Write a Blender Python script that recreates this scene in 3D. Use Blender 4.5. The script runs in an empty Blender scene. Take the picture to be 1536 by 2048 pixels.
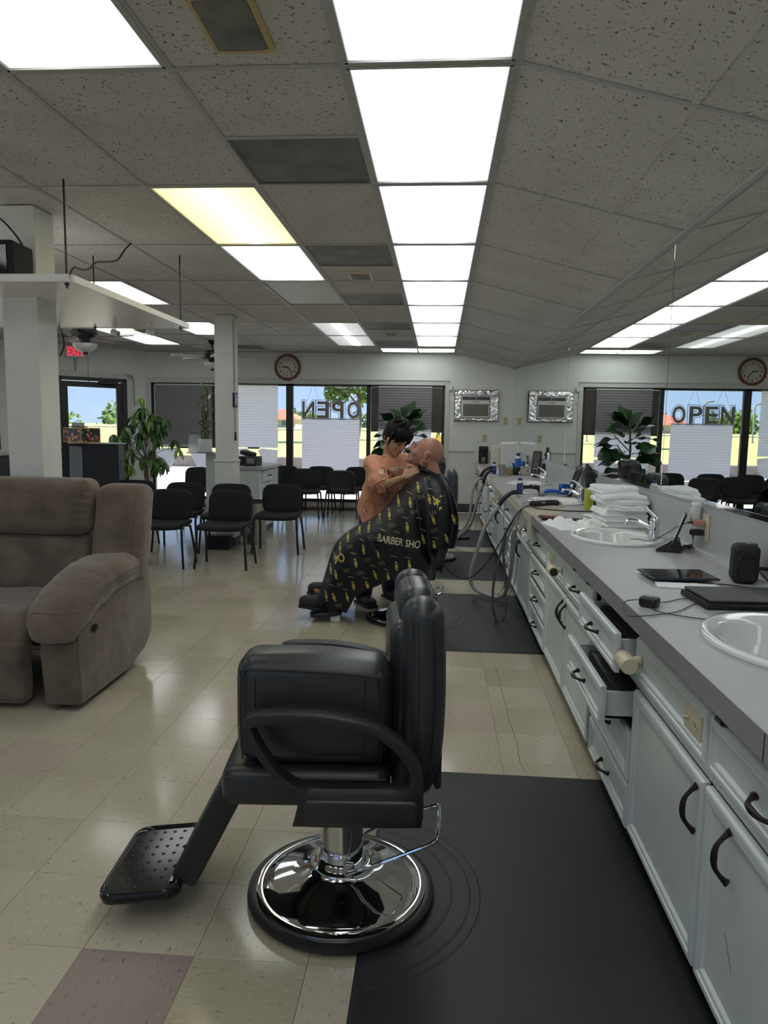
import bpy, bmesh, math, random
from mathutils import Vector, Matrix, noise
from mathutils.bvhtree import BVHTree

random.seed(7)
S = bpy.context.scene
C = S.collection
PI = math.pi
R = math.radians

# ---------------------------------------------------------------- camera
cam = bpy.data.cameras.new('camera')
cam_o = bpy.data.objects.new('camera', cam)
C.objects.link(cam_o)
S.camera = cam_o
YAW, PITCH, ROLL = .0744, .1159, .0157
fw = Vector((-math.sin(YAW) * math.cos(PITCH), math.cos(YAW) * math.cos(PITCH), -math.sin(PITCH)))
rt = Vector((math.cos(YAW), math.sin(YAW), 0))
upv = rt.cross(fw)
r2 = rt * math.cos(ROLL) + upv * math.sin(ROLL)
u2 = upv * math.cos(ROLL) - rt * math.sin(ROLL)
cam_o.matrix_world = Matrix(((r2.x, u2.x, -fw.x, 0), (r2.y, u2.y, -fw.y, 0), (r2.z, u2.z, -fw.z, 1.401), (0, 0, 0, 1)))
cam.sensor_fit = 'VERTICAL'
cam.sensor_height = 36
cam.lens = 36 * 1433.75 / 2048
cam.clip_end = 500

# ---------------------------------------------------------------- sky, sun, exposure
world = bpy.data.worlds.new('sky')
S.world = world
world.use_nodes = True
wn = world.node_tree
wn.nodes.clear()
tc = wn.nodes.new('ShaderNodeTexCoord')
sx = wn.nodes.new('ShaderNodeSeparateXYZ')
wn.links.new(tc.outputs['Generated'], sx.inputs[0])
sky = wn.nodes.new('ShaderNodeValToRGB')      # clear summer sky: pale at the horizon, deeper blue overhead
for i, (p_, c_) in enumerate(((0.0, (.52, .66, .86)), (.06, (.44, .61, .90)), (.3, (.28, .46, .86)), (1.0, (.14, .28, .68)))):
    e = sky.color_ramp.elements[i] if i < 2 else sky.color_ramp.elements.new(p_)
    e.position = p_
    e.color = (*c_, 1)
wn.links.new(sx.outputs[2], sky.inputs[0])
bg = wn.nodes.new('ShaderNodeBackground')
bg.inputs['Strength'].default_value = 1.05
wo = wn.nodes.new('ShaderNodeOutputWorld')
wn.links.new(sky.outputs[0], bg.inputs[0])
wn.links.new(bg.outputs[0], wo.inputs[0])
sun = bpy.data.lights.new('sun', 'SUN')
sun.energy = 13
sun.angle = R(.6)
sun.color = (1, .95, .86)
sun_o = bpy.data.objects.new('sun', sun)
C.objects.link(sun_o)
sun_o.rotation_euler = Vector((.72, .12, .68)).to_track_quat('Z', 'Y').to_euler()
S.view_settings.view_transform = 'Standard'
S.view_settings.look = 'None'
S.view_settings.gamma = 1
S.view_settings.exposure = 0.35
S.view_settings.use_curve_mapping = False
LAMP = 3.0      # radiance of the fluorescent diffusers

# ---------------------------------------------------------------- materials
MATS = {}


def nodes(name):
    m = bpy.data.materials.new(name)
    m.use_nodes = True
    nt = m.node_tree
    return m, nt, nt.nodes['Principled BSDF']


def N(nt, kind, **kw):
    n = nt.nodes.new('ShaderNode' + kind)
    for k, v in kw.items():
        if k in n.inputs:
            n.inputs[k].default_value = v
        else:
            setattr(n, k, v)
    return n


def L(nt, a, b):
    nt.links.new(a, b)


def ramp(nt, fac, stops):
    r = nt.nodes.new('ShaderNodeValToRGB')
    e = r.color_ramp.elements
    while len(e) < len(stops):
        e.new(.5)
    for i, (p, c) in enumerate(stops):
        e[i].position = p
        e[i].color = (*c, 1) if len(c) == 3 else c
    L(nt, fac, r.inputs[0])
    return r


def objco(nt, scale=(1, 1, 1)):
    t = nt.nodes.new('ShaderNodeTexCoord')
    mp = nt.nodes.new('ShaderNodeMapping')
    mp.inputs['Scale'].default_value = scale
    L(nt, t.outputs['Object'], mp.inputs[0])
    return mp.outputs[0]


def mat(name, col, rough=.5, metal=0, var=.08, scale=12, bump=0, bscale=None, spec=.5, stretch=(1, 1, 1), coat=0, alpha=1, sheen=0):
    """plain surface: base colour broken up by fine noise, optional fine relief"""
    if name in MATS:
        return MATS[name]
    m, nt, p = nodes(name)
    co = objco(nt, stretch)
    n = N(nt, 'TexNoise', Scale=scale, Detail=4)
    L(nt, co, n.inputs['Vector'])
    a = tuple(max(0, c * (1 - var)) for c in col)
    b = tuple(min(1, c * (1 + var)) for c in col)
    r = ramp(nt, n.outputs[0], [(.3, a), (.7, b)])
    L(nt, r.outputs[0], p.inputs['Base Color'])
    p.inputs['Roughness'].default_value = rough
    p.inputs['Metallic'].default_value = metal
    p.inputs['Specular IOR Level'].default_value = spec
    p.inputs['Coat Weight'].default_value = coat
    p.inputs['Sheen Weight'].default_value = sheen
    if bump:
        n2 = N(nt, 'TexNoise', Scale=bscale or scale * 6, Detail=3)
        L(nt, co, n2.inputs['Vector'])
        bp = N(nt, 'Bump', Strength=bump, Distance=.002)
        L(nt, n2.outputs[0], bp.inputs['Height'])
        L(nt, bp.outputs[0], p.inputs['Normal'])
    if alpha < 1:
        p.inputs['Alpha'].default_value = alpha
    MATS[name] = m
    return m


def glow(name, col, strength):
    if name in MATS:
        return MATS[name]
    m, nt, p = nodes(name)
    n = N(nt, 'TexNoise', Scale=8)
    r = ramp(nt, n.outputs[0], [(0, tuple(c * .96 for c in col)), (1, col)])
    p.inputs['Base Color'].default_value = (.02, .02, .02, 1)
    L(nt, r.outputs[0], p.inputs['Emission Color'])
    p.inputs['Emission Strength'].default_value = strength
    MATS[name] = m
    return m


# ---------------------------------------------------------------- mesh helpers (each fills a bmesh)
def B():
    return bmesh.new()


def face(bm, vs):
    try:
        return bm.faces.new(vs)
    except ValueError:
        return None


def box(bm, a, b, bev=0, seg=1, M=None):
    """axis-aligned box from corner a to corner b, optional bevel"""
    t = bmesh.new()
    bmesh.ops.create_cube(t, size=1)
    s = [abs(b[i] - a[i]) for i in range(3)]
    c = [(a[i] + b[i]) / 2 for i in range(3)]
    for v in t.verts:
        v.co = Vector((v.co.x * s[0] + c[0], v.co.y * s[1] + c[1], v.co.z * s[2] + c[2]))
    if bev:
        bev = min(bev, min(s) * .49)
        bmesh.ops.bevel(t, geom=t.edges[:], offset=bev, segments=seg, profile=.5, affect='EDGES')
    if M:
        bmesh.ops.transform(t, matrix=M, verts=t.verts)
    merge(bm, t)
    return bm


def merge(bm, t):
    me = bpy.data.meshes.new('tmp')
    t.to_mesh(me)
    t.free()
    bm.from_mesh(me)
    bpy.data.meshes.remove(me)


def sbox(bm, c, size, r, n=(4, 4, 4), f=None, puff=0, M=None):
    """soft box: centre, size, corner radius r; n inner divisions per axis; f deforms each point"""
    h = [s / 2 for s in size]
    r = min(r, min(h) * .999)
    tt = [1, .577, .268, 0]
    ax = []
    for i in range(3):
        inner = h[i] - r
        lo = [-inner - r * t for t in tt]
        mid = [-inner + 2 * inner * k / n[i] for k in range(1, n[i])]
        hi = [inner + r * t for t in reversed(tt)]
        ax.append(lo + mid + hi)
    vs = {}

    def vert(i, j, k):
        key = (i, j, k)
        if key in vs:
            return vs[key]
        p = Vector((ax[0][i], ax[1][j], ax[2][k]))
        q = Vector([max(-(h[m] - r), min(h[m] - r, p[m])) for m in range(3)])
        d = p - q
        if d.length > 1e-9:
            p = q + d.normalized() * r
        if puff:
            u = [p[m] / h[m] if h[m] else 0 for m in range(3)]
            for m in range(3):
                o = [x for x in range(3) if x != m]
                if abs(abs(u[m]) - 1) < .3:
                    p[m] += math.copysign(puff * max(0, 1 - u[o[0]] ** 2) * max(0, 1 - u[o[1]] ** 2), u[m])
        p = p + Vector(c)
        if f:
            p = Vector(f(p))
        if M:
            p = M @ p
        vs[key] = bm.verts.new(p)
        return vs[key]
    A = [len(a) for a in ax]
    for m in range(3):
        o = [x for x in range(3) if x != m]
        for side in (0, A[m] - 1):
            for i in range(A[o[0]] - 1):
                for j in range(A[o[1]] - 1):
                    q = []
                    for di, dj in ((0, 0), (1, 0), (1, 1), (0, 1)):
                        k = [0, 0, 0]
                        k[m] = side
                        k[o[0]] = i + di
                        k[o[1]] = j + dj
                        q.append(vert(*k))
                    if (side == 0) != (m == 1):
                        q.reverse()
                    face(bm, q)
    return bm


def frame_mat(d, hint=None):
    d = Vector(d).normalized()
    h = Vector(hint) if hint else (Vector((0, 0, 1)) if abs(d.z) < .9 else Vector((1, 0, 0)))
    x = h.cross(d)
    if x.length < 1e-6:
        x = Vector((1, 0, 0)).cross(d)
    x.normalize()
    y = d.cross(x)
    return x, y, d


def cyl(bm, a, b, r, r2=None, n=16, caps=True):
    a, b = Vector(a), Vector(b)
    r2 = r if r2 is None else r2
    x, y, d = frame_mat(b - a)
    ra = [bm.verts.new(a + (x * math.cos(t) + y * math.sin(t)) * r) for t in [2 * PI * i / n for i in range(n)]]
    rb = [bm.verts.new(b + (x * math.cos(t) + y * math.sin(t)) * r2) for t in [2 * PI * i / n for i in range(n)]]
    for i in range(n):
        face(bm, [ra[i], ra[(i + 1) % n], rb[(i + 1) % n], rb[i]])
    if caps:
        face(bm, ra[::-1])
        face(bm, rb)
    return bm


def lathe(bm, prof, n=32, c=(0, 0, 0), axis='z', sx=1, sy=1, M=None):
    """profile [(radius, height)...] turned round the axis"""
    rings = []
    for r, z in prof:
        if r < 1e-6:
            rings.append([bm.verts.new((0, 0, z))])
        else:
            rings.append([bm.verts.new((r * sx * math.cos(2 * PI * i / n), r * sy * math.sin(2 * PI * i / n), z)) for i in range(n)])
    for a, b in zip(rings, rings[1:]):
        for i in range(n):
            j = (i + 1) % n
            q = []
            for v in ([a[i], a[j]] if len(a) > 1 else [a[0]]) + ([b[j], b[i]] if len(b) > 1 else [b[0]]):
                if v not in q:
                    q.append(v)
            if len(q) > 2:
                face(bm, q)
    if axis == 'x':
        T = Matrix(((0, 0, 1, 0), (1, 0, 0, 0), (0, 1, 0, 0), (0, 0, 0, 1)))
    elif axis == 'y':
        T = Matrix(((1, 0, 0, 0), (0, 0, 1, 0), (0, -1, 0, 0), (0, 0, 0, 1)))
    else:
        T = Matrix()
    if M:
        T = M @ T
    T = Matrix.Translation(c) @ T
    for rg in rings:
        for v in rg:
            v.co = T @ v.co
    return bm


def spline(pts, n=6, closed=False):
    """Catmull-Rom through the points"""
    pts = [Vector(p) for p in pts]
    out = []
    m = len(pts)
    for i in range(m if closed else m - 1):
        if closed:
            p0, p1, p2, p3 = pts[i - 1], pts[i], pts[(i + 1) % m], pts[(i + 2) % m]
        else:
            p0, p1, p2, p3 = pts[max(i - 1, 0)], pts[i], pts[i + 1], pts[min(i + 2, m - 1)]
        for k in range(n):
            t = k / n
            out.append(.5 * (2 * p1 + (p2 - p0) * t + (2 * p0 - 5 * p1 + 4 * p2 - p3) * t * t + (3 * p1 - p0 - 3 * p2 + p3) * t ** 3))
    if not closed:
        out.append(pts[-1])
    return out


def tube(bm, pts, r, n=8, closed=False, rad=None, flat=None, hint=None):
    """tube along a point list; r radius or rad list; flat=(a,b) elliptical section"""
    pts = [Vector(p) for p in pts]
    m = len(pts)
    rings = []
    up = None
    for i, p in enumerate(pts):
        if closed:
            d = pts[(i + 1) % m] - pts[i - 1]
        else:
            d = pts[min(i + 1, m - 1)] - pts[max(i - 1, 0)]
        if d.length < 1e-9:
            d = Vector((0, 0, 1))
        d.normalize()
        if up is None:
            x, y, _ = frame_mat(d, hint)
            up = y
        y = up - d * up.dot(d)
        if y.length < 1e-5:
            x, y, _ = frame_mat(d)
        y.normalize()
        x = y.cross(d)
        up = y
        rr = rad[i] if rad else r
        fa, fb = flat or (1, 1)
        rings.append([bm.verts.new(p + (x * math.cos(2 * PI * k / n) * fa + y * math.sin(2 * PI * k / n) * fb) * rr) for k in range(n)])
    for i in range(m if closed else m - 1):
        a, b = rings[i], rings[(i + 1) % m]
        for k in range(n):
            face(bm, [a[k], a[(k + 1) % n], b[(k + 1) % n], b[k]])
    if not closed:
        face(bm, rings[0][::-1])
        face(bm, rings[-1])
    return bm


def prism(bm, poly, t, M=None, bev=0):
    """extrude a 2-D outline (x,z) by t along y, centred"""
    tb = bmesh.new()
    a = [tb.verts.new((x, -t / 2, z)) for x, z in poly]
    b = [tb.verts.new((x, t / 2, z)) for x, z in poly]
    tb.faces.new(a)
    tb.faces.new(b[::-1])
    n = len(poly)
    for i in range(n):
        tb.faces.new([a[i], b[i], b[(i + 1) % n], a[(i + 1) % n]])
    bmesh.ops.recalc_face_normals(tb, faces=tb.faces)
    if bev:
        es = [e for e in tb.edges if abs(e.verts[0].co.y - e.verts[1].co.y) < 1e-6]
        bmesh.ops.bevel(tb, geom=es, offset=bev, segments=2, profile=.6, affect='EDGES')
    if M:
        bmesh.ops.transform(tb, matrix=M, verts=tb.verts)
    merge(bm, tb)
    return bm


def loft(bm, rings, closed=True, caps=True):
    vs = [[bm.verts.new(p) for p in rg] for rg in rings]
    for a, b in zip(vs, vs[1:]):
        n = len(a)
        for i in range(n if closed else n - 1):
            face(bm, [a[i], a[(i + 1) % n], b[(i + 1) % n], b[i]])
    if caps and closed:
        face(bm, vs[0][::-1])
        face(bm, vs[-1])
    return bm


def ball(bm, c, r, seg=16, M=None):
    t = bmesh.new()
    bmesh.ops.create_uvsphere(t, u_segments=seg, v_segments=max(6, seg * 2 // 3), radius=1)
    r = r if isinstance(r, (tuple, list)) else (r, r, r)
    T = Matrix.Translation(c) @ (M or Matrix()) @ Matrix.Diagonal((*r, 1))
    bmesh.ops.transform(t, matrix=T, verts=t.verts)
    merge(bm, t)
    return bm


def rrect(w, h, r, n=5):
    out = []
    for cx, cy, a0 in ((w / 2 - r, h / 2 - r, 0), (-w / 2 + r, h / 2 - r, 90), (-w / 2 + r, -h / 2 + r, 180), (w / 2 - r, -h / 2 + r, 270)):
        for k in range(n + 1):
            a = R(a0 + 90 * k / n)
            out.append((cx + r * math.cos(a), cy + r * math.sin(a)))
    return out


def xf(loc=(0, 0, 0), rx=0, ry=0, rz=0):
    return Matrix.Translation(loc) @ Matrix.Rotation(R(rz), 4, 'Z') @ Matrix.Rotation(R(ry), 4, 'Y') @ Matrix.Rotation(R(rx), 4, 'X')


def tfm(bm, M):
    bmesh.ops.transform(bm, matrix=M, verts=bm.verts)
    return bm


# ---------------------------------------------------------------- object helpers
def obj(name, bm, m=None, parent=None, smooth=40, label=None, stuff=False, bev=0):
    if isinstance(bm, bpy.types.Mesh):
        me = bm
    else:
        bmesh.ops.recalc_face_normals(bm, faces=bm.faces) if smooth is not None and len(bm.faces) < 60000 else None
        me = bpy.data.meshes.new(name)
        bm.to_mesh(me)
        bm.free()
        if smooth:
            for p in me.polygons:
                p.use_smooth = True
            me.set_sharp_from_angle(angle=R(smooth))
        if m:
            for k in (m if isinstance(m, (list, tuple)) else [m]):
                me.materials.append(k)
    o = bpy.data.objects.new(name, me)
    C.objects.link(o)
    if parent:
        o.parent = parent
    if label:
        o['label'] = label
    if stuff:
        o['kind'] = 'stuff'
    return o


def thing(name, label, cat, loc=(0, 0, 0), rz=0, group=None, rx=0, ry=0):
    o = bpy.data.objects.new(name, None)
    o.empty_display_size = .05
    C.objects.link(o)
    o.location = loc
    o.rotation_euler = (R(rx), R(ry), R(rz))
    o['label'] = label
    o['category'] = cat
    if group:
        o['group'] = group
    return o


def solo(name, bm, m, label, cat, loc=(0, 0, 0), rz=0, group=None, smooth=40, rx=0, ry=0):
    """a thing that is one mesh, modelled round its own base point"""
    o = obj(name, bm, m, None, smooth)
    o.location = loc
    o.rotation_euler = (R(rx), R(ry), R(rz))
    o['label'] = label
    o['category'] = cat
    if group:
        o['group'] = group
    return o


def struct(name, bm, m, parent=None, smooth=40):
    o = obj(name, bm, m, parent, smooth)
    if not parent:
        o['kind'] = 'structure'
    return o


def sempty(name):
    o = bpy.data.objects.new(name, None)
    C.objects.link(o)
    o['kind'] = 'structure'
    return o


def dup(root, loc, rz=0, label=None, scale=None):
    r = root.copy()
    C.objects.link(r)
    r.location = loc
    r.rotation_euler = (0, 0, R(rz))
    if scale:
        r.scale = scale
    if label:
        r['label'] = label
    for ch in list(root.children):
        c = ch.copy()
        C.objects.link(c)
        c.parent = r
        for g in ch.children:
            d = g.copy()
            C.objects.link(d)
            d.parent = c
    return r


def piece(name, me, parent, loc=(0, 0, 0)):
    """one of many alike pieces sharing mesh data"""
    o = bpy.data.objects.new(name, me)
    C.objects.link(o)
    o.parent = parent
    o.location = loc
    return o


def mesh_of(bm, m, smooth=40):
    bmesh.ops.recalc_face_normals(bm, faces=bm.faces)
    me = bpy.data.meshes.new('shape')
    bm.to_mesh(me)
    bm.free()
    if smooth:
        for p in me.polygons:
            p.use_smooth = True
        me.set_sharp_from_angle(angle=R(smooth))
    me.materials.append(m)
    return me


def text_bm(s, size, depth=.002, bold=0, spacing=1, bevel=0, fill=True, align='CENTER'):
    """lettering as a bmesh in the xz plane, facing -y, baseline at z=0"""
    cu = bpy.data.curves.new('txt', 'FONT')
    cu.body = s
    cu.size = size
    cu.extrude = depth / 2
    cu.offset = bold
    cu.space_character = spacing
    cu.align_x = align
    cu.bevel_depth = bevel
    cu.resolution_u = 4
    if not fill:
        cu.fill_mode = 'NONE'
    o = bpy.data.objects.new('txt', cu)
    C.objects.link(o)
    dg = bpy.context.evaluated_depsgraph_get()
    me = bpy.data.meshes.new_from_object(o.evaluated_get(dg))
    bm = bmesh.new()
    bm.from_mesh(me)
    bpy.data.objects.remove(o)
    bpy.data.curves.remove(cu)
    bpy.data.meshes.remove(me)
    tfm(bm, Matrix.Rotation(R(90), 4, 'X'))
    return bm

# ================================================================ MATERIALS OF THE ROOM
def floor_tile_mat():
    m, nt, p = nodes('vinyl tile')
    g = N(nt, 'NewGeometry')
    cell = N(nt, 'VectorMath', operation='SUBTRACT')
    L(nt, g.outputs['Position'], cell.inputs[0])
    cell.inputs[1].default_value = (-.9204, 2.6284, 0)
    dv = N(nt, 'VectorMath', operation='DIVIDE')
    L(nt, cell.outputs[0], dv.inputs[0])
    dv.inputs[1].default_value = (.3048, .3048, 1)
    fl = N(nt, 'VectorMath', operation='FLOOR')
    L(nt, dv.outputs[0], fl.inputs[0])
    wn_ = N(nt, 'TexWhiteNoise', noise_dimensions='2D')
    L(nt, fl.outputs[0], wn_.inputs['Vector'])
    tone = ramp(nt, wn_.outputs['Value'], [(0, (.46, .42, .31)), (.45, (.50, .455, .345)), (.80, (.54, .49, .385)), (.9, (.52, .45, .37)), (1, (.50, .41, .355))])
    tone.color_ramp.interpolation = 'LINEAR'
    # one replaced tile in front of the chair is plainly pinkish brown
    dd_ = N(nt, 'VectorMath', operation='DISTANCE')
    L(nt, fl.outputs[0], dd_.inputs[0])
    dd_.inputs[1].default_value = (0, -4, 0)
    ls_ = N(nt, 'Math', operation='LESS_THAN')
    L(nt, dd_.outputs['Value'], ls_.inputs[0])
    ls_.inputs[1].default_value = .5
    pk = N(nt, 'Mix', data_type='RGBA')
    L(nt, ls_.outputs[0], pk.inputs[0])
    L(nt, tone.outputs[0], pk.inputs[6])
    pk.inputs[7].default_value = (.33, .265, .235, 1)
    # short dark and light streaks pressed into each tile, their run turned by the tile
    mp = N(nt, 'Mapping')
    mp.inputs['Scale'].default_value = (26, 75, 1)
    L(nt, g.outputs['Position'], mp.inputs[0])
    mp2 = N(nt, 'Mapping')
    mp2.inputs['Scale'].default_value = (75, 26, 1)
    L(nt, g.outputs['Position'], mp2.inputs[0])
    sel = N(nt, 'Math', operation='GREATER_THAN')
    L(nt, wn_.outputs['Color'], sel.inputs[0])
    sel.inputs[1].default_value = .5
    mv = N(nt, 'Mix', data_type='VECTOR')
    L(nt, sel.outputs[0], mv.inputs[0])
    L(nt, mp.outputs[0], mv.inputs[4])
    L(nt, mp2.outputs[0], mv.inputs[5])
    ns = N(nt, 'TexNoise', Scale=1.5, Detail=2)
    L(nt, mv.outputs[1], ns.inputs['Vector'])
    dk = ramp(nt, ns.outputs[0], [(.28, (.32, .28, .22)), (.36, (1, 1, 1)), (.64, (1, 1, 1)), (.73, (1.4, 1.4, 1.4))])
    mx = N(nt, 'Mix', data_type='RGBA', blend_type='MULTIPLY')
    mx.inputs[0].default_value = .65
    L(nt, pk.outputs[2], mx.inputs[6])
    L(nt, dk.outputs[0], mx.inputs[7])
    # broad dirt
    n3 = N(nt, 'TexNoise', Scale=2.2, Detail=4)
    L(nt, g.outputs['Position'], n3.inputs['Vector'])
    d3 = ramp(nt, n3.outputs[0], [(.3, (.88, .87, .85)), (.7, (1, 1, 1))])
    m3 = N(nt, 'Mix', data_type='RGBA', blend_type='MULTIPLY')
    m3.inputs[0].default_value = 1
    L(nt, mx.outputs[2], m3.inputs[6])
    L(nt, d3.outputs[0], m3.inputs[7])
    L(nt, m3.outputs[2], p.inputs['Base Color'])
    rr = N(nt, 'MapRange')
    L(nt, n3.outputs[0], rr.inputs[0])
    rr.inputs[3].default_value = .10
    rr.inputs[4].default_value = .20
    L(nt, rr.outputs[0], p.inputs['Roughness'])
    n4 = N(nt, 'TexNoise', Scale=9, Detail=3)
    L(nt, g.outputs['Position'], n4.inputs['Vector'])
    bp = N(nt, 'Bump', Strength=.12, Distance=.004)
    L(nt, n4.outputs[0], bp.inputs['Height'])
    L(nt, bp.outputs[0], p.inputs['Normal'])
    p.inputs['Specular IOR Level'].default_value = .8
    return m


def ceiling_mat():
    m, nt, p = nodes('fissured ceiling tile')
    g = N(nt, 'NewGeometry')
    n1 = N(nt, 'TexNoise', Scale=70, Detail=2, Distortion=.8)
    L(nt, g.outputs['Position'], n1.inputs['Vector'])
    n2 = N(nt, 'TexNoise', Scale=3, Detail=3)
    L(nt, g.outputs['Position'], n2.inputs['Vector'])
    base = ramp(nt, n2.outputs[0], [(.3, (.50, .485, .445)), (.7, (.58, .565, .52))])
    pit = ramp(nt, n1.outputs[0], [(.32, (.24, .23, .21)), (.375, (1, 1, 1))])
    mx = N(nt, 'Mix', data_type='RGBA', blend_type='MULTIPLY')
    mx.inputs[0].default_value = 1
    L(nt, base.outputs[0], mx.inputs[6])
    L(nt, pit.outputs[0], mx.inputs[7])
    L(nt, mx.outputs[2], p.inputs['Base Color'])
    bp = N(nt, 'Bump', Strength=.5, Distance=.003)
    L(nt, pit.outputs[0], bp.inputs['Height'])
    L(nt, bp.outputs[0], p.inputs['Normal'])
    p.inputs['Roughness'].default_value = .95
    return m


def glass_mat():
    m, nt, p = nodes('window glass')
    out = nt.nodes['Material Output']
    tr = N(nt, 'BsdfTransparent')
    tr.inputs[0].default_value = (.93, .95, .95, 1)
    gl = N(nt, 'BsdfGlossy')
    gl.inputs['Roughness'].default_value = .01
    mx = N(nt, 'MixShader')
    fr = N(nt, 'Fresnel', IOR=1.45)
    nz = N(nt, 'TexNoise', Scale=3)
    bp = N(nt, 'Bump', Strength=.02, Distance=.002)
    L(nt, nz.outputs[0], bp.inputs['Height'])
    L(nt, bp.outputs[0], gl.inputs['Normal'])
    L(nt, fr.outputs[0], mx.inputs[0])
    L(nt, tr.outputs[0], mx.inputs[1])
    L(nt, gl.outputs[0], mx.inputs[2])
    L(nt, mx.outputs[0], out.inputs[0])
    return m


def cloth_translucent(name, col, amt=.6, through=0, scale=60):
    m, nt, p = nodes(name)
    out = nt.nodes['Material Output']
    n = N(nt, 'TexNoise', Scale=scale, Detail=3)
    r = ramp(nt, n.outputs[0], [(.3, tuple(c * .92 for c in col)), (.7, col)])
    d = N(nt, 'BsdfDiffuse')
    t = N(nt, 'BsdfTranslucent')
    L(nt, r.outputs[0], d.inputs[0])
    L(nt, r.outputs[0], t.inputs[0])
    mx = N(nt, 'MixShader')
    mx.inputs[0].default_value = amt
    L(nt, d.outputs[0], mx.inputs[1])
    L(nt, t.outputs[0], mx.inputs[2])
    res = mx.outputs[0]
    if through:
        tr = N(nt, 'BsdfTransparent')
        m2 = N(nt, 'MixShader')
        m2.inputs[0].default_value = through
        L(nt, res, m2.inputs[1])
        L(nt, tr.outputs[0], m2.inputs[2])
        res = m2.outputs[0]
    L(nt, res, out.inputs[0])
    return m


M_TILE = floor_tile_mat()
M_CEIL = ceiling_mat()
M_GLASS = glass_mat()
M_WALL = mat('painted wall', (.74, .765, .73), .6, var=.03, scale=5, bump=.15, bscale=150)
M_TRIM = mat('trim paint', (.60, .62, .58), .45, var=.03)
M_COLUMN = mat('column paint', (.72, .73, .68), .55, var=.05, scale=6, bump=.2, bscale=90)
M_SUB = mat('subfloor', (.05, .045, .04), .9)
M_PLENUM = mat('plenum', (.02, .02, .02), .9)
M_GRID = mat('grid metal', (.40, .40, .385), .5, var=.06, scale=20)
M_BASE = mat('rubber baseboard', (.055, .06, .07), .5)
M_BRONZE = mat('bronze aluminium', (.02, .018, .017), .35, var=.2)
M_BLACK = mat('black plastic', (.012, .012, .013), .38, var=.2)
M_BLACKM = mat('matt black', (.014, .014, .015), .75, var=.2)
M_WHITE = mat('white plastic', (.72, .73, .72), .4, var=.03)
M_CHROME = mat('chrome', (.80, .81, .82), .06, metal=1, var=.02)
M_STEEL = mat('brushed steel', (.48, .48, .47), .3, metal=1, var=.06)
M_IVORY = mat('ivory plastic', (.62, .56, .38), .4, var=.05)
M_MIRROR = mat('mirror silver', (.80, .84, .82), .0, metal=1, var=.004, scale=2)

XW, YW, ZC = 1.23, 12.205, 2.654      # right wall, far wall, ceiling
GX, GY = -.3696, 2.643                # ceiling grid origin
CW, CD = .6096, 1.2192
FX, FY, FT = -.9204, 2.6284, .3048    # floor tile origin and size
KC = 17.255                           # the cut-off corner wall runs along y = x + KC
XL, YF = -8.2, -2.6



def inside(x, y):
    return XL < x < XW and YF < y < YW and y - x < KC


# ================================================================ FLOOR
floor = sempty('floor')
bm = B()
poly = [(XW, YF), (XW, YW), (YW - KC, YW), (XL, XL + KC), (XL, YF)]
a = [bm.verts.new((x, y, -.004)) for x, y in poly]
b = [bm.verts.new((x, y, -.12)) for x, y in poly]
face(bm, a)
face(bm, b[::-1])
for i in range(5):
    face(bm, [a[i], b[i], b[(i + 1) % 5], a[(i + 1) % 5]])
struct('slab', bm, M_SUB, floor, smooth=None)


def camproj(x, y, z):
    d = Vector((x, y, z - 1.401))
    q = d.dot(fw)
    return (768 + 1433.75 * d.dot(r2) / q, 1024 - 1433.75 * d.dot(u2) / q, q) if q > .2 else (-9999, -9999, -1)


tile_me = mesh_of(box(B(), (.0006, .0006, -.004), (FT - .0006, FT - .0006, 0), bev=.0004), M_TILE, None)
rest = B()
cand = []
for i in range(-25, 8):
    for j in range(-18, 33):
        x, y = FX + i * FT, FY + j * FT
        cx, cy = x + FT / 2, y + FT / 2
        if not inside(cx, cy):
            continue
        px, py, q = camproj(cx, cy, 0)
        seen = q > 0 and -60 < px < 1600 and py < 2130 and cx < .85 and not (cx < -2.0 and cy > 3.6 and cy < 5.2) and not (cx < -2.2 and cy < 3.2 and py > 2048)
        cand.append((q if seen else 1e6 + abs(q), x, y, seen))
cand.sort()
for k, (q, x, y, seen) in enumerate(cand):
    if seen and k < 300:
        piece('floor_tile', tile_me, floor, (x, y, 0))
    else:
        x1, y1 = min(x + FT, XW), min(y + FT, YW)
        if XL < x and x1 - x > .02 and y1 - y > .02:
            box(rest, (x + .0006, y + .0006, -.004), (x1 - .0006, y1 - .0006, 0))
obj('floor_tile', rest, M_TILE, floor, None, stuff=True)

# ================================================================ CEILING
ceil = sempty('ceiling')
bm = B()
box(bm, (XL, YF, ZC + .35), (XW + .1, YW + .1, ZC + .4))
struct('deck', bm, M_PLENUM, ceil)

LIGHT, VENT, SPK = {}, [], []
for k in range(-4, 7):
    LIGHT[(0, k)] = 'white'
for k in (-1, 1, 2, 3, 5, 6):
    LIGHT[(-2, k)] = 'white'
LIGHT[(-2, -3)] = 'white'
LIGHT[(-5, 3)] = LIGHT[(-5, 5)] = LIGHT[(-7, 5)] = LIGHT[(-7, 6)] = 'white'
LIGHT[(-5, 1)] = LIGHT[(-5, -1)] = LIGHT[(-8, 3)] = LIGHT[(-8, 1)] = LIGHT[(-5, -3)] = 'white'
tint = {(0, -1): (.93, .97, 1), (0, 0): (.90, 1, .97), (0, 1): (.93, .92, 1), (0, 2): (.95, .96, 1), (0, 3): (.95, 1, .97), (0, 4): (.95, .95, 1), (0, 5): (.94, .95, 1), (0, 6): (1, .97, .84),
        (-2, 1): (1, .95, .70), (-2, 2): (.90, 1, .96), (-2, -1): (.97, 1, .98)}
vents = {(-1, 0): (.5, 1), (-1, 2): (0, .55), (-1, 3): (.5, 1), (-1, 5): (0, .5), (-1, 6): (.5, 1), (-5, 7): (.05, .42)}

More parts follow.
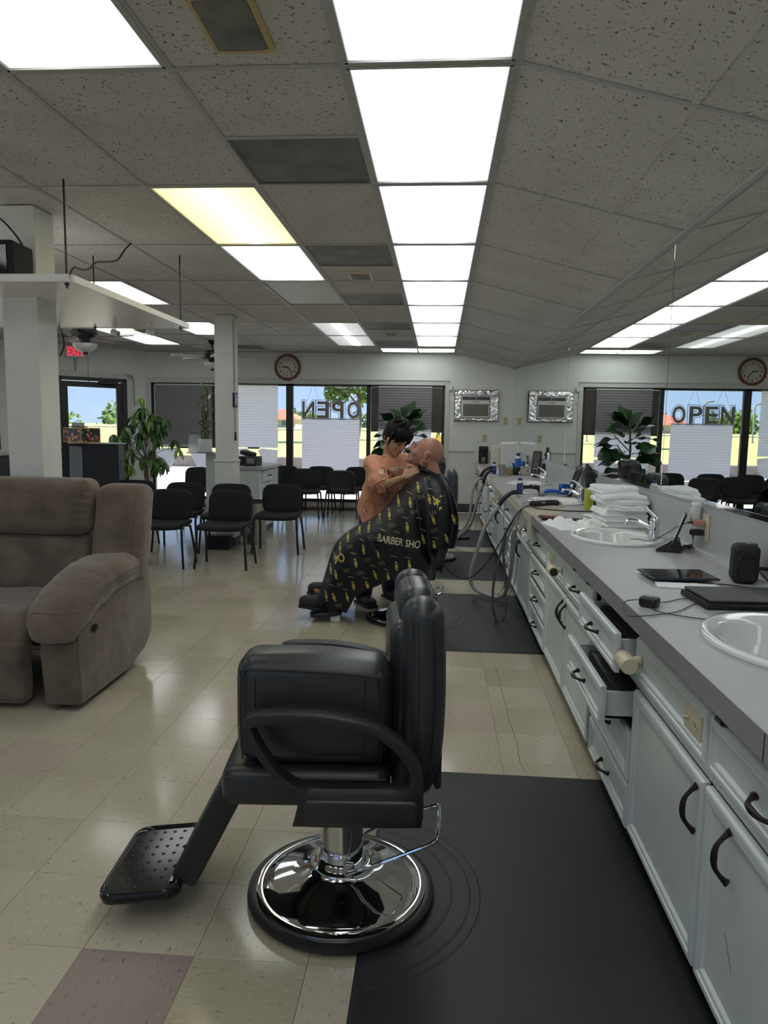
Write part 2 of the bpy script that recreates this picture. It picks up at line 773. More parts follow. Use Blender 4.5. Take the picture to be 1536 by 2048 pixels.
BW = .012
bars = B()
for c in range(-13, 2):
    x = GX + CW * c
    y1 = min(YW, x + KC)
    if x < XL + .02 or y1 < YF:
        continue
    bmx = B()
    box(bmx, (x - BW, YF, ZC - .0), (x + BW, y1, ZC + .004))
    obj('grid_runner', bmx, M_GRID, ceil, None)


def tri_clip(x0, x1, y0, y1):
    """rectangle cut by the corner wall"""
    pts = [(x0, y0), (x1, y0), (x1, y1), (x0, y1)]
    out = []
    for i in range(4):
        p, q = pts[i], pts[(i + 1) % 4]
        fp, fq = p[1] - p[0] - KC, q[1] - q[0] - KC
        if fp <= 0:
            out.append(p)
        if fp * fq < 0:
            t = fp / (fp - fq)
            out.append((p[0] + (q[0] - p[0]) * t, p[1] + (q[1] - p[1]) * t))
    return out


def panel(x0, y0, x1, y1, sag=0):
    pg = tri_clip(max(x0, XL), x1, max(y0, YF), min(y1, YW))
    if len(pg) < 3:
        return
    bm = B()
    a = [bm.verts.new((x, y, ZC + .005)) for x, y in pg]
    b = [bm.verts.new((x, y, ZC + .017)) for x, y in pg]
    face(bm, a[::-1])
    face(bm, b)
    for i in range(len(pg)):
        face(bm, [a[i], b[i], b[(i + 1) % len(pg)], a[(i + 1) % len(pg)]])
    obj('ceiling_tile', bm, M_CEIL, ceil, None)


def crossbar(x0, x1, y):
    if y > YW - .01:
        return
    x0 = max(x0, y - KC, XL)
    if x1 - x0 < .03:
        return
    bm = B()
    box(bm, (x0 + BW, y - BW, ZC - .0), (x1 - BW, y + BW, ZC + .0035))
    obj('grid_bar', bm, M_GRID, ceil, None)


for c in range(-13, 1):
    x0, x1 = GX + CW * c, GX + CW * (c + 1)
    for k in range(-5, 8):
        y0, y1 = GY + CD * k, GY + CD * (k + 1)
        if y1 < YF or y0 > YW or y0 - x1 > KC or x1 < XL + .05:
            continue
        crossbar(x0, x1, y0)
        if (c, k) in LIGHT:
            continue
        if k == 7 and c in (0, -1):
            if c == 0:
                panel(GX - CW, y0, x1, y0 + .24)
            continue
        if (c, k) in vents:
            f0, f1 = vents[(c, k)]
            if f0 > .1:
                panel(x0, y0, x1, y0 + CD * f0)
                crossbar(x0, x1, y0 + CD * f0)
            if f1 < .9:
                panel(x0, y0 + CD * f1, x1, y1)
                crossbar(x0, x1, y0 + CD * f1)
            continue
        panel(x0, y0, x1, y1)

# the soffit slopes down to the mirror wall: two tiles wide
X0S, Z1S = GX + CW, 2.405
SL = math.atan2(ZC - Z1S, XW - X0S)
SM = Matrix.Translation((X0S, 0, ZC)) @ Matrix.Rotation(SL, 4, 'Y')
wS = math.hypot(XW - X0S, ZC - Z1S)
for k in range(-5, 8):
    y0, y1 = GY + CD * k, min(GY + CD * (k + 1), YW)
    y0 = max(y0, YF)
    if y1 - y0 < .1:
        continue
    for u0, u1 in ((0, wS * .6), (wS * .6, wS)):
        bm = box(B(), (u0, y0, .005), (u1, y1, .017))
        obj('ceiling_tile', tfm(bm, SM), M_CEIL, ceil, None)
    bm = box(B(), (BW, y0 - BW * .8, 0), (wS - .01, y0 + BW * .8, .0035))
    obj('grid_bar', tfm(bm, SM), M_GRID, ceil, None)
bm = box(B(), (wS * .6 - BW, YF, .001), (wS * .6 + BW, YW, .004))
obj('grid_runner', tfm(bm, SM), M_CEIL, ceil, None)
bm = box(B(), (wS - .03, YF, -.012), (wS, YW, .004))
obj('wall_angle', tfm(bm, SM), M_GRID, ceil, None)
bm = box(B(), (XL, YW - .022, ZC - .002), (X0S, YW, ZC + .004))
obj('wall_angle', bm, M_GRID, ceil, None)

# ---- light troffers
def lamp_mat(nm, col, k, tubes=(.3, .7), edge=.22, mid=.72, ecol=None):
    m, nt, p = nodes('diffuser ' + nm)
    t = N(nt, 'TexCoord')
    sp = N(nt, 'SeparateXYZ')
    L(nt, t.outputs['Generated'], sp.inputs[0])
    stops = [(0, edge)]
    for c in tubes:
        stops += [(c - .14, mid), (c, 1.0), (c + .14, mid)]
    stops += [(1, edge)]
    stops = sorted(stops)
    r = ramp(nt, sp.outputs[0], [(a, tuple(v * q for q in (col if v > .9 or not ecol else ecol))) for a, v in stops])
    # prismatic lens: a fine grid of pyramids
    g = N(nt, 'NewGeometry')
    ck = N(nt, 'TexVoronoi', Scale=95)
    L(nt, g.outputs['Position'], ck.inputs['Vector'])
    r2_ = ramp(nt, ck.outputs['Distance'], [(0, (.93, .93, .93)), (.6, (1.02, 1.02, 1.02))])
    mx = N(nt, 'Mix', data_type='RGBA', blend_type='MULTIPLY')
    mx.inputs[0].default_value = 1
    L(nt, r.outputs[0], mx.inputs[6])
    L(nt, r2_.outputs[0], mx.inputs[7])
    L(nt, mx.outputs[2], p.inputs['Emission Color'])
    p.inputs['Emission Strength'].default_value = k
    p.inputs['Base Color'].default_value = (.6, .6, .6, 1)
    p.inputs['Roughness'].default_value = .3
    return m


ORD = ['nearest', 'second', 'third', 'fourth', 'fifth', 'sixth', 'seventh', 'eighth', 'ninth', 'tenth', 'eleventh']
vis0 = sorted(k for (c, k) in LIGHT if c == 0 and k >= -1)
M_UNLIT = mat('unlit diffuser', (.42, .41, .41), .4, var=.04)


def troffer(c, k, label, grp=None):
    x0, y0 = GX + CW * c, GY + CD * k
    t = thing('ceiling_light', label, 'ceiling light', (x0 + CW / 2, y0 + CD / 2, ZC), 0, grp)
    w, d = CW / 2 - .014, CD / 2 - .014
    bm = B()
    for s in (-1, 1):
        box(bm, (s * w - .011, -d, -.002), (s * w + .011, d, .03))
        box(bm, (-w, s * d - .011, -.002), (w, s * d + .011, .03))
    box(bm, (-w, -d, .06), (w, d, .07))
    obj('frame', bm, M_GRID, t, None)
    bm = box(B(), (-w + .012, -d + .012, .006), (w - .012, d - .012, .010))
    if (c, k) == (-2, 3):
        mm = M_UNLIT
    elif (c, k) == (-2, 6) or (c, k) == (-2, 5):
        mm = lamp_mat('%d_%d' % (c, k), (.95, 1, .98), LAMP, (.5,), .09, .16)
    elif (c, k) == (-2, 1):
        mm = lamp_mat('yellowed', (1, 1, .9), LAMP, (.5,), .35, .62, (1, .86, .34))
    elif c == 0:
        mm = lamp_mat('%d_%d' % (c, k), tint.get((c, k), (.95, .98, 1)), LAMP)
    else:
        mm = lamp_mat('%d_%d' % (c, k), tint.get((c, k), (.97, .99, .98)), LAMP, (.35,) if (c, k) == (-2, -1) else (.3, .7))
    obj('diffuser', bm, mm, t, None)


for (c, k) in sorted(LIGHT):
    if c == 0 and k >= -1:
        lab = 'fluorescent ceiling panel in the long lit strip beside the sloped soffit, %s from the camera' % ORD[vis0.index(k)]
    elif c == -2 and k >= -1:
        lab = {-1: 'large bright ceiling light panel in the top left corner of the view', 1: 'yellowish lit ceiling light panel left of the long strip', 2: 'greenish white ceiling light panel right behind the yellowish one',
               3: 'unlit grey ceiling light panel behind the greenish white one', 5: 'half bright ceiling panel, nearer of the far pair left of the vents', 6: 'half bright ceiling panel, farther of the far pair left of the vents'}[k]
    elif (c, k) == (-5, 3):
        lab = 'lit ceiling panel seen above the edge of the hanging shelf'
    elif (c, k) == (-5, 5):
        lab = 'lit ceiling panel just left of the white column in the middle'
    elif (c, k) == (-7, 5):
        lab = 'lit ceiling panel behind the motor of the dark ceiling fan'
    elif (c, k) == (-7, 6):
        lab = 'lit ceiling panel above the blade of the dark ceiling fan'
    else:
        lab = 'fluorescent ceiling panel outside the picture'
    troffer(c, k, lab, 'ceiling panels behind or left of the camera' if 'outside' in lab else None)

t = thing('ceiling_light', 'thin long ceiling light lying crosswise against the far wall', 'ceiling light', (GX, 11.74, ZC))
bm = B()
box(bm, (-.59, -.29, .06), (.59, .29, .07))
for s in (-1, 1):
    box(bm, (s * .598 - .01, -.3, -.002), (s * .598 + .01, .3, .03))
    box(bm, (-.6, s * .298 - .01, -.002), (.6, s * .298 + .01, .03))
obj('frame', bm, M_GRID, t, None)
obj('diffuser', box(B(), (-.585, -.285, .006), (.585, .285, .01)), lamp_mat('end', (.95, 1, .99), LAMP * 1.1, (.5,)), t, None)

# ---- dark vents, speaker grilles
def perforated(name, c1, c2, scale, metal=0):
    m, nt, p = nodes(name)
    g = N(nt, 'TexCoord')
    v = N(nt, 'TexVoronoi', Scale=scale, Randomness=0.0)
    L(nt, g.outputs['Object'], v.inputs['Vector'])
    r = ramp(nt, v.outputs['Distance'], [(.25, c1), (.4, c2)])
    n = N(nt, 'TexNoise', Scale=5, Detail=4)
    L(nt, g.outputs['Object'], n.inputs['Vector'])
    r2_ = ramp(nt, n.outputs[0], [(.35, (.55, .55, .55)), (.65, (1.1, 1.1, 1.1))])
    mx = N(nt, 'Mix', data_type='RGBA', blend_type='MULTIPLY')
    mx.inputs[0].default_value = 1
    L(nt, r.outputs[0], mx.inputs[6])
    L(nt, r2_.outputs[0], mx.inputs[7])
    L(nt, mx.outputs[2], p.inputs['Base Color'])
    p.inputs['Roughness'].default_value = .5
    p.inputs['Metallic'].default_value = metal
    return m


M_PERF = perforated('perforated vent', (.02, .02, .022), (.13, .125, .13), 110)
VL = {(-1, 0): 'large dark perforated air vent left of the lit ceiling strip, nearest of its row', (-1, 2): 'dark perforated ceiling vent, second nearest left of the lit strip', (-1, 3): 'dark perforated ceiling vent, third nearest left of the lit strip',
      (-1, 5): 'dark perforated ceiling vent, fourth left of the lit strip', (-1, 6): 'dark perforated ceiling vent, farthest left of the lit strip', (-5, 7): 'dark ceiling vent by the far wall right of the white column'}
for (c, k), (f0, f1) in vents.items():
    x0, y0 = GX + CW * c, GY + CD * k
    ya, yb = y0 + CD * f0 + BW, min(y0 + CD * f1, YW) - BW
    t = thing('ceiling_vent', VL[(c, k)], 'air vent', (x0 + CW / 2, (ya + yb) / 2, ZC))
    w, d = CW / 2 - BW, (yb - ya) / 2
    bm = box(B(), (-w + .001, -d + .001, .004), (w - .001, d - .001, .006))
    obj('perforated_plate', bm, M_PERF, t, None)
    bm = B()
    for s in (-1, 1):
        box(bm, (s * (w - .008) - .006, -d + .002, .001), (s * (w - .008) + .006, d - .002, .0035))
        box(bm, (-w + .014, s * (d - .008) - .006, .001), (w - .014, s * (d - .008) + .006, .0035))
    obj('frame', bm, mat('vent frame', (.12, .12, .12), .5), t, None)
    bm = B()
    cyl(bm, (0, 0, .03), (0, 0, .006), .12, n=20)
    obj('diffuser_cone', bm, M_BLACKM, t)


def ceiling_speaker(x0, x1, y0, y1, lab, frame_m):
    t = thing('ceiling_speaker', lab, 'speaker', ((x0 + x1) / 2, (y0 + y1) / 2, ZC + .005))
    w, d = (x1 - x0) / 2, (y1 - y0) / 2
    bm = B()
    rings = []
    for s, z in ((1, 0), (1, -.006), (.93, -.014), (.82, -.014), (.80, -.006)):
        rings.append([(x, y, z) for x, y in rrect(2 * w * s if s == 1 else 2 * (w - (1 - s) * w), 2 * d * s if s == 1 else 2 * (d - (1 - s) * w), .012)])
    loft(bm, rings, caps=False)
    obj('frame', bm, frame_m, t)
    bm = B()
    loft(bm, [[(x, y, -.008) for x, y in rrect(2 * w * .86, 2 * (d - .14 * w), .03)], [(x, y, -.013) for x, y in rrect(2 * w * .78, 2 * (d - .22 * w), .03)]])
    obj('grille', bm, perforated('speaker mesh', (.02, .02, .018), (.20, .20, .175), 170), t)


M_OAK = mat('yellowed frame', (.46, .36, .16), .5, var=.1, scale=30)
ceiling_speaker(GX - .68 * CW, GX - .37 * CW + .02, GY - .36 * CD, GY - .09 * CD, 'ceiling speaker with grey mesh and tan frame at the top of the picture', M_OAK)
ceiling_speaker(GX - .67 * CW, GX - .35 * CW, GY + 2.72 * CD, GY + 2.96 * CD, 'small square beige ceiling speaker between the second and third dark vents', M_IVORY)
ceiling_speaker(GX - .66 * CW, GX - .33 * CW, GY + 5.70 * CD, GY + 5.93 * CD, 'small square beige ceiling speaker behind the fourth dark vent', M_IVORY)
ceiling_speaker(GX - 6.1 * CW, GX - 5.75 * CW, GY + 5.6 * CD, GY + 5.85 * CD, 'small tan ceiling plate beyond the end of the hanging shelf', M_OAK)

# ================================================================ WALLS
WX0, WX1, WZ0, WZ1 = -4.985, .085, .12, 2.13
bm = B()
box(bm, (YW - KC, YW, 0), (WX0, YW + .15, ZC + .35))
box(bm, (WX1, YW, 0), (XW + .15, YW + .15, ZC + .35))
box(bm, (WX0, YW, WZ1), (WX1, YW + .15, ZC + .35))
box(bm, (WX0, YW, -.1), (WX1, YW + .15, WZ0))
struct('wall_back', bm, M_WALL, smooth=None)
struct('wall_right', box(B(), (XW, YF, 0), (XW + .15, YW, ZC + .35)), M_WALL, smooth=None)
bm = B()
box(bm, (XL - .15, YF, 0), (XL, XL + KC, .4))
box(bm, (XL - .15, YF, 2.2), (XL, XL + KC, ZC + .35))
for y0, y1 in ((YF, -.6), (2.2, 3.2), (6.0, 7.0)):
    box(bm, (XL - .15, y0, .4), (XL, y1, 2.2))
box(bm, (XL - .15, 8.8, .4), (XL, XL + KC, 2.2))
struct('wall_left', bm, M_WALL, smooth=None)
bm = B()
box(bm, (XL, YF - .15, 0), (XW, YF, .4))
box(bm, (XL, YF - .15, 2.2), (XW, YF, ZC + .35))
for x0, x1 in ((XL, -6.5), (-4.3, -3.4), (-1.2, XW)):
    box(bm, (x0, YF - .15, .4), (x1, YF, 2.2))
struct('wall_front', bm, M_WALL, smooth=None)


def CX(s, off=0, z=0):
    """point on the corner wall: s metres left of the far corner, off towards the room"""
    k = math.sqrt(.5)
    return (YW - KC - s * k + off * k, YW - s * k - off * k, z)


def cbox(bm, s0, s1, z0, z1, o0, o1, bev=0):
    """box lying along the corner wall"""
    k = math.sqrt(.5)
    M = Matrix(((-k, k, 0, YW - KC), (-k, -k, 0, YW), (0, 0, 1, 0), (0, 0, 0, 1)))
    return box(bm, (s0, o0, z0), (s1, o1, z1), bev, 1, M)


LCW = (YW - (XL + KC)) * math.sqrt(2)
D0, D1, SIDE = .355, 1.44, 2.2      # door opening then a sidelight up to SIDE
bm = B()
cbox(bm, 0, D0, 0, ZC + .35, -.15, 0)
cbox(bm, D0, SIDE, 2.16, ZC + .35, -.15, 0)
cbox(bm, SIDE, 2.33, 0, ZC + .35, -.15, 0)
cbox(bm, 2.33, 3.9, 2.16, ZC + .35, -.15, 0)
cbox(bm, 2.33, 3.9, -.1, .3, -.15, 0)
cbox(bm, 3.9, LCW + .1, 0, ZC + .35, -.15, 0)
struct('wall_corner', bm, M_WALL, smooth=None)

# far wall trims
bm = B()
for x0, x1, z0, z1 in ((WX0 - .09, WX0, .12, WZ1 + .09), (WX1, WX1 + .07, .12, WZ1 + .09), (WX0, WX1, WZ1, WZ1 + .09)):
    box(bm, (x0, YW - .018, z0), (x1, YW, z1), .004)
box(bm, (WX0, YW - .012, WZ1 + .075), (WX1 + .07, YW - .03, WZ1 + .09))
struct('trim_1', bm, M_TRIM, smooth=None)
bm = box(B(), (WX1 + .075, YW - .02, 1.025), (.60, YW, 1.06), .008)
struct('trim_2', bm, M_TRIM, smooth=None)
struct('baseboard_back', box(B(), (WX1 + .01, YW - .012, 0), (.66, YW, .15), .004), M_BASE, smooth=None)
struct('trim_3', box(B(), (WX0, YW - .03, 0), (WX1, YW, .045), .006), mat('tan threshold', (.40, .25, .15), .5), smooth=None)

# far wall window frame: four bays
wroot = sempty('window_1')
FRN = [(WX0, WX0 + .045, WZ0, WZ1), (WX1 - .045, WX1, WZ0, WZ1), (-2.62, -2.50, WZ0, WZ1), (-1.235, -1.165, WZ0, WZ1), (-3.83, -3.74, WZ0, WZ1),
       (WX0, WX1, WZ1 - .035, WZ1), (WX0, WX1, WZ0, WZ0 + .055)]
for x0, x1, z0, z1 in FRN:
    obj('mullion', box(B(), (x0, YW + .02, z0), (x1, YW + .09, z1), .004), M_BRONZE, wroot, None)
for x0, x1 in ((WX0 + .045, -3.83), (-3.74, -2.62), (-2.50, -1.235), (-1.165, WX1 - .045)):
    obj('pane', box(B(), (x0, YW + .052, WZ0 + .055), (x1, YW + .058, WZ1 - .035)), M_GLASS, wroot, None)
bm = box(B(), (WX0, YW + .0, WZ0), (WX1, YW + .02, WZ0 + .015))
obj('sill', bm, mat('steel sill', (.25, .22, .2), .4), wroot, None)

# corner wall door
dr = sempty('door_1')
bm = B()
cbox(bm, D0, D0 + .07, 0, 2.16, -.1, .01)
cbox(bm, D1 - .03, D1 + .05, 0, 2.16, -.1, .01)
cbox(bm, D0, SIDE, 2.10, 2.16, -.1, .01)
cbox(bm, SIDE - .06, SIDE, 0, 2.16, -.1, .01)
cbox(bm, D1, SIDE, 0, .12, -.1, .01)
obj('door_frame', bm, M_BRONZE, dr, None)
bm = B()
cbox(bm, D0 + .075, D0 + .165, .02, 2.09, -.06, -.02)
cbox(bm, D1 - .13, D1 - .035, .02, 2.09, -.06, -.02)
cbox(bm, D0 + .165, D1 - .13, 2.0, 2.09, -.06, -.02)
cbox(bm, D0 + .165, D1 - .13, .02, .25, -.06, -.02)
obj('door_leaf', bm, M_BRONZE, dr, None)
obj('pane', cbox(B(), D0 + .165, D1 - .13, .25, 2.0, -.043, -.037), M_GLASS, dr, None)
obj('taped_sheet', cbox(B(), 1.06, 1.26, .98, 1.42, -.036, -.034), mat('thin grey paper', (.5, .5, .48), .8), dr, None)
obj('pane', cbox(B(), D1 + .05, SIDE - .06, .12, 2.1, -.043, -.037), M_GLASS, dr, None)
bm = B()
cbox(bm, D0 + .16, D0 + .48, 2.055, 2.115, .01, .065, .008)
obj('door_closer', bm, M_BLACK, dr)
bm = B()
cyl(bm, CX(D1 - .22, .03, 1.0), CX(D0 + .12, .03, 1.0), .014)
obj('push_bar', bm, M_STEEL, dr)
bm = B()
cbox(bm, D0 - .09, D0, 0, 2.24, 0, .018, .004)
cbox(bm, D0 - .09, SIDE, 2.16, 2.25, 0, .018, .004)
struct('trim_4', bm, M_TRIM, smooth=None)
w2 = sempty('window_2')
bm = B()
for s0, s1, z0, z1 in ((2.33, 2.39, .3, 2.16), (3.84, 3.9, .3, 2.16), (2.33, 3.9, 2.1, 2.16), (2.33, 3.9, .3, .36)):
    cbox(bm, s0, s1, z0, z1, -.09, .01)
obj('mullion', bm, M_BRONZE, w2, None)
obj('pane', cbox(B(), 2.39, 3.84, .36, 2.1, -.045, -.039), M_GLASS, w2, None)
# unseen windows, added in the left and front walls to let daylight in
for n_, (a_, b_) in enumerate((((XL - .08, -.6), (XL - .08, 2.2)), ((XL - .08, 3.2), (XL - .08, 6.0)), ((XL - .08, 7.0), (XL - .08, 8.8)))):
    w = sempty('window_%d' % (n_ + 3))
    obj('pane', box(B(), (a_[0] - .003, a_[1] + .03, .43), (a_[0] + .003, b_[1] - .03, 2.17)), M_GLASS, w, None)
    bm = B()
    for y0, y1, z0, z1 in ((a_[1], a_[1] + .05, .4, 2.2), (b_[1] - .05, b_[1], .4, 2.2), (a_[1], b_[1], .4, .45), (a_[1], b_[1], 2.15, 2.2)):
        box(bm, (XL - .11, y0, z0), (XL - .03, y1, z1))
    obj('mullion', bm, M_BRONZE, w, None)
for n_, (a_, b_) in enumerate(((-6.5, -4.3), (-3.4, -1.2))):
    w = sempty('window_%d' % (n_ + 6))
    obj('pane', box(B(), (a_ + .03, YF - .083, .43), (b_ - .03, YF - .077, 2.17)), M_GLASS, w, None)
    bm = B()
    for x0, x1, z0, z1 in ((a_, a_ + .05, .4, 2.2), (b_ - .05, b_, .4, 2.2), (a_, b_, .4, .45), (a_, b_, 2.15, 2.2)):
        box(bm, (x0, YF - .11, z0), (x1, YF - .03, z1))
    obj('mullion', bm, M_BRONZE, w, None)

# ---- mirrors along the right wall
for n_, (y0, y1, lab, ang) in enumerate(((.3, 4.025, 'frameless wall mirror above the counter, nearest the camera', .0), (4.03, 7.1, 'frameless wall mirror above the counter, middle one', .0), (7.105, YW - .003, 'frameless wall mirror above the counter, reaching the far corner', .0))):
    t = thing('wall_mirror', lab, 'mirror', (XW, (y0 + y1) / 2, 1.085), ang)
    h = (y1 - y0) / 2
    bm = box(B(), (-.0085, -h + .0015, .0), (-.002, h - .0015, 1.305), .0008)
    obj('mirror_glass', bm, M_MIRROR, t, None)
    bm = B()
    box(bm, (-.013, -h, -.006), (-.0088, h, .014))
    box(bm, (-.0088, -h, -.006), (-.0005, h, -.0005))
    obj('bottom_channel', bm, M_CHROME, t, None)

# ---- columns
for n_, (yc, lab) in enumerate(((4.157, 'near white square column rising behind the sofa'), (8.19, 'far white square column beside the black guest chairs'))):
    t = thing('column', lab, 'column', (-2.48, yc + .108, 0))
    obj('shaft', box(B(), (-.108, -.108, 0), (.108, .108, ZC), .004), M_COLUMN, t, None)
    if n_:
        bm = B()
        for w_, z0, z1 in ((.117, 0, .985), (.128, .985, 1.0), (.122, 1.0, 1.012)):
            box(bm, (-w_, -w_, z0), (w_, w_, z1), .003)
        obj('wainscot', bm, M_COLUMN, t, None)
        obj('base_strip', box(B(), (-.122, -.122, 0), (.122, .122, .1), .003), M_BASE, t, None)

# ================================================================ OUTSIDE
def ground_quad(name, pts, m, thick=.3):
    bm = B()
    a = [bm.verts.new(p) for p in pts]
    b = [bm.verts.new((p[0], p[1], p[2] - thick)) for p in pts]
    face(bm, a)
    face(bm, b[::-1])
    for i in range(len(pts)):
        face(bm, [a[i], b[i], b[(i + 1) % len(pts)], a[(i + 1) % len(pts)]])
    return struct(name, bm, m, smooth=None)


M_GRASS = mat('lawn', (.42, .44, .15), .9, var=.16, scale=.5, bump=.3, bscale=30)
M_PAVE = mat('concrete', (.58, .53, .50), .8, var=.1, scale=2)
M_KERB = mat('low wall stone', (.26, .22, .19), .85, var=.2, scale=6)
M_LEAF = cloth_translucent('tree leaves', (.16, .24, .06), .35, scale=8)
M_BARK = mat('bark', (.12, .09, .06), .9, var=.3, scale=20)
ground_quad('pavement', [(-60, -40, -.03), (30, -40, -.03), (30, 12.5, -.03), (-60, 12.5, -.03)], M_PAVE, .2).location.z = -.1
ground_quad('walkway', [(-60, 12.36, -.02), (30, 12.36, -.02), (30, 20, .24), (-60, 20, .24)], M_PAVE)
bm = box(B(), (-60, 20, 0), (30, 20.25, .56), .02)
struct('kerb_wall', bm, M_KERB, smooth=None)
ground_quad('lawn', [(-220, 20.25, .54), (90, 20.25, .54), (160, 190, 1.6), (-320, 190, 1.6)], M_GRASS)
ground_quad('road', [(-220, 95, 1.06), (90, 95, 1.06), (90, 103, 1.11), (-220, 103, 1.11)], mat('road', (.5, .47, .42), .9), .05).location.z = .05
bm = box(B(), (XL, YW + .15, 2.32), (XW, YW + .6, 2.5))
struct('eaves', bm, mat('pink soffit paint', (.45, .30, .26), .7), smooth=None)


def tree(x, y, z, h, w, lab, grp=None, n=900, seed=1, ls=.045, low=.42):
    rd = random.Random(seed)
    t = thing('tree', lab, 'tree', (x, y, z), 0, grp)
    bm = B()
    tube(bm, spline([(0, 0, 0), (.03 * h, 0, h * .25), (0, .02 * h, h * .55), (.02 * h, 0, h * .8)], 4), h * .02, rad=[h * .022 * (1 - .06 * i) for i in range(13)])
    for k in range(5):
        a = rd.uniform(0, 6.28)
        tube(bm, [(0, 0, h * (.3 + .08 * k)), (math.cos(a) * w * .3, math.sin(a) * w * .3, h * (.5 + .08 * k))], h * .009, n=5)
    obj('trunk', bm, M_BARK, t)
    bm = B()
    blobs = [(rd.gauss(0, w * .22), rd.gauss(0, w * .2), h * rd.uniform(low, .92), w * rd.uniform(.14, .26)) for _ in range(16)]
    for i in range(n):
        bx, by, bz, br = blobs[i % 16]
        d = Vector((rd.gauss(0, 1), rd.gauss(0, 1), rd.gauss(0, 1))).normalized() * br * rd.uniform(.5, 1.05)
        c = Vector((bx, by, bz)) + d
        s = w * ls * rd.uniform(.7, 1.2)
        u = Vector((rd.uniform(-1, 1), rd.uniform(-1, 1), rd.uniform(-1, 1))).normalized()
        v = u.orthogonal().normalized()
        face(bm, [bm.verts.new(c + u * s), bm.verts.new(c + v * s * .7), bm.verts.new(c - u * s), bm.verts.new(c - v * s * .7)])
    obj('foliage', bm, M_LEAF, t, None, stuff=True)


tree(-4.1, 36, .62, 5.2, 3.4, 'leafy green tree standing behind the open sign letters', seed=3, n=2600)
tree(-.1, 44, .7, 5.6, 3.4, 'leafy tree on the lawn seen in the mirror beside the open letters', seed=4, n=2400)
rd = random.Random(5)
k = 0
for x in range(-225, 60, 9):
    y = rd.uniform(150, 180)
    h = rd.uniform(2.4, 4.6)
    tree(x + rd.uniform(-3, 3), y, 1.3, h, 9, 'distant tree in the line along the horizon', 'trees along the horizon', 420, 20 + k, .065, .06)
    k += 1
# red roofed building
t = thing('building', 'low pale building with a red hipped roof beyond the lawn', 'building', (-35, 140, 1.25))
bm = box(B(), (-8, -3, 0), (7.4, 5, 1.7))
obj('wall', bm, mat('pale render', (.55, .50, .42), .8), t, None)
bm = B()
loft(bm, [[(-9, -4, 1.6), (8.4, -4, 1.6), (8.4, 6, 1.6), (-9, 6, 1.6)], [(-5.5, .8, 3.6), (4.6, .8, 3.6), (4.6, 1.2, 3.6), (-5.5, 1.2, 3.6)]])
obj('roof', bm, mat('red roof', (.52, .16, .10), .7), t, None)
for i in range(5):
    obj('window', box(B(), (-6.8 + 2.9 * i, -3.06, .5), (-5.3 + 2.9 * i, -2.98, 1.35)), mat('dark pane', (.08, .12, .14), .2), t, None)
for i in range(4):
    obj('pier', box(B(), (-8 + 4.9 * i, -3.9, 0), (-7.7 + 4.9 * i, -3.6, 1.6)), mat('pier paint', (.62, .62, .6), .7), t, None)
M_POLE = mat('galvanised pole', (.22, .23, .24), .5, metal=.5)
for x, y, h, lab in ((-7.6, 50, 8, 'tall thin grey pole outside, left of the reversed sign letters'), (-20.6, 55, 2.9, 'curved street lamp pole seen through the door glass, left one'), (-17.0, 55, 3.0, 'curved street lamp pole seen through the door glass, right one'), (-2.2, 30, 2.2, 'short thin pole on the lawn by the narrow window mullion')):
    bm = B()
    if 'curved' in lab:
        tube(bm, spline([(0, 0, 0), (0, 0, h * .8), (-.1, 0, h * .95), (-.7, 0, h)], 5), .06, n=8)
    else:
        cyl(bm, (0, 0, 0), (0, 0, h), .035, n=8)
    t = thing('pole', lab, 'pole', (x, y, .54 + (y - 20) * .0063))
    obj('shaft', bm, M_POLE, t)
    obj('foot', cyl(B(), (0, 0, 0), (0, 0, .06), .12, n=12), M_POLE, t)

bm = B()
tube(bm, [(0.366, 4.212, 0.000), (0.376, 3.937, 0.000), (0.372, 3.758, 0.000), (0.376, 3.549, 0.000), (0.374, 3.390, 0.000), (0.380, 3.262, 0.000), (0.384, 3.122, 0.000), (0.377, 2.940, 0.000), (0.388, 2.852, 0.000)], .0011, 5)
obj('floor_crack', bm, M_SUB, floor)

# ================================================================ WINDOW DRESSING
M_SHADE = cloth_translucent('pleated paper shade', (.95, .95, .98), .80)
M_FILM = mat('dark solar film', (.055, .045, .042), .25, var=.15, scale=3)


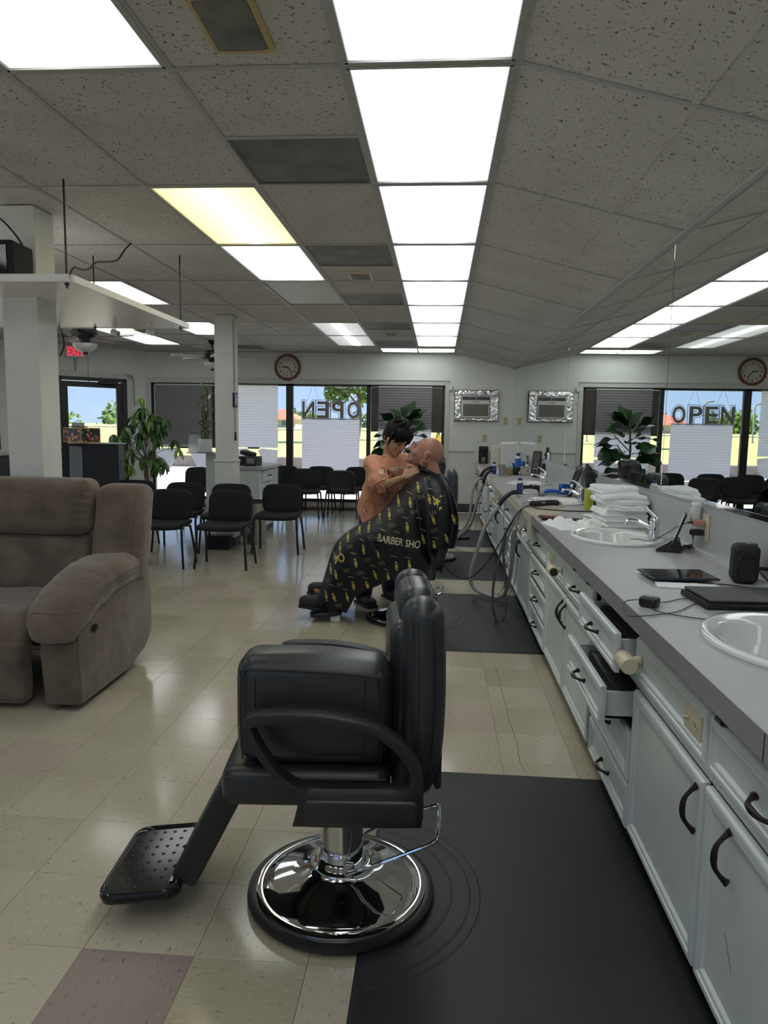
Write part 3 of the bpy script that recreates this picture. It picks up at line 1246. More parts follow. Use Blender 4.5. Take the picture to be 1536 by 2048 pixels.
def pleated_shade(x0, x1, z0, z1, lab, gap=None, fan=True, y=YW - .035):
    """paper shade with horizontal pleats, its foot pinched and fanned out like a skirt"""
    t = thing('pleated_blind', lab, 'blind', ((x0 + x1) / 2, y, z0))
    w, h = (x1 - x0) / 2, z1 - z0
    n = int(h / .022)
    bm = B()
    prev = None
    for i in range(n + 1):
        z = h * i / n
        yy = .0035 if i % 2 else -.0035
        row = [bm.verts.new((-w + 2 * w * j / 2, yy, z)) for j in range(3)]
        if prev:
            for j in range(2):
                face(bm, [prev[j], prev[j + 1], row[j + 1], row[j]])
        prev = row
    obj('pleats', bm, M_SHADE, t, None)
    obj('head_rail', box(B(), (-w, -.012, h), (w, .012, h + .016)), M_WHITE, t, None)
    if fan:
        r = w * .98
        for sgn in (-1, 1):
            bm = B()
            m = 34
            c = Vector((sgn * .07, 0, -.01))
            a0, a1 = R(4), R(84)
            inn, out_ = [], []
            for i in range(m + 1):
                a = a0 + (a1 - a0) * i / m
                yy = .008 if i % 2 else -.008
                inn.append(bm.verts.new(c + Vector((sgn * math.cos(a) * .05, yy * .3, -math.sin(a) * .03))))
                out_.append(bm.verts.new(c + Vector((sgn * (w - .07) * math.cos(a) ** .42, yy, -math.sin(a) * .36))))
            for i in range(m):
                face(bm, [inn[i], inn[i + 1], out_[i + 1], out_[i]])
            obj('fan_pleat', bm, M_SHADE, t, None)
        bm = box(B(), (-.10, -.02, -.02), (.10, .014, .004), .004)
        obj('clip', bm, M_BLACK, t)
    return t


pleated_shade(-4.90, -3.90, 1.03, 2.09, 'brownish pleated window shade fanned at its foot, left of the white column', y=YW - .03)
pleated_shade(-3.60, -2.75, 1.04, 2.09, 'white pleated window shade fanned at its foot, right of the white column', y=YW - .03)
pleated_shade(-2.335, -1.345, .62, 1.54, 'bluish white pleated shade hanging below the open sign letters', y=YW - .03)
pleated_shade(-1.03, -.13, .98, 2.09, 'half dark pleated shade in the right window bay behind the fig plant', y=YW - .03)
for x0, x1, z0, z1, lab in ((-1.16, .04, 1.345, 2.09, 'dark solar film across the upper right window bay'), (-4.93, -3.84, 1.02, 2.09, 'dark solar film behind the brownish shade on the left')):
    solo('solar_film', box(B(), (-(x1 - x0) / 2, -.001, 0), ((x1 - x0) / 2, .001, z1 - z0)), M_FILM, lab, 'window film', ((x0 + x1) / 2, YW + .047, z0), smooth=None)

# open sign: letters on strings, seen from behind
t = thing('open_sign', 'reversed grey OPEN letters hung in the middle window bay', 'sign', (-1.84, YW - .085, 1.56))
M_SIGN = mat('sign grey', (.22, .205, .19), .6, var=.05)
M_LED = mat('unlit violet tube', (.42, .38, .95), .3, var=.05)
wtot = 1.0
xs = [.395, .125, -.125, -.375]
for chh, x in zip('OPEN', xs):
    bm = text_bm(chh, .385, .012, bold=.008)
    co = [v.co for v in bm.verts]
    x0, x1 = min(v.x for v in co), max(v.x for v in co)
    z0, z1 = min(v.z for v in co), max(v.z for v in co)
    for v in bm.verts:
        v.co.x = -(v.co.x - (x0 + x1) / 2) * (.205 / (x1 - x0)) + x
        v.co.z = (v.co.z - z0) * (.28 / (z1 - z0))
    lo = obj('letter', bm, M_SIGN, t, 30)
    bm = text_bm(chh, .385, .001, bold=.030, fill=False, bevel=.005)
    for v in bm.verts:
        v.co.x = -(v.co.x - (x0 + x1) / 2) * (.205 / (x1 - x0)) + x
        v.co.z = (v.co.z - z0) * (.28 / (z1 - z0))
        v.co.y += .016
    obj('tube_outline', bm, M_LED, lo)
for x in (-.29, .16):
    bm = B()
    tube(bm, [(x - .1, 0, .28), (x - .006, -.0, .57), (x, -.0, .60), (x + .006, -.0, .57), (x + .1, 0, .28)], .002, n=5)
    obj('string', bm, M_BLACK, t)
bm = B()
box(bm, (-.5, .001, -.008), (.5, .005, -.001))
obj('rail', bm, M_WHITE, t, None)

# ================================================================ CABINETS AND COUNTER
M_CAB = mat('sage white cabinet paint', (.59, .64, .62), .38, var=.05, scale=7, bump=.12, bscale=60)
M_CABIN = mat('cabinet inside', (.16, .16, .15), .8, var=.2)
M_PULL = mat('antique bronze pull', (.035, .026, .02), .38, metal=.6, var=.5, scale=40)
M_LAM = mat('grey laminate', (.42, .425, .43), .36, var=.04, scale=30)
M_LAMEDGE = mat('grey laminate edge', (.235, .23, .235), .42, var=.05, scale=20)
M_PORC = mat('white porcelain', (.78, .79, .77), .12, var=.02, coat=.5)
XF = .663        # face frame plane


def rail_front(w, h, t=.020, bw=.042):
    """routed front in local coords: spans x 0..-t towards the room (-x), y -w/2..w/2, z 0..h"""
    bm = B()

    def ring(ins, x):
        return [(x, -w / 2 + ins, ins), (x, w / 2 - ins, ins), (x, w / 2 - ins, h - ins), (x, -w / 2 + ins, h - ins)]
    bw = min(bw, h * .28)
    rings = [ring(0, 0), ring(0, -t * .62), ring(.003, -t * .9), ring(.008, -t), ring(bw * .48, -t), ring(bw * .55, -t * .72), ring(bw * .62, -t * .72), ring(bw * .72, -t * .86), ring(bw * .86, -t * .8), ring(bw, -t * .45), ring(bw * 1.02, -t * .42)]
    loft(bm, rings)
    return bm


def pull_bm(vert=False, ln=.115):
    """arched pull with flared feet, along y (or z when vertical), projecting to -x"""
    bm = B()
    h = ln / 2
    p = spline([(0, -h, 0), (-.012, -h * .80, 0), (-.026, -h * .45, .0), (-.030, 0, 0), (-.026, h * .45, 0), (-.012, h * .80, 0), (0, h, 0)], 4)
    m = len(p)
    rad = [.0052 + .0026 * math.cos(2 * PI * i / (m - 1) * 1) ** 2 + (.002 if i in (0, m - 1) else 0) for i in range(m)]
    tube(bm, p, .005, n=8, rad=rad)
    for s in (-1, 1):
        ball(bm, (-.002, s * h, 0), (.004, .010, .0075), 8)
    if vert:
        tfm(bm, Matrix.Rotation(PI / 2, 4, 'X'))
    return bm


PULL_V = mesh_of(pull_bm(True), M_PULL)
PULL_H = mesh_of(pull_bm(False), M_PULL)
ZD0, ZD1, ZT0, ZT1 = .105, .580, .618, .755


def cabinet(y0, y1, lab, fronts):
    """fronts: (kind, ya, yb, za, zb, opts)"""
    yc = (y0 + y1) / 2
    t = thing('base_cabinet', lab, 'cabinet', (XF, yc, 0), 0)
    h = (y1 - y0) / 2
    bm = B()
    top = .797
    # carcass with recessed toe space, open behind drawers that stand out
    box(bm, (.0, -h + .0008, .088), (.018, h - .0008, .104))
    box(bm, (.0, -h + .0008, ZT1 + .002), (.018, h - .0008, top))
    box(bm, (.0, -h + .0008, .583), (.018, h - .0008, .615))
    cuts = sorted({round(v, 3) for f in fronts for v in (f[1], f[2])} | {y0, y1})
    for c in cuts:
        a, b = max(c - .022, y0) - yc, min(c + .022, y1) - yc
        box(bm, (.0005, a + .0008, .1), (.0175, b - .0008, top - .005))
    box(bm, (.018, -h + .0008, .088), (.56, -h + .012, top))
    box(bm, (.018, h - .012, .088), (.56, h - .0008, top))
    box(bm, (.02, -h + .012, .09), (.56, h - .012, .1))
    box(bm, (.55, -h + .012, .1), (.558, h - .012, top))
    obj('body', bm, M_CAB, t, None)
    obj('toe_board', box(B(), (.065, -h + .0008, .0), (.08, h - .0008, .088)), mat('toe board', (.03, .03, .03), .8), t, None)
    for f in fronts:
        kind, ya, yb, za, zb = f[:5]
        o = f[5] if len(f) > 5 else {}
        ya, yb = ya + .004, yb - .004
        w, hh = yb - ya, zb - za
        out = o.get('out', 0)
        bm = rail_front(w, hh)
        M = Matrix.Translation((-.0005 - out, (ya + yb) / 2 - yc, za)) @ Matrix.Rotation(R(o.get('tilt', 0)), 4, 'X')
        if kind == 'drawer':
            dz = .02
            box(bm, (.001, -w / 2 + .03, dz), (.40, -w / 2 + .042, hh - .028))
            box(bm, (.001, w / 2 - .042, dz), (.40, w / 2 - .03, hh - .028))
            box(bm, (.388, -w / 2 + .03, dz), (.40, w / 2 - .03, hh - .028))
            box(bm, (.001, -w / 2 + .03, dz), (.40, w / 2 - .03, dz + .008))
            d = obj('drawer', tfm(bm, M), M_CAB, t, None)
            piece('handle', PULL_H, d, (-.0205 - out, (ya + yb) / 2 - yc, za + hh * o.get('hz', .5)))
        elif kind == 'door':
            d = obj('door', tfm(bm, M), M_CAB, t, None)
            hy = o.get('hy') or (ya + .035 if o.get('h') == 'near' else yb - .035)
            piece('handle', PULL_V, d, (-.0205, hy - yc, zb - .085))
        else:
            d = obj('false_front', tfm(bm, M), M_CAB, t, None)
            pz = (za + zb) / 2
            if o.get('plate'):
                py = o['plate'] - yc
                bm = box(B(), (-.0145, py - .057, pz - .035), (-.0095, py + .057, pz + .035), .002, 2)
                obj('switch_plate', bm, M_IVORY, d)
                bm = B()
                box(bm, (-.030, py + .022, pz - .004), (-.014, py + .030, pz + .004), .002)
                box(bm, (-.0155, py + .016, pz - .012), (-.0142, py + .036, pz + .012))
                obj('toggle', bm, M_IVORY, d)
                bm = B()
                lathe(bm, [(0, .0), (.017, 0), (.017, .002), (0, .002)], 20, (-.0160, py - .022, pz), 'x')
                obj('socket', bm, M_IVORY, d)
                bm = B()
                for dy in (-.006, .006):
                    box(bm, (-.0168, py - .022 + dy - .001, pz - .005), (-.0162, py - .022 + dy + .001, pz + .005))
                obj('socket_slots', bm, M_BLACK, d, None)
            if o.get('hook'):
                py = o['hook'] - yc
                bm = B()
                cyl(bm, (-.012, py, pz), (-.045, py, pz), .016, .012, 16)
                lathe(bm, [(0, -.045), (.024, -.045), (.027, -.04), (.027, .04), (.024, .045), (0, .045)], 24, (-.062, py - .02, pz), 'y')
                obj('holder', bm, M_IVORY, d)
                if o.get('dark'):
                    bm = B()
                    lathe(bm, [(0, 0), (.02, 0), (.02, .004), (0, .004)], 20, (-.062, py - .068, pz), 'y')
                    obj('holder_bore', bm, M_BLACK, d)
    return t


def four(y0, y1):
    return [('drawer', y0, y1, ZT0, ZT1), ('drawer', y0, y1, .435, .575), ('drawer', y0, y1, .262, .405), ('drawer', y0, y1, .095, .240)]


cabinet(.40, 1.03, 'sage white base cabinet at the camera end of the counter, below the picture edge', [('drawer', .41, 1.025, ZT0, ZT1), ('door', .41, 1.025, ZD0, ZD1, {'h': 'far'})])
cabinet(1.03, 1.66, 'sage white base cabinet in the bottom right corner, drawer above a scratched door', [('drawer', 1.035, 1.657, ZT0, ZT1), ('door', 1.035, 1.657, ZD0, ZD1, {'hy': 1.50})])
cabinet(1.66, 2.287, 'sage white base cabinet with a switch plate and round white holder under the nearest sink', [('false', 1.663, 2.283, ZT0, ZT1, {'plate': 1.775, 'hook': 2.245}), ('door', 1.663, 2.283, ZD0, ZD1, {'h': 'near'})])
cabinet(2.287, 2.92, 'base cabinet with four worn drawers, the upper two pulled open', [('drawer', 2.292, 2.90, .628, .758, {'out': .062}), ('drawer', 2.292, 2.90, .442, .580, {'out': .10}), ('drawer', 2.292, 2.89, .262, .422, {'out': .004, 'hz': .62}), ('drawer', 2.292, 2.885, .095, .245)])
cabinet(2.92, 4.19, 'double door base cabinet just beyond the open drawers', [('drawer', 2.935, 3.59, ZT0, ZT1), ('false', 3.60, 4.185, ZT0, ZT1, {'plate': 4.03, 'hook': 3.72, 'dark': 1}), ('door', 2.935, 3.545, ZD0, ZD1, {'h': 'far'}), ('door', 3.553, 4.185, ZD0, ZD1, {'h': 'near'})])
cabinet(4.19, 4.90, 'four drawer base cabinet with bronze pulls at the cut counter corner', four(4.195, 4.895))
cabinet(4.90, 6.20, 'double door base cabinet with hanging grey hoses in front', [('drawer', 4.905, 5.55, ZT0, ZT1), ('false', 5.55, 6.195, ZT0, ZT1, {'plate': 6.02, 'hook': 5.62}), ('door', 4.905, 5.55, ZD0, ZD1, {'h': 'far'}), ('door', 5.555, 6.195, ZD0, ZD1, {'h': 'near'})])
cabinet(6.20, 6.90, 'four drawer base cabinet level with the third floor mat', four(6.205, 6.895))
cabinet(6.90, 8.20, 'double door base cabinet level with the gap between the third and fourth mats', [('drawer', 6.905, 7.55, ZT0, ZT1), ('false', 7.55, 8.195, ZT0, ZT1, {'plate': 8.02, 'hook': 7.62}), ('door', 6.905, 7.55, ZD0, ZD1, {'h': 'far'}), ('door', 7.555, 8.195, ZD0, ZD1, {'h': 'near'})])
cabinet(8.20, 8.90, 'four drawer base cabinet near the end of the row', four(8.205, 8.895))
cabinet(8.90, 10.20, 'double door base cabinet, second from the far wall', [('drawer', 8.905, 9.55, ZT0, ZT1), ('false', 9.55, 10.195, ZT0, ZT1, {'plate': 10.02, 'hook': 9.62}), ('door', 8.905, 9.55, ZD0, ZD1, {'h': 'far'}), ('door', 9.555, 10.195, ZD0, ZD1, {'h': 'near'})])
cabinet(10.20, 12.18, 'farthest base cabinet against the far wall', four(10.205, 10.895) + [('drawer', 10.9, 11.5, ZT0, ZT1), ('drawer', 11.5, 12.15, ZT0, ZT1), ('door', 10.9, 11.5, ZD0, ZD1, {'h': 'far'}), ('door', 11.5, 12.15, ZD0, ZD1, {'h': 'near'})])

# old scratch in the paint of the nearest door
_d = [o for o in bpy.data.objects if o.name.startswith('door') and o.parent and o.parent.get('label', '').startswith('sage white base cabinet in the bottom right')][0]
bm = B()
_o = Vector(_d.parent.location)
tube(bm, [Vector(p) - _o for p in ((0.650, 1.509, 0.319), (0.650, 1.488, 0.292), (0.650, 1.473, 0.272), (0.650, 1.458, 0.247))], .001, 5, rad=[.0004, .0009, .0012, .0004])
obj('scratch', bm, M_CABIN, _d)

# countertop: slab with oval cut-outs for the sinks
CZ = .857
SINKS = [(.945, 1.885, .215, .275), (.925, 3.75, .212, .275), (.925, 5.62, .212, .275), (.93, 7.50, .212, .275), (.93, 9.4, .212, .275)]
ctop = thing('countertop', 'long grey laminate countertop with backsplash running the length of the mirrors', 'countertop', (.9, 6.3, .80))


def slab_with_holes():
    bm = B()
    x0, x1 = .612, XW - .002
    yb = [.40]
    for s in SINKS:
        yb += [s[1] - .31, s[1] + .31]
    yb += [YW - .02]
    for i in range(len(yb) - 1):
        a, b = yb[i], yb[i + 1]
        if i % 2 == 0:
            vs = [bm.verts.new((x, y, CZ)) for x, y in ((x0, a), (x1, a), (x1, b), (x0, b))]
            face(bm, vs)
        else:
            cx, cy, rx, ry = SINKS[(i - 1) // 2]
            rx -= .018
            ry -= .018
            m = 32
            inner = [bm.verts.new((cx + rx * math.cos(2 * PI * k / m), cy + ry * math.sin(2 * PI * k / m), CZ)) for k in range(m)]
            outer = []
            for k in range(m):
                c_, s_ = math.cos(2 * PI * k / m), math.sin(2 * PI * k / m)
                tx = (x1 - cx) / c_ if c_ > 1e-9 else ((x0 - cx) / c_ if c_ < -1e-9 else 1e9)
                ty = (b - cy) / s_ if s_ > 1e-9 else ((a - cy) / s_ if s_ < -1e-9 else 1e9)
                q = min(tx, ty)
                outer.append(bm.verts.new((cx + c_ * q, cy + s_ * q, CZ)))
            for k in range(m):
                j = (k + 1) % m
                face(bm, [inner[k], outer[k], outer[j], inner[j]])
            corners = [(x1, b), (x0, b), (x0, a), (x1, a)]
            for (cxx, cyy) in corners:
                ang = math.atan2(cyy - cy, cxx - cx) % (2 * PI)
                k = int(ang / (2 * PI / m)) % m
                v = bm.verts.new((cxx, cyy, CZ))
                face(bm, [outer[k], v, outer[(k + 1) % m]])
            for k in range(m):
                j = (k + 1) % m
                lo = [bm.verts.new((inner[q].co.x, inner[q].co.y, CZ - .05)) for q in (k, j)]
                face(bm, [inner[k], inner[j], lo[1], lo[0]])
    return bm


T0 = Matrix.Translation((-.9, -6.3, -.80))
obj('top', tfm(slab_with_holes(), T0), M_LAM, ctop, None)
bm = B()
box(bm, (.610, .40, .80), (.6122, YW - .02, CZ + .0002))
box(bm, (.612, .40, .798), (.66, YW - .02, .802))
box(bm, (.612, .398, .80), (XW - .002, .40, CZ))
obj('front_edge', tfm(bm, T0), M_LAMEDGE, ctop, None)
bm = B()
cove = [(XW - .002, CZ), (XW - .060, CZ + .0004), (XW - .045, CZ + .003), (XW - .030, CZ + .012), (XW - .021, CZ + .030), (XW - .019, CZ + .06), (XW - .019, 1.064), (XW - .002, 1.064)]
loft(bm, [[(x, y, z) for x, z in cove] for y in (.40, YW - .02)])
obj('backsplash', tfm(bm, T0), M_LAM, ctop)
bm = box(B(), (.70, YW - .02, CZ), (XW - .02, YW - .002, 1.05))
obj('end_splash', tfm(bm, T0), M_LAM, ctop, None)
# repaired strip of beige laminate at the cut corner
bm = B()
M_BEIGE = mat('beige laminate', (.56, .50, .38), .4, var=.04)
pts = [(.606, 4.66), (.76, 4.69), (.93, 5.05), (.93, 5.2), (.606, 5.2)]
a = [bm.verts.new((x, y, CZ + .0005)) for x, y in pts]
b = [bm.verts.new((x, y, CZ + .0018)) for x, y in pts]
face(bm, b)
face(bm, a[::-1])
for i in range(5):
    face(bm, [a[i], a[(i + 1) % 5], b[(i + 1) % 5], b[i]])
box(bm, (.604, 4.66, .70), (.6095, 4.82, CZ + .0018))
box(bm, (.604, 4.82, .80), (.6095, 12.1, CZ + .0008))
obj('beige_patch', tfm(bm, T0), M_BEIGE, ctop, None)
bm = box(B(), (.6090, 1.309, .80), (.6098, 1.3115, CZ))
obj('edge_seam', tfm(bm, T0), M_BLACK, ctop, None)

# sinks and faucets
def sink(cx, cy, rx, ry, lab, grp=None):
    t = thing('sink', lab, 'sink', (cx, cy, CZ))
    prof = [(1.06, .0005), (1.07, .008), (1.045, .016), (1.0, .017), (.95, .013), (.90, .012), (.86, .006), (.83, -.01), (.78, -.05), (.66, -.10), (.42, -.128), (.12, -.135), (.10, -.136)]
    bm = B()
    lathe(bm, [(r * 1.0, z) for r, z in prof], 48, sx=rx, sy=ry)
    obj('basin', bm, M_PORC, t, 60)
    bm = B()
    lathe(bm, [(0, -.133), (.022, -.133), (.028, -.130), (.03, -.136)], 20)
    obj('drain', bm, M_CHROME, t)
    return t


SL_ = ['nearest oval white sink set in the counter at the right edge', 'second oval white sink with a chrome faucet, in front of the towel stack', 'third oval white sink beside the yellow spray can', 'fourth oval white sink behind the navy powder bottle', 'fifth oval white sink, hidden by bottles near the far end']
for s, lab in zip(SINKS, SL_):
    sink(*s, lab)


def faucet(x, y, lab):
    """single-lever faucet, base on the wall side of the sink, spout over the bowl (-x)"""
    t = thing('faucet', lab, 'faucet', (x, y, CZ + .013))
    bm = B()
    sbox(bm, (0, 0, .006), (.05, .15, .012), .006, (1, 3, 1))
    obj('base_plate', bm, M_CHROME, t)
    bm = B()
    lathe(bm, [(0, .012), (.026, .012), (.024, .03), (.0225, .065), (.025, .072), (.025, .085), (.02, .098), (.008, .104), (0, .105)], 24)
    obj('body', bm, M_CHROME, t)
    bm = B()
    tube(bm, spline([(-.012, 0, .045), (-.05, 0, .065), (-.09, 0, .083), (-.125, 0, .087), (-.142, 0, .080)], 5), .01, 12, rad=[.0135 - .0002 * i for i in range(21)], flat=(1.25, .85))
    cyl(bm, (-.138, 0, .083), (-.142, 0, .062), .011, .0105, 14)
    obj('spout', bm, M_CHROME, t)
    bm = B()
    tube(bm, spline([(.004, 0, .098), (-.012, .01, .118), (-.045, .02, .145), (-.062, .025, .152)], 4), .006, 10, rad=[.009 - .00025 * i for i in range(13)])
    ball(bm, (-.064, .0255, .153), (.010, .008, .006), 10)
    obj('lever', bm, M_CHROME, t)
    return t


faucet(1.110, 3.73, 'chrome lever faucet in front of the white towel stack')
faucet(1.105, 5.62, 'chrome lever faucet left of the yellow spray can')
faucet(1.105, 7.50, 'small chrome faucet behind the black box of clips')
faucet(1.130, 1.885, 'chrome faucet of the nearest sink, beyond the right edge')

# catches and clips stuck on drawer rims
def clip(x, y, z, lab, s=1):
    t = thing('cable_clip', lab, 'clip', (x, y, z))
    bm = B()
    sbox(bm, (0, 0, .006 * s), (.012 * s, .034 * s, .012 * s), .004 * s, (1, 2, 1))
    sbox(bm, (-.004 * s, 0, .016 * s), (.014 * s, .022 * s, .012 * s), .005 * s, (1, 1, 1))
    obj('clip_body', bm, M_BLACK, t)
    obj('clip_lip', box(B(), (-.012 * s, -.014 * s, .001), (-.006 * s, .014 * s, .009 * s), .002), M_BLACK, t)


clip(.6535, 1.595, ZT1 + .0005, 'black cable clip on the drawer rim in the bottom right corner', 1.35)
clip(.6535, 3.36, ZT1 + .0005, 'black cable clip on a drawer rim, left one of the pair past the open drawers')
clip(.6535, 3.06, ZT1 + .0005, 'black cable clip on a drawer rim, right one of the pair past the open drawers')
clip(.6535, 4.62, ZT1 + .0005, 'small black cable clip on the drawer rim by the cut counter corner')
clip(.6535, 5.40, ZT1 + .0005, 'small black cable clip on a drawer rim just past the hose')
clip(.6535, 6.35, ZT1 + .0005, 'small black cable clip on the rim of the drawers past the navy bottle')

# things lying in the two open drawers
rd = random.Random(2)
t = thing('clipper_case', 'dark clutter lying in the top open drawer', 'case', (.72, 2.6, .659))
bm = sbox(B(), (0, 0, .028), (.13, .50, .052), .012, (2, 6, 1), f=lambda p: (p[0], p[1], p[2] + (.006 * math.sin(p[1] * 60) if p[2] > .04 else 0)))
obj('pouch', bm, M_BLACKM, t)
bm = B()
tube(bm, spline([(-.03, -.18, .06), (.03, -.1, .066), (-.03, 0, .063), (.03, .1, .066), (0, .18, .062)], 5), .003, 6)
obj('cord', bm, M_BLACK, t)
t = thing('folded_cloth', 'black folded cape lying in the second open drawer', 'cloth', (.70, 2.6, .473))
bm = sbox(B(), (0, 0, .03), (.16, .52, .058), .016, (5, 14, 2), f=lambda p: (p[0], p[1], p[2] + (.008 * noise.noise(Vector((p[0] * 18, p[1] * 9, 2))) if p[2] > .03 else 0)))
obj('cloth_fold', bm, mat('black nylon', (.02, .02, .022), .45, var=.2), t)
obj('cloth_hem', sbox(B(), (0, -.13, .062), (.15, .22, .012), .004, (3, 5, 1)), mat('black nylon', (.02, .02, .022), .45), t)

# ================================================================ FLOOR MATS
def mat_mat():
    m, nt, p = nodes('black rubber mat')
    t = N(nt, 'TexCoord')
    n = N(nt, 'TexNoise', Scale=3, Detail=5)
    L(nt, t.outputs['Object'], n.inputs['Vector'])
    r = ramp(nt, n.outputs[0], [(.3, (.013, .014, .016)), (.7, (.021, .022, .025))])
    L(nt, r.outputs[0], p.inputs['Base Color'])
    n2 = N(nt, 'TexNoise', Scale=180, Detail=2)
    L(nt, t.outputs['Object'], n2.inputs['Vector'])
    bp = N(nt, 'Bump', Strength=.25, Distance=.002)
    L(nt, n2.outputs[0], bp.inputs['Height'])
    L(nt, bp.outputs[0], p.inputs['Normal'])
    p.inputs['Roughness'].default_value = .5
    return m


M_MAT = mat_mat()
for x0, x1, y0, y1, lab, ring in ((-.185, .70, .70, 2.815, 'black rubber floor mat under the nearest barber chair', (-.262, 2.015)), (-.19, .70, 4.45, 6.045, 'black rubber floor mat beside the caped client', (-.15, 5.23)),
                                  (-.19, .70, 6.65, 8.20, 'black rubber floor mat, third from the camera', (-.10, 7.70)), (-.19, .70, 8.60, 10.02, 'black rubber floor mat, farthest one', None)):
    cx, cy = (x0 + x1) / 2, (y0 + y1) / 2
    t = thing('floor_mat', lab, 'mat', (cx, cy, .0005))
    bm = B()
    loft(bm, [[(x, y, z) for x, y in rrect(x1 - x0 - i, y1 - y0 - i, .012)] for z, i in ((0, 0), (.002, 0), (.009, .022), (.0092, .03))])
    obj('mat', bm, M_MAT, t, 30)
    if ring:      # worn circles pressed into the rubber by the chair base
        for k, rr in enumerate((.33, .385, .415)):
            bm = B()
            pts = []
            for i in range(97):
                a = -PI / 2 + PI * i / 96
                x, y = ring[0] - cx + rr * math.cos(a), ring[1] - cy + rr * math.sin(a) + .02
                if x > x0 - cx + .03:
                    pts.append((x, y, .0080))
            tube(bm, pts, .007, 8, flat=(1, .32), hint=(0, 0, 1))
            obj('pressed_ring', bm, M_MAT, t)

# ================================================================ GUEST CHAIRS
M_FAB = mat('black chair fabric', (.009, .010, .0115), .85, var=.25, scale=90, bump=.3, bscale=500)
M_CFR = mat('black chair tube', (.012, .012, .012), .35, var=.2)
M_SHELL = mat('black seat shell', (.016, .016, .017), .45, var=.2)


def guest_chair(loc, rz, lab):
    """origin on the floor between the feet, front towards -y"""
    t = thing('guest_chair', lab, 'chair', (loc[0], loc[1], 0), rz, 'black guest chairs of the waiting area')
    sz = .415

    def seatf(p):
        z = p[2]
        yy = p[1]
        if yy < -.12:
            z -= (-.12 - yy) ** 2 * 1.2
        return (p[0], yy, z + .25 * p[0] ** 2)
    bm = sbox(B(), (0, -.02, sz), (.455, .43, .045), .021, (8, 8, 1), f=seatf)
    s = obj('seat', bm, M_FAB, t, 60)
    bm = sbox(B(), (0, -.01, sz - .026), (.42, .38, .014), .006, (6, 6, 1), f=lambda p: (p[0], p[1], p[2] + .25 * p[0] ** 2 - (max(0, -.12 - p[1]) ** 2) * 1.2))
    obj('seat_pan', bm, M_SHELL, t, 60)
    # backrest: rounded oblong, dished
    T = Matrix.Translation((0, .185, .585)) @ Matrix.Rotation(R(-9), 4, 'X')

    def outline(w, h, r, y, n=6):
        return [T @ Vector((x, y + .55 * x * x * -1 + .0, z + (.018 * (1 - (2 * x / w) ** 2) if z > 0 else -.018 * (1 - (2 * x / w) ** 2)))) for x, z in dens(rrect(w, h, r, n))]

    def dens(pl):
        out = []
        for a, b in zip(pl, pl[1:] + pl[:1]):
            d = math.hypot(b[0] - a[0], b[1] - a[1])
            k = max(1, int(d / .045))
            for i in range(k):
                out.append((a[0] + (b[0] - a[0]) * i / k, a[1] + (b[1] - a[1]) * i / k))
        return out
    bm = B()
    base = dens(rrect(.455, .305, .085, 6))

    def ringat(s, y):
        o = []
        for x, z in base:
            X_, Z_ = x * s, z * (s if s < 1 else 1)
            if s < 1:
                Z_ = math.copysign(max(0, abs(z) - (1 - s) * .2275), z) if s > .4 else z * s
            bow = .016 * (1 - (X_ / .2275) ** 2)
            o.append(T @ Vector((X_, y - .30 * (.05 - X_ * X_), Z_ + (bow if z > 0 else -bow))))
        return o
    rings = [ringat(.3, -.026), ringat(.8, -.026), ringat(.94, -.022), ringat(.99, -.012), ringat(1.0, 0.0)]
    loft(bm, rings)
    obj('backrest', bm, M_FAB, t, 50)
    bm = B()
    loft(bm, [ringat(1.0, .0005), ringat(1.005, .006), ringat(.97, .015), ringat(.9, .019), ringat(.86, .012), ringat(.3, .012)])
    obj('back_shell', bm, M_SHELL, t, 50)
    # side frames: front leg - seat rail - back leg, all oval tube
    for sx in (-1, 1):
        x = sx * .238
        fl = spline([(x * 1.09, -.19, 0), (x * 1.03, -.175, .2), (x, -.165, .37), (x, -.13, .405), (x, -.06, .41)], 5)
        bm = B()
        tube(bm, fl, .0125, 10, flat=(1, .72), hint=(0, 1, 0))
        obj('leg', bm, M_CFR, t)
        bl = spline([(x * 1.09, .19, 0), (x * 1.04, .15, .2), (x, .09, .37), (x, .05, .405), (x, -.02, .41)], 5)
        bm = B()
        tube(bm, bl, .0125, 10, flat=(1, .72), hint=(0, 1, 0))
        obj('leg', bm, M_CFR, t)
    bm = B()
    for y in (-.10, .12):
        tube(bm, [(-.238, y, .386), (.238, y, .386)], .009, 8)
    obj('seat_frame', bm, M_CFR, t)
    for sx in (-1, 1):
        bm = B()
        tube(bm, spline([(sx * .17, .08, .392), (sx * .175, .15, .392), (sx * .178, .188, .42), (sx * .178, .20, .50), (sx * .178, .212, .585)], 4), .0115, 8, flat=(1.25, .6))
        obj('back_support', bm, M_CFR, t)
    return t


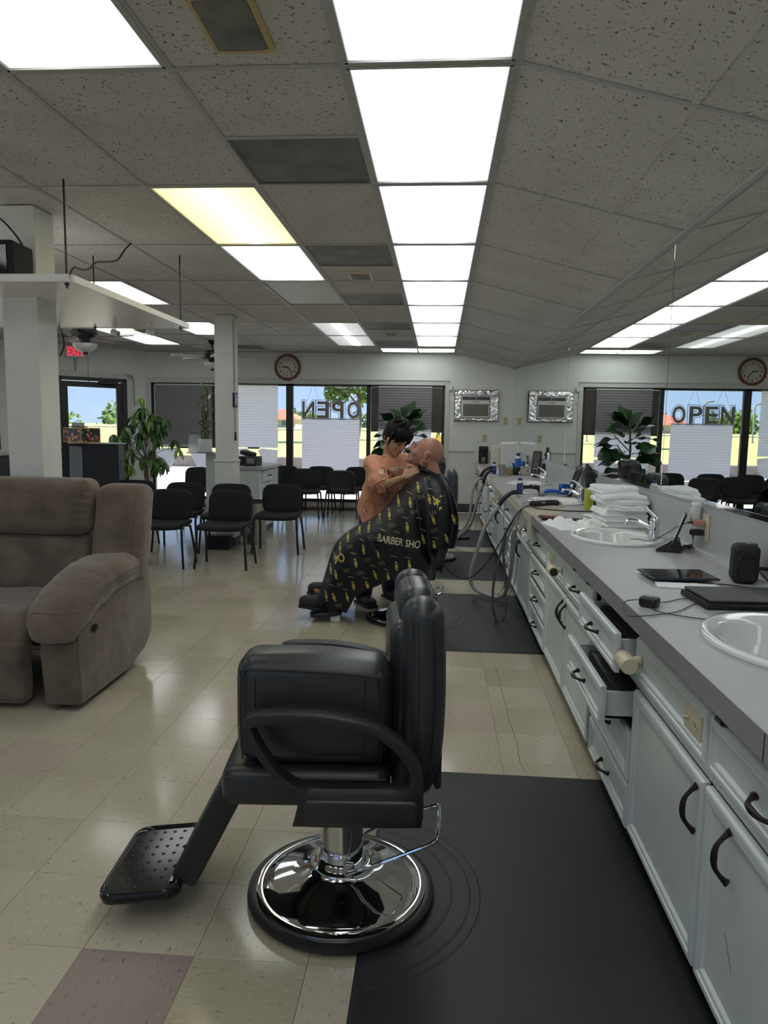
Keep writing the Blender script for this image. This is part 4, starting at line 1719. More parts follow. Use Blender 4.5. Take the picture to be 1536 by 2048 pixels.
first = guest_chair((-2.73, 6.95), 0, 'black guest chair facing the camera, front row, just right of the sofa arm')
for x, y, rz, lab in ((-2.107, 6.965, 0, 'black guest chair facing the camera, front row, in front of the white column'),
                      (-1.775, 7.885, 0, 'black guest chair facing the camera right of the front row, by the white desk cabinet'),
                      (-2.34, 7.78, 0, 'black guest chair half hidden directly behind the front row chair at the column'),
                      (-2.90, 7.85, 0, 'black guest chair half hidden behind the front row chair next to the sofa'),
                      (-3.55, 8.02, 0, 'black guest chair whose top shows above the sofa arm, behind the other'),
                      (-3.33, 6.95, 0, 'black guest chair almost hidden behind the sofa wing'),
                      (-3.76, 10.88, 0, 'black guest chair by the left window left of the column'),
                      (-3.68, 11.80, 0, 'black guest chair against the left window, its top rising behind another chair'),
                      (-2.70, 11.02, 0, 'black guest chair partly hidden by the desk drawers'),
                      (-2.585, 11.78, 0, 'black guest chair under the thick window mullion, against the glass'),
                      (-2.07, 11.02, 0, 'black guest chair facing the camera below the reversed N and E letters'),
                      (-1.975, 11.80, 0, 'black guest chair against the window below the bluish shade'),
                      (-1.49, 11.12, 180, 'black guest chair with its back shell turned to the camera'),
                      (-1.335, 11.82, 0, 'black guest chair against the window left of the barber in orange'),
                      (-.70, 11.2, 0, 'black guest chair hidden behind the barber, seen in the mirror')):
    dup(first, (x, y, 0), rz, lab)

# ================================================================ BARBER CHAIRS
M_VINYL = mat('black vinyl', (.022, .024, .027), .34, var=.12, scale=18, bump=.12, bscale=220)
M_VINYLG = mat('grey black vinyl', (.042, .046, .053), .38, var=.12, scale=18, bump=.12, bscale=220)
M_ARM = mat('black polyurethane', (.016, .016, .017), .5, var=.15, bump=.08, bscale=400)


def barber_chair(loc, rz, lab, seat=.395, vin=None, full=True, bang=0, rise=0, btw=0):
    """front towards -x; origin on the floor under the pump"""
    vin = vin or M_VINYL
    t = thing('barber_chair', lab, 'barber chair', (loc[0], loc[1], loc[2] if len(loc) > 2 else 0), rz)
    # base
    bm = B()
    lathe(bm, [(0, .001), (.275, .001), (.281, .008), (.279, .018), (.262, .024), (.25, .022)], 64)
    obj('base_ring', bm, M_BLACK, t)
    bm = B()
    lathe(bm, [(.255, .022), (.254, .03), (.244, .034), (.235, .033), (.232, .036), (.20, .047), (.15, .060), (.10, .078), (.086, .088), (.085, .094), (.076, .098), (.074, .100), (.070, .112), (.066, .116), (.062, .118)], 64)
    obj('base_dome', bm, M_CHROME, t, 50)
    bm = B()
    cyl(bm, (0, 0, .09), (0, 0, .30), .064, .064, 40)
    cyl(bm, (0, 0, .29), (0, 0, seat + rise), .042, .042, 28)
    obj('pump_column', bm, M_CHROME, t)
    # pump lever
    bm = B()
    loop = spline([(.02, -.080, .105), (.10, -.10, .145), (.21, -.115, .200), (.262, -.112, .222), (.280, -.09, .232), (.295, .05, .232), (.275, .085, .225), (.12, .07, .17), (.04, .055, .125)], 5)
    tube(bm, loop, .0055, 8)
    obj('pump_lever', bm, M_CHROME, t)
    bm = B()
    sbox(bm, (.026, -.07, .108), (.03, .018, .05), .006, (1, 1, 1))
    cyl(bm, (.026, -.084, .105), (.026, -.056, .105), .008, n=12)
    obj('lever_clamp', bm, M_STEEL, t)
    z = seat + rise
    # seat cushion
    def sf(p):
        return (p[0], p[1], p[2] + (.012 * (1 - (p[1] / .24) ** 2) if p[2] > z + .05 else 0))
    bm = sbox(B(), (-.085, 0, z + .053), (.45, .475, .108), .035, (6, 8, 2), f=sf)
    s = obj('seat', bm, vin, t, 60)
    if full:
        bm = B()
        tube(bm, [(-.30, -.236, z + .088), (-.30, .236, z + .088)], .0022, 6)
        tube(bm, [(-.30, -.2365, z + .088), (.13, -.2365, z + .088)], .0022, 6)
        obj('seat_seam', bm, M_BLACK, s)
    bm = box(B(), (-.20, -.15, z - .03), (.13, .15, z + .004), .006)
    obj('seat_bracket', bm, M_BLACK, t)
    # backrest: two side bolsters, a centre pad and a headrest pad between them
    Bk = Matrix.Translation((.205, 0, z + .022)) @ Matrix.Rotation(R(btw), 4, 'Z') @ Matrix.Rotation(R(bang), 4, 'Y')

    def curve(p, amp=.0):
        u = (p[2] - .27) / .27
        return Vector((p[0] + .018 * u * u, p[1], p[2]))

    def bol(s):
        return sbox(B(), (.0, s * .185, .275), (.112, .130, .545), .054, (2, 2, 12), f=lambda p: Bk @ Vector((p[0] - .028 * (max(0, .2 - p[2]) / .2) ** 2 + .012 * math.sin(p[2] * 5), p[1] + s * .02 * math.sin(min(1, p[2] / .5) * PI), p[2])))
    for s in (-1, 1):
        b_ = obj('back_bolster', bol(s), vin, t, 60)
        if full:
            bm = B()
            pts = [Bk @ Vector((-.02 + .012 * math.sin(zz * 5), s * (.2495 + .02 * math.sin(min(1, zz / .5) * PI)), zz)) for zz in [.05 + .045 * k for k in range(11)]]
            tube(bm, pts, .0016, 6)
            pts = [Bk @ Vector((.022 + .012 * math.sin(zz * 5), s * (.2495 + .02 * math.sin(min(1, zz / .5) * PI)), zz)) for zz in [.05 + .045 * k for k in range(11)]]
            tube(bm, pts, .0016, 6)
            obj('piping', bm, M_BLACKM, b_)
    bm = sbox(B(), (-.012, 0, .235), (.13, .31, .46), .04, (2, 6, 10), f=lambda p: Bk @ Vector(p))
    obj('back_pad', bm, vin, t, 60)
    bm = sbox(B(), (.004, 0, .488), (.11, .235, .125), .048, (2, 6, 3), f=lambda p: Bk @ Vector(p))
    h_ = obj('headrest', bm, vin, t, 60)
    if full:
        bm = B()
        for xx in (-.018, .028):
            pts = [Bk @ Vector((xx, .1185 * math.cos(a), .503 + .048 * math.sin(a))) for a in [PI * k / 14 for k in range(15)]]
            tube(bm, pts, .0016, 6)
        obj('piping', bm, M_BLACKM, h_)
    bm = sbox(B(), (.055, 0, .25), (.02, .40, .46), .009, (1, 6, 8), f=lambda p: Bk @ Vector(p))
    obj('back_shell', bm, M_BLACKM, t, 60)
    # arms: D loop above a boxed panel, traced from the side, 45 mm thick
    for s in (-1, 1):
        outer = spline([(-.228, .285), (-.20, .302), (-.05, .304), (.09, .278), (.165, .236), (.212, .175), (.223, .11), (.223, .02), (.212, .006), (-.085, .004), (-.097, .015), (-.097, .095), (-.152, .135), (-.20, .195), (-.228, .265)], 3, True)
        inner = spline([(-.198, .268), (-.05, .276), (.08, .252), (.14, .215), (.18, .165), (.185, .122), (.17, .112), (-.06, .108), (-.13, .142), (-.178, .205), (-.202, .25)], 4, True)
        def ringify(pl, n):
            pts = [Vector((p.x, p.y)) for p in pl]
            c = Vector((0.0, .19))
            out = []
            for k in range(n):
                a = 2 * PI * k / n
                d = Vector((math.cos(a), math.sin(a)))
                best = None
                for p, q in zip(pts, pts[1:] + pts[:1]):
                    e = q - p
                    den = d.x * e.y - d.y * e.x
                    if abs(den) < 1e-12:
                        continue
                    w = p - c
                    tt_ = (w.x * e.y - w.y * e.x) / den
                    u_ = (w.x * d.y - w.y * d.x) / den
                    if tt_ > 0 and -1e-6 <= u_ <= 1 + 1e-6 and (best is None or tt_ > best):
                        best = tt_
                out.append(c + d * (best or .1))
            return out
        no = 72
        O_ = ringify([Vector((p[0], p[1], 0)) for p in outer], no)
        I_ = ringify([Vector((p[0], p[1], 0)) for p in inner], no)
        cy_ = s * .30
        T_ = .024
        bm = B()
        rings = []
        for f_, yy in ((0, -.6), (.0, .6), (.12, 1), (.5, 1.12), (.88, 1), (1, .6), (1, -.6), (.88, -1), (.5, -1.12), (.12, -1)):
            rings.append([(O_[k].x * (1 - f_) + I_[k].x * f_, cy_ + yy * T_, z - .005 + (O_[k].y * (1 - f_) + I_[k].y * f_)) for k in range(no)])
        vs = [[bm.verts.new(p) for p in rg] for rg in rings]
        m_ = len(vs)
        for i in range(m_):
            a_, b_ = vs[i], vs[(i + 1) % m_]
            for k in range(no):
                face(bm, [a_[k], a_[(k + 1) % no], b_[(k + 1) % no], b_[k]])
        ar = obj('armrest', bm, M_ARM, t, 50)
        bm = sbox(B(), (.065, cy_ + s * .022, z + .045), (.285, .022, .068), .010, (6, 1, 2))
        obj('arm_panel', bm, vin, ar, 60)
        bm = box(B(), (-.06, cy_ - s * .06 - .005, z - .012), (.18, cy_ - s * .06 + .005, z + .03))
        obj('arm_bracket', bm, M_BLACKM, ar)
    # leg panel and foot plate
    tz = z
    A_ = Vector((-.30, 0, tz + .0))
    Bq = Vector((-.445, 0, tz - .285))
    d = (Bq - A_)
    bm = B()
    mid = (A_ + Bq) / 2
    ang = math.degrees(math.atan2(d.x, -d.z))
    Tl = Matrix.Translation(mid) @ Matrix.Rotation(R(-ang), 4, 'Y')
    sbox(bm, (0, 0, 0), (.075, .27, d.length), .012, (2, 4, 6), M=Tl)
    obj('leg_panel', bm, M_ARM, t, 50)
    bm = B()
    tube(bm, [(-.345, -.10, tz - .045), (-.30, -.10, tz - .035), (-.10, -.13, tz - .005)], .012, 8, flat=(.5, 1))
    tube(bm, [(-.345, .10, tz - .045), (-.30, .10, tz - .035), (-.10, .13, tz - .005)], .012, 8, flat=(.5, 1))
    obj('foot_strut', bm, M_ARM, t)
    pz = tz - .298
    Tp = Matrix.Translation((-.56, 0, pz)) @ Matrix.Rotation(R(-6), 4, 'Y')
    bm = B()
    rings = [[Tp @ Vector((x, y, zz)) for x, y in rrect(.235 - i, .36 - i, .045, 6)] for zz, i in ((-.028, .05), (-.018, .006), (0, 0), (.010, .006), (.012, .014), (.010, .022), (.004, .03))]
    loft(bm, rings)
    tube(bm, [Tp @ Vector((.05, -.05, -.02)), Vector((-.42, -.05, tz - .25))], .014, 8)
    tube(bm, [Tp @ Vector((.05, .05, -.02)), Vector((-.42, .05, tz - .25))], .014, 8)
    fp = obj('foot_plate', bm, mat('glossy black plate', (.008, .008, .009), .12, var=.1), t, 40)
    if full:
        bm = B()
        for i in range(6):
            for j in range(8):
                ball(bm, Tp @ Vector((-.08 + .032 * i, -.14 + .04 * j, .004)), (.006, .006, .0028), 8)
        obj('foot_plate_studs', bm, mat('glossy black plate', (.008, .008, .009), .12), fp, 60, stuff=True)
        bm = box(B(), (-.004, -.13, .0), (.008, .13, .004), .001, 1, Tp @ Matrix.Translation((.082, 0, .006)))
        obj('wear_strip', bm, M_STEEL, fp, None)
    return t


barber_chair((-.262, 2.015, .0095), 4.0, 'nearest black vinyl barber chair with chrome pump base and a cushion on its seat', seat=.385, btw=2.5)
# booster cushion standing against the near arm
t = thing('booster_cushion', 'black vinyl booster cushion standing on the nearest barber chair seat', 'cushion', (-.315, 1.855, .512), 3)
def bf(p):
    x, y, zz = p
    return (x, y, zz - (.018 * max(0, (x - .0) / .2) ** 1.5 if zz > .15 else 0))
bm = sbox(B(), (0, 0, .147), (.405, .155, .290), .045, (8, 3, 8), f=bf, puff=.006)
cb = obj('cover', bm, M_VINYL, t, 60)
bm = B()
edge = [(-.195, -.0795, .02), (-.200, -.0795, .12), (-.197, -.0795, .235), (-.165, -.0795, .262), (.15, -.0795, .252), (.185, -.0795, .222), (.196, -.0795, .12), (.19, -.0795, .02)]
tube(bm, spline([(x * .94, y - .0005, z_) for x, y, z_ in edge], 6), .0022, 6)
obj('piping', bm, M_BLACKM, cb)
bm = B()
for xx in (-.150, .135):
    tube(bm, [(xx, -.0815, .03), (xx, -.0825, .245)], .0012, 6)
obj('seam', bm, M_BLACKM, cb)
barber_chair((-.235, 5.20, .0005), 2, 'black barber chair in which the caped client lies back', seat=.36, rise=.0, bang=12, vin=M_VINYLG)
barber_chair((-.06, 7.72, .0095), 0, 'black barber chair on the third mat behind the client', seat=.40, vin=M_VINYLG)
barber_chair((-.22, 9.5, .0095), 0, 'black barber chair on the farthest mat with a dark garment over its back', seat=.42, vin=M_VINYLG)
bm = B()
def drape(p):
    n = noise.noise(Vector(p) * 11) * .03 + noise.noise(Vector(p) * 27) * .012
    return (p[0] + n, p[1] + noise.noise(Vector(p) * 9 + Vector((5, 0, 0))) * .03, p[2] + n * .6)
sbox(bm, (0, 0, 0), (.20, .46, .30), .07, (8, 14, 10), f=drape)
t = thing('draped_garment', 'crumpled black garment hung over the back of the farthest barber chair', 'garment', (-.02, 9.5, .90))
obj('cloth', bm, mat('black satin', (.03, .03, .033), .3, var=.4, scale=30), t, 70)
bm = B()
for k in range(5):
    y = -.18 + .09 * k
    tube(bm, spline([(-.09, y, -.12), (-.115, y + .02, .0), (-.08, y, .12)], 4), .012, 8)
obj('fold', bm, mat('black satin', (.03, .03, .033), .3), t, 70)

# ================================================================ SOFA
def suede():
    m, nt, p = nodes('brown suede')
    co = objco(nt)
    n = N(nt, 'TexNoise', Scale=5, Detail=6, Roughness=.6)
    L(nt, co, n.inputs['Vector'])
    r = ramp(nt, n.outputs[0], [(.3, (.085, .062, .045)), (.5, (.135, .100, .074)), (.72, (.20, .155, .118))])
    L(nt, r.outputs[0], p.inputs['Base Color'])
    p.inputs['Roughness'].default_value = .9
    p.inputs['Sheen Weight'].default_value = .35
    n2 = N(nt, 'TexNoise', Scale=160, Detail=3)
    L(nt, co, n2.inputs['Vector'])
    n3 = N(nt, 'TexNoise', Scale=14, Detail=3)
    L(nt, co, n3.inputs['Vector'])
    b1 = N(nt, 'Bump', Strength=.25, Distance=.002)
    L(nt, n2.outputs[0], b1.inputs['Height'])
    b2 = N(nt, 'Bump', Strength=.5, Distance=.012)
    L(nt, n3.outputs[0], b2.inputs['Height'])
    L(nt, b1.outputs[0], b2.inputs['Normal'])
    L(nt, b2.outputs[0], p.inputs['Normal'])
    return m


M_SUEDE = suede()
M_STITCH = mat('brown thread', (.10, .085, .07), .8)
sf = thing('recliner_sofa', 'brown suede recliner sofa with pillowy arm at the left edge', 'sofa', (-2.6, 3.75, 0))
SO = Vector((-2.6, 3.75, 0))


def wr(p, a=.006, f=14):
    """soft cloth wrinkles"""
    return noise.noise(Vector(p) * f) * a


def side_outline():
    # outer side panel of the arm, (y, z): front edge slopes out to the foot, top follows under the pad
    return [(3.245, .035), (3.215, .30), (3.235, .455), (3.42, .47), (3.62, .545), (3.92, .585), (4.06, .60), (4.12, .50), (4.13, .17), (4.02, .09), (3.80, .035)]


# base of arm
bm = B()
ol = [(y - 3.75, z) for y, z in side_outline()]
prism(bm, [(p[0], p[1]) for p in ol], .19, M=Matrix.Translation((.80, 0, 0)) @ Matrix.Rotation(-PI / 2, 4, 'Z') @ Matrix.Scale(-1, 4, (1, 0, 0)), bev=.02)
bmesh.ops.recalc_face_normals(bm, faces=bm.faces)
arm = obj('arm_side', bm, M_SUEDE, sf, 50)
bm = B()
tube(bm, [(.897, -.505, .05), (.897, -.528, .30), (.897, -.515, .45)], .0025, 6)
obj('seam', bm, M_STITCH, arm)
# recliner pull
bm = B()
lathe(bm, [(0, 0), (.030, 0), (.031, .006), (.022, .008), (.020, .003), (0, .003)], 24, (.896, -.36, .385), 'x', 1.0, .62)
pl = obj('recliner_pull', bm, M_BLACK, arm)
obj('pull_lever', sbox(B(), (.902, -.36, .385), (.010, .016, .040), .004, (1, 1, 2)), M_BLACK, pl)


def arm_pad():
    bm = B()
    path = [(-.555, .475, .045, .115), (-.54, .505, .060, .13), (-.49, .552, .078, .145), (-.38, .605, .090, .15), (-.22, .650, .094, .15), (-.05, .672, .092, .148), (.10, .668, .090, .14), (.22, .645, .086, .13), (.28, .61, .06, .10)]
    pts = spline([(p[0], p[1], 0) for p in path], 4)
    hs = spline([(p[2], p[3], 0) for p in path], 4)
    rings = []
    for P_, H_ in zip(pts, hs):
        rg = []
        for k in range(24):
            a = 2 * PI * k / 24
            ca, sa = math.cos(a), math.sin(a)
            x = .785 + H_.y * math.copysign(abs(ca) ** .72, ca)
            z = P_.y - .045 + H_.x * math.copysign(abs(sa) ** .75, sa) - .03
            w_ = wr((x, P_.x * 2.2, z), .010, 9) + wr((x * 3, P_.x * 8, z), .005, 6)
            rg.append((x + w_ * ca, P_.x, z + w_ * sa))
        rings.append(rg)
    loft(bm, rings)
    return bm


ap = obj('arm_pad', arm_pad(), M_SUEDE, sf, 80)
tmp = arm_pad()
tr_ = BVHTree.FromBMesh(tmp)
tmp.free()


def snap(tree_, pts, r=.0022, k=8):
    b = B()
    tube(b, [tree_.find_nearest(p)[0] for p in spline(pts, k)], r, 6)
    return b


obj('seam', snap(tr_, [(.66, -.54, .50), (.74, -.57, .52), (.84, -.56, .51), (.93, -.48, .50), (.95, -.36, .55), (.95, -.1, .61), (.94, .2, .60)]), M_STITCH, ap)
for k in range(26):
    a = (k - 13) / 13
    y = -.45 + .62 * k / 25
    q = snap(tr_, [(.96, y, .60 - .12 * a * 0), (.95, y + .008, .56 - .0 * a)], .0016, 3)
    if k == 0:
        gather = q
    else:
        merge(gather, q)
obj('gather_stitch', gather, M_STITCH, ap, 40, stuff=True)


def back_slab(x0, x1, z0, z1, ybase, lean, th, rnd=.05, lab='back_cushion', n=(10, 3, 10)):
    cx, w, h = (x0 + x1) / 2, x1 - x0, z1 - z0

    def f(p):
        # gathered pleats down both side seams
        u = abs(p[0] - cx) / (w / 2)
        g = .007 * math.sin(p[2] * 150) * max(0, (u - .72) / .28) if u > .72 else 0
        b = .012 * (1 - u * u) * math.sin(PI * min(1, max(0, (p[2] - z0) / h)))
        y = p[1] + lean * (p[2] - z0) + (-b + g if p[1] < 0 else 0) + wr(p, .012, 6)
        return (p[0], ybase + y, p[2])
    return sbox(B(), (cx, 0, (z0 + z1) / 2), (w, th, h), rnd, n, f=f)


# seat, lower back, upper back, side wing; second seat beyond the picture edge
for x0, x1 in ((-.10, .615), (-.83, -.11)):
    obj('seat_cushion', sbox(B(), ((x0 + x1) / 2, -.19, .385), (x1 - x0 - .005, .66, .17), .06, (12, 12, 3), f=lambda p: (p[0], p[1], p[2] - (.10 * max(0, (-.38 - p[1]) / .15) ** 2) + wr(p, .012, 6))), M_SUEDE, sf, 80)
    obj('front_panel', sbox(B(), ((x0 + x1) / 2, -.475, .20), (x1 - x0 - .008, .12, .29), .035, (10, 2, 5), f=lambda p: (p[0], p[1] + wr(p, .01, 7), p[2])), M_SUEDE, sf, 80)
    obj('leg_rest', sbox(B(), ((x0 + x1) / 2, -.465, .09), (x1 - x0 - .02, .10, .13), .03, (8, 2, 2)), M_SUEDE, sf, 80)
    obj('lower_back_cushion', back_slab(x0 + .02, x1 - .01, .43, .775, .18, .30, .17, .06, n=(12, 3, 8)), M_SUEDE, sf, 80)
    c_ = obj('upper_back_cushion', back_slab(x0 + .02 - .01, x1 - .002, .765, 1.085, .225, .26, .19, .07, n=(16, 3, 18)), M_SUEDE, sf, 80)
    bm = B()
    for s_, xx in ((1, x1 - .045), (-1, x0 + .05)):
        tube(bm, spline([(xx, .118, .80), (xx, .150, .92), (xx, .185, 1.02), (xx, .23, 1.075)], 5), .0022, 6)
    obj('seam', bm, M_STITCH, c_)
wing = obj('back_wing', back_slab(.622, .925, .50, 1.055, .20, .24, .20, .07, n=(8, 3, 20)), M_SUEDE, sf, 80)
bm = B()
tube(bm, spline([(.885, .115, .62), (.888, .13, .75), (.888, .165, .9), (.888, .205, 1.0)], 5), .0022, 6)
obj('seam', bm, M_STITCH, wing)
obj('back_frame', box(B(), (-.82, .28, .06), (.86, .37, .60), .02), M_SUEDE, sf)
bm = B()
for x in (.78, -.78):
    for y in (-.42, .30):
        cyl(bm, (x, y, 0), (x, y, .05), .022, n=10)
obj('feet', bm, M_BLACK, sf, stuff=True)

POLES = [(-0.640, 0.615), (-0.558, 0.680), (-0.482, 0.699), (-0.415, 0.787), (-0.333, 0.799), (-0.185, 0.895), (-0.273, 0.890), (-0.134, 0.995), (-0.054, 0.922), (-0.021, 0.783), (-0.199, 0.734), (-0.088, 0.644), (0.071, 0.655), (-0.508, 0.549), (-0.401, 0.539), (-0.562, 0.450), (-0.267, 0.463), (-0.419, 0.378), (-0.323, 0.381), (-0.577, 0.288), (-0.477, 0.292), (-0.691, 0.537), (-0.757, 0.378), (-0.710, 0.351), (-0.781, 0.190), (-0.720, 0.188), (-0.623, 0.198), (-0.177, 0.476), (0.117, 0.787), (-0.013, 0.608)]
CLUSTERS = [(-0.561, 0.656), (-0.615, 0.560), (-0.479, 0.484), (-0.372, 0.477), (-0.530, 0.388), (-0.631, 0.399), (-0.678, 0.292), (-0.780, 0.303), (-0.688, 0.136), (-0.407, 0.749), (-0.305, 0.742), (-0.457, 0.644), (-0.252, 0.839), (-0.157, 0.838), (-0.111, 0.938), (-0.028, 0.837), (-0.015, 0.715), (-0.077, 1.057)]
DASHES = [(-0.526, 0.617), (-0.424, 0.607), (-0.372, 0.707), (-0.266, 0.700), (-0.217, 0.800), (-0.122, 0.794), (-0.196, 0.959), (-0.583, 0.521), (-0.287, 0.536), (-0.188, 0.531), (-0.441, 0.448), (-0.337, 0.437), (-0.599, 0.356), (-0.495, 0.349), (-0.643, 0.259), (-0.745, 0.279), (-0.093, 0.716), (-0.007, 0.664), (-0.052, 0.993)]

# ================================================================ PEOPLE
def skin_mat(name, a, b):
    m, nt, p = nodes(name)
    co = objco(nt)
    n = N(nt, 'TexNoise', Scale=14, Detail=4)
    L(nt, co, n.inputs['Vector'])
    r = ramp(nt, n.outputs[0], [(.3, a), (.7, b)])
    L(nt, r.outputs[0], p.inputs['Base Color'])
    p.inputs['Roughness'].default_value = .42
    p.inputs['Subsurface Weight'].default_value = .08
    p.inputs['Subsurface Radius'].default_value = (.01, .004, .002)
    return m


M_SKIN1 = skin_mat('skin of the client', (.34, .16, .105), (.42, .21, .145))
M_SKIN2 = skin_mat('skin of the barber', (.40, .22, .135), (.50, .29, .18))


def limb(bm, pts, rad, k=5, n=14):
    """tapered limb with round ends"""
    sp = spline(pts, k)
    rs = [v.x for v in spline([(r, 0, 0) for r in rad], k)]
    tube(bm, sp, 0, n, rad=rs)
    ball(bm, sp[0], rs[0] * .98, 12)
    ball(bm, sp[-1], rs[-1] * .98, 12)


def sections(bm, secs, n=28, k=4):
    """loft of ellipses: (centre, half-width vector, half-depth vector)"""
    cs = spline([s[0] for s in secs], k)
    ws = spline([s[1] for s in secs], k)
    ds = spline([s[2] for s in secs], k)
    loft(bm, [[c + w * math.copysign(abs(math.cos(a)) ** .85, math.cos(a)) + d * math.copysign(abs(math.sin(a)) ** .85, math.sin(a)) for a in [2 * PI * i / n for i in range(n)]] for c, w, d in zip(cs, ws, ds)])


def head_shape(bm, M, sc=1.0, female=False):
    """face towards local -x, crown +z"""
    M = M @ Matrix.Scale(sc, 4)
    for c, r in (((.018, 0, .032), (.097, .074, .088)), ((-.030, 0, -.022), (.066, .060, .082)), ((-.045, 0, -.062), (.047, .045, .045)), ((-.072, 0, -.093), (.024, .026, .020)),
                 ((-.088, 0, .030), (.016, .042, .012)), ((-.062, .036, -.028), (.026, .022, .026)), ((-.062, -.036, -.028), (.026, .022, .026)),
                 ((-.090, 0, -.058), (.013, .024, .008)), ((-.089, 0, -.069), (.012, .020, .008)), ((.02, .045, -.05), (.03, .02, .04)), ((.02, -.045, -.05), (.03, .02, .04))):
        ball(bm, M @ Vector(c), tuple(x * sc for x in r), 18, M.to_3x3().normalized().to_4x4())
    limb(bm, [M @ Vector((-.086, 0, .022)), M @ Vector((-.104, 0, -.004)), M @ Vector((-.114, 0, -.022))], [.009 * sc, .011 * sc, .014 * sc], 3, 10)
    for s in (-1, 1):
        ball(bm, M @ Vector((-.100, s * .011, -.026)), (.010 * sc, .009 * sc, .007 * sc), 10)
        # ear: outer rim and lobe
        pts = [M @ Vector((.012 + .024 * math.cos(a) + .006, s * (.074 + .010 * (1 + math.cos(a)) * .6), -.014 + .033 * math.sin(a))) for a in [R(-110) + R(250) * i / 10 for i in range(11)]]
        limb(bm, pts, [.0058 * sc] * 11, 2, 8)
        ball(bm, M @ Vector((.006, s * .076, -.014)), (.020 * sc, .006 * sc, .028 * sc), 12, M.to_3x3().normalized().to_4x4())


def hand_shape(bm, wrist, d, palm_n, side=1, sc=1.0, curl=.5, spread=.12):
    """hand at wrist pointing along d, palm normal palm_n; thumb leaves the palm on 'side'"""
    d = Vector(d).normalized()
    n = Vector(palm_n)
    n = (n - d * n.dot(d)).normalized()
    s = d.cross(n) * side
    w = Vector(wrist)
    P = lambda a, b, c: w + (d * a + s * b + n * c) * sc
    sections(bm, [(P(-.01, 0, 0), s * .024 * sc, n * .016 * sc), (P(.03, 0, 0), s * .034 * sc, n * .014 * sc), (P(.075, 0, .0), s * .039 * sc, n * .013 * sc), (P(.092, 0, .0), s * .036 * sc, n * .010 * sc)], 16, 3)
    for i, (b, ln) in enumerate(((.030, .070), (.011, .078), (-.009, .073), (-.028, .058))):
        a = P(.084, b, 0)
        dirs = []
        ang = 0
        p = a
        pts = [p]
        for j, f in enumerate((.42, .33, .25)):
            ang += curl * (.55, .75, .6)[j] * (1 + .15 * i)
            v = (d * math.cos(ang) + n * math.sin(ang) + s * spread * (b / .03)).normalized()
            p = p + v * ln * f * sc
            pts.append(p)
        limb(bm, pts, [.0095 * sc, .0088 * sc, .008 * sc, .0068 * sc], 3, 10)
    limb(bm, [P(.02, .026, .004), P(.048, .052, .012), P(.075, .062, .02), P(.095, .060, .03)], [.013 * sc, .0115 * sc, .0098 * sc, .008 * sc], 3, 10)


def organic(name, bm, m, parent, vox=.007, smooth=2, label=None):
    """fuse overlapping volumes into one continuous surface"""
    me = bpy.data.meshes.new('raw')
    bmesh.ops.recalc_face_normals(bm, faces=bm.faces)
    bm.to_mesh(me)
    bm.free()
    o = bpy.data.objects.new('raw', me)
    C.objects.link(o)
    r = o.modifiers.new('r', 'REMESH')
    r.mode = 'VOXEL'
    r.voxel_size = vox
    if smooth:
        s = o.modifiers.new('s', 'SMOOTH')
        s.factor = .5
        s.iterations = smooth
    dg = bpy.context.evaluated_depsgraph_get()
    out = bpy.data.meshes.new_from_object(o.evaluated_get(dg))
    bpy.data.objects.remove(o)
    bpy.data.meshes.remove(me)
    out.materials.clear()
    out.materials.append(m)
    for p in out.polygons:
        p.use_smooth = True
        p.material_index = 0
    ob = bpy.data.objects.new(name, out)
    C.objects.link(ob)
    ob.parent = parent
    if label:
        ob['label'] = label
    return ob


def rel(bm, base):
    return tfm(bm, Matrix.Translation(-Vector(base)))


# ---------------------------------------------------------------- client lying back in the chair
CB = (-.35, 5.20, 0)
client = thing('person', 'bald grey-bearded man lying back in the barber chair under a black and gold cape', 'person', CB)
YC = 5.20
HM = Matrix.Translation((-.094, YC, 1.226)) @ Matrix.Rotation(R(27), 4, 'Y')
bm = B()
head_shape(bm, HM, 1.07)
limb(bm, [HM @ Vector((.035, 0, -.02)), (-.055, YC, 1.13), (-.03, YC, 1.04)], [.062, .060, .066], 4)
yv, xv = Vector((0, 1, 0)), Vector((1, 0, 0))
sections(bm, [(Vector((-.02, YC, 1.065)), yv * .09, xv * .06), (Vector((-.015, YC, 1.01)), yv * .135, xv * .075), (Vector((-.04, YC, .88)), yv * .185, xv * .115), (Vector((-.085, YC, .72)), yv * .165, xv * .125), (Vector((-.10, YC, .58)), yv * .175, xv * .125), (Vector((-.10, YC, .50)), yv * .16, xv * .10)])
for s in (-1, 1):
    limb(bm, [(-.11, YC + s * .09, .545), (-.36, YC + s * .11, .585), (-.56, YC + s * .11, .565)], [.085, .078, .060])
    kx, fz = (-.56, .125) if s < 0 else (-.57, .165)
    limb(bm, [(kx, YC + s * .11, .56), (-.69, YC + s * .10, .36), (-.775, YC + s * .09, fz + .04)], [.058, .056, .040])
    limb(bm, [(-.775, YC + s * .09, fz + .03), (-.83, YC + s * .09, fz - .005), (-.90, YC + s * .09, fz + .01)], [.038, .034, .028])
    limb(bm, [(-.02, YC + s * .12, .96), (-.05, YC + s * .17, .84), (-.14, YC + s * .17, .70)], [.050, .042, .036])
    limb(bm, [(-.14, YC + s * .17, .70), (-.25, YC + s * .12, .68), (-.31, YC + s * .09, .67)], [.038, .032, .026])
    hand_shape(bm, (-.31, YC + s * .085, .67), (-1, -s * .35, -.1), (0, 0, -1), side=s, curl=.3)
body = organic('body', rel(bm, CB), M_SKIN1, client, .0065, 2)
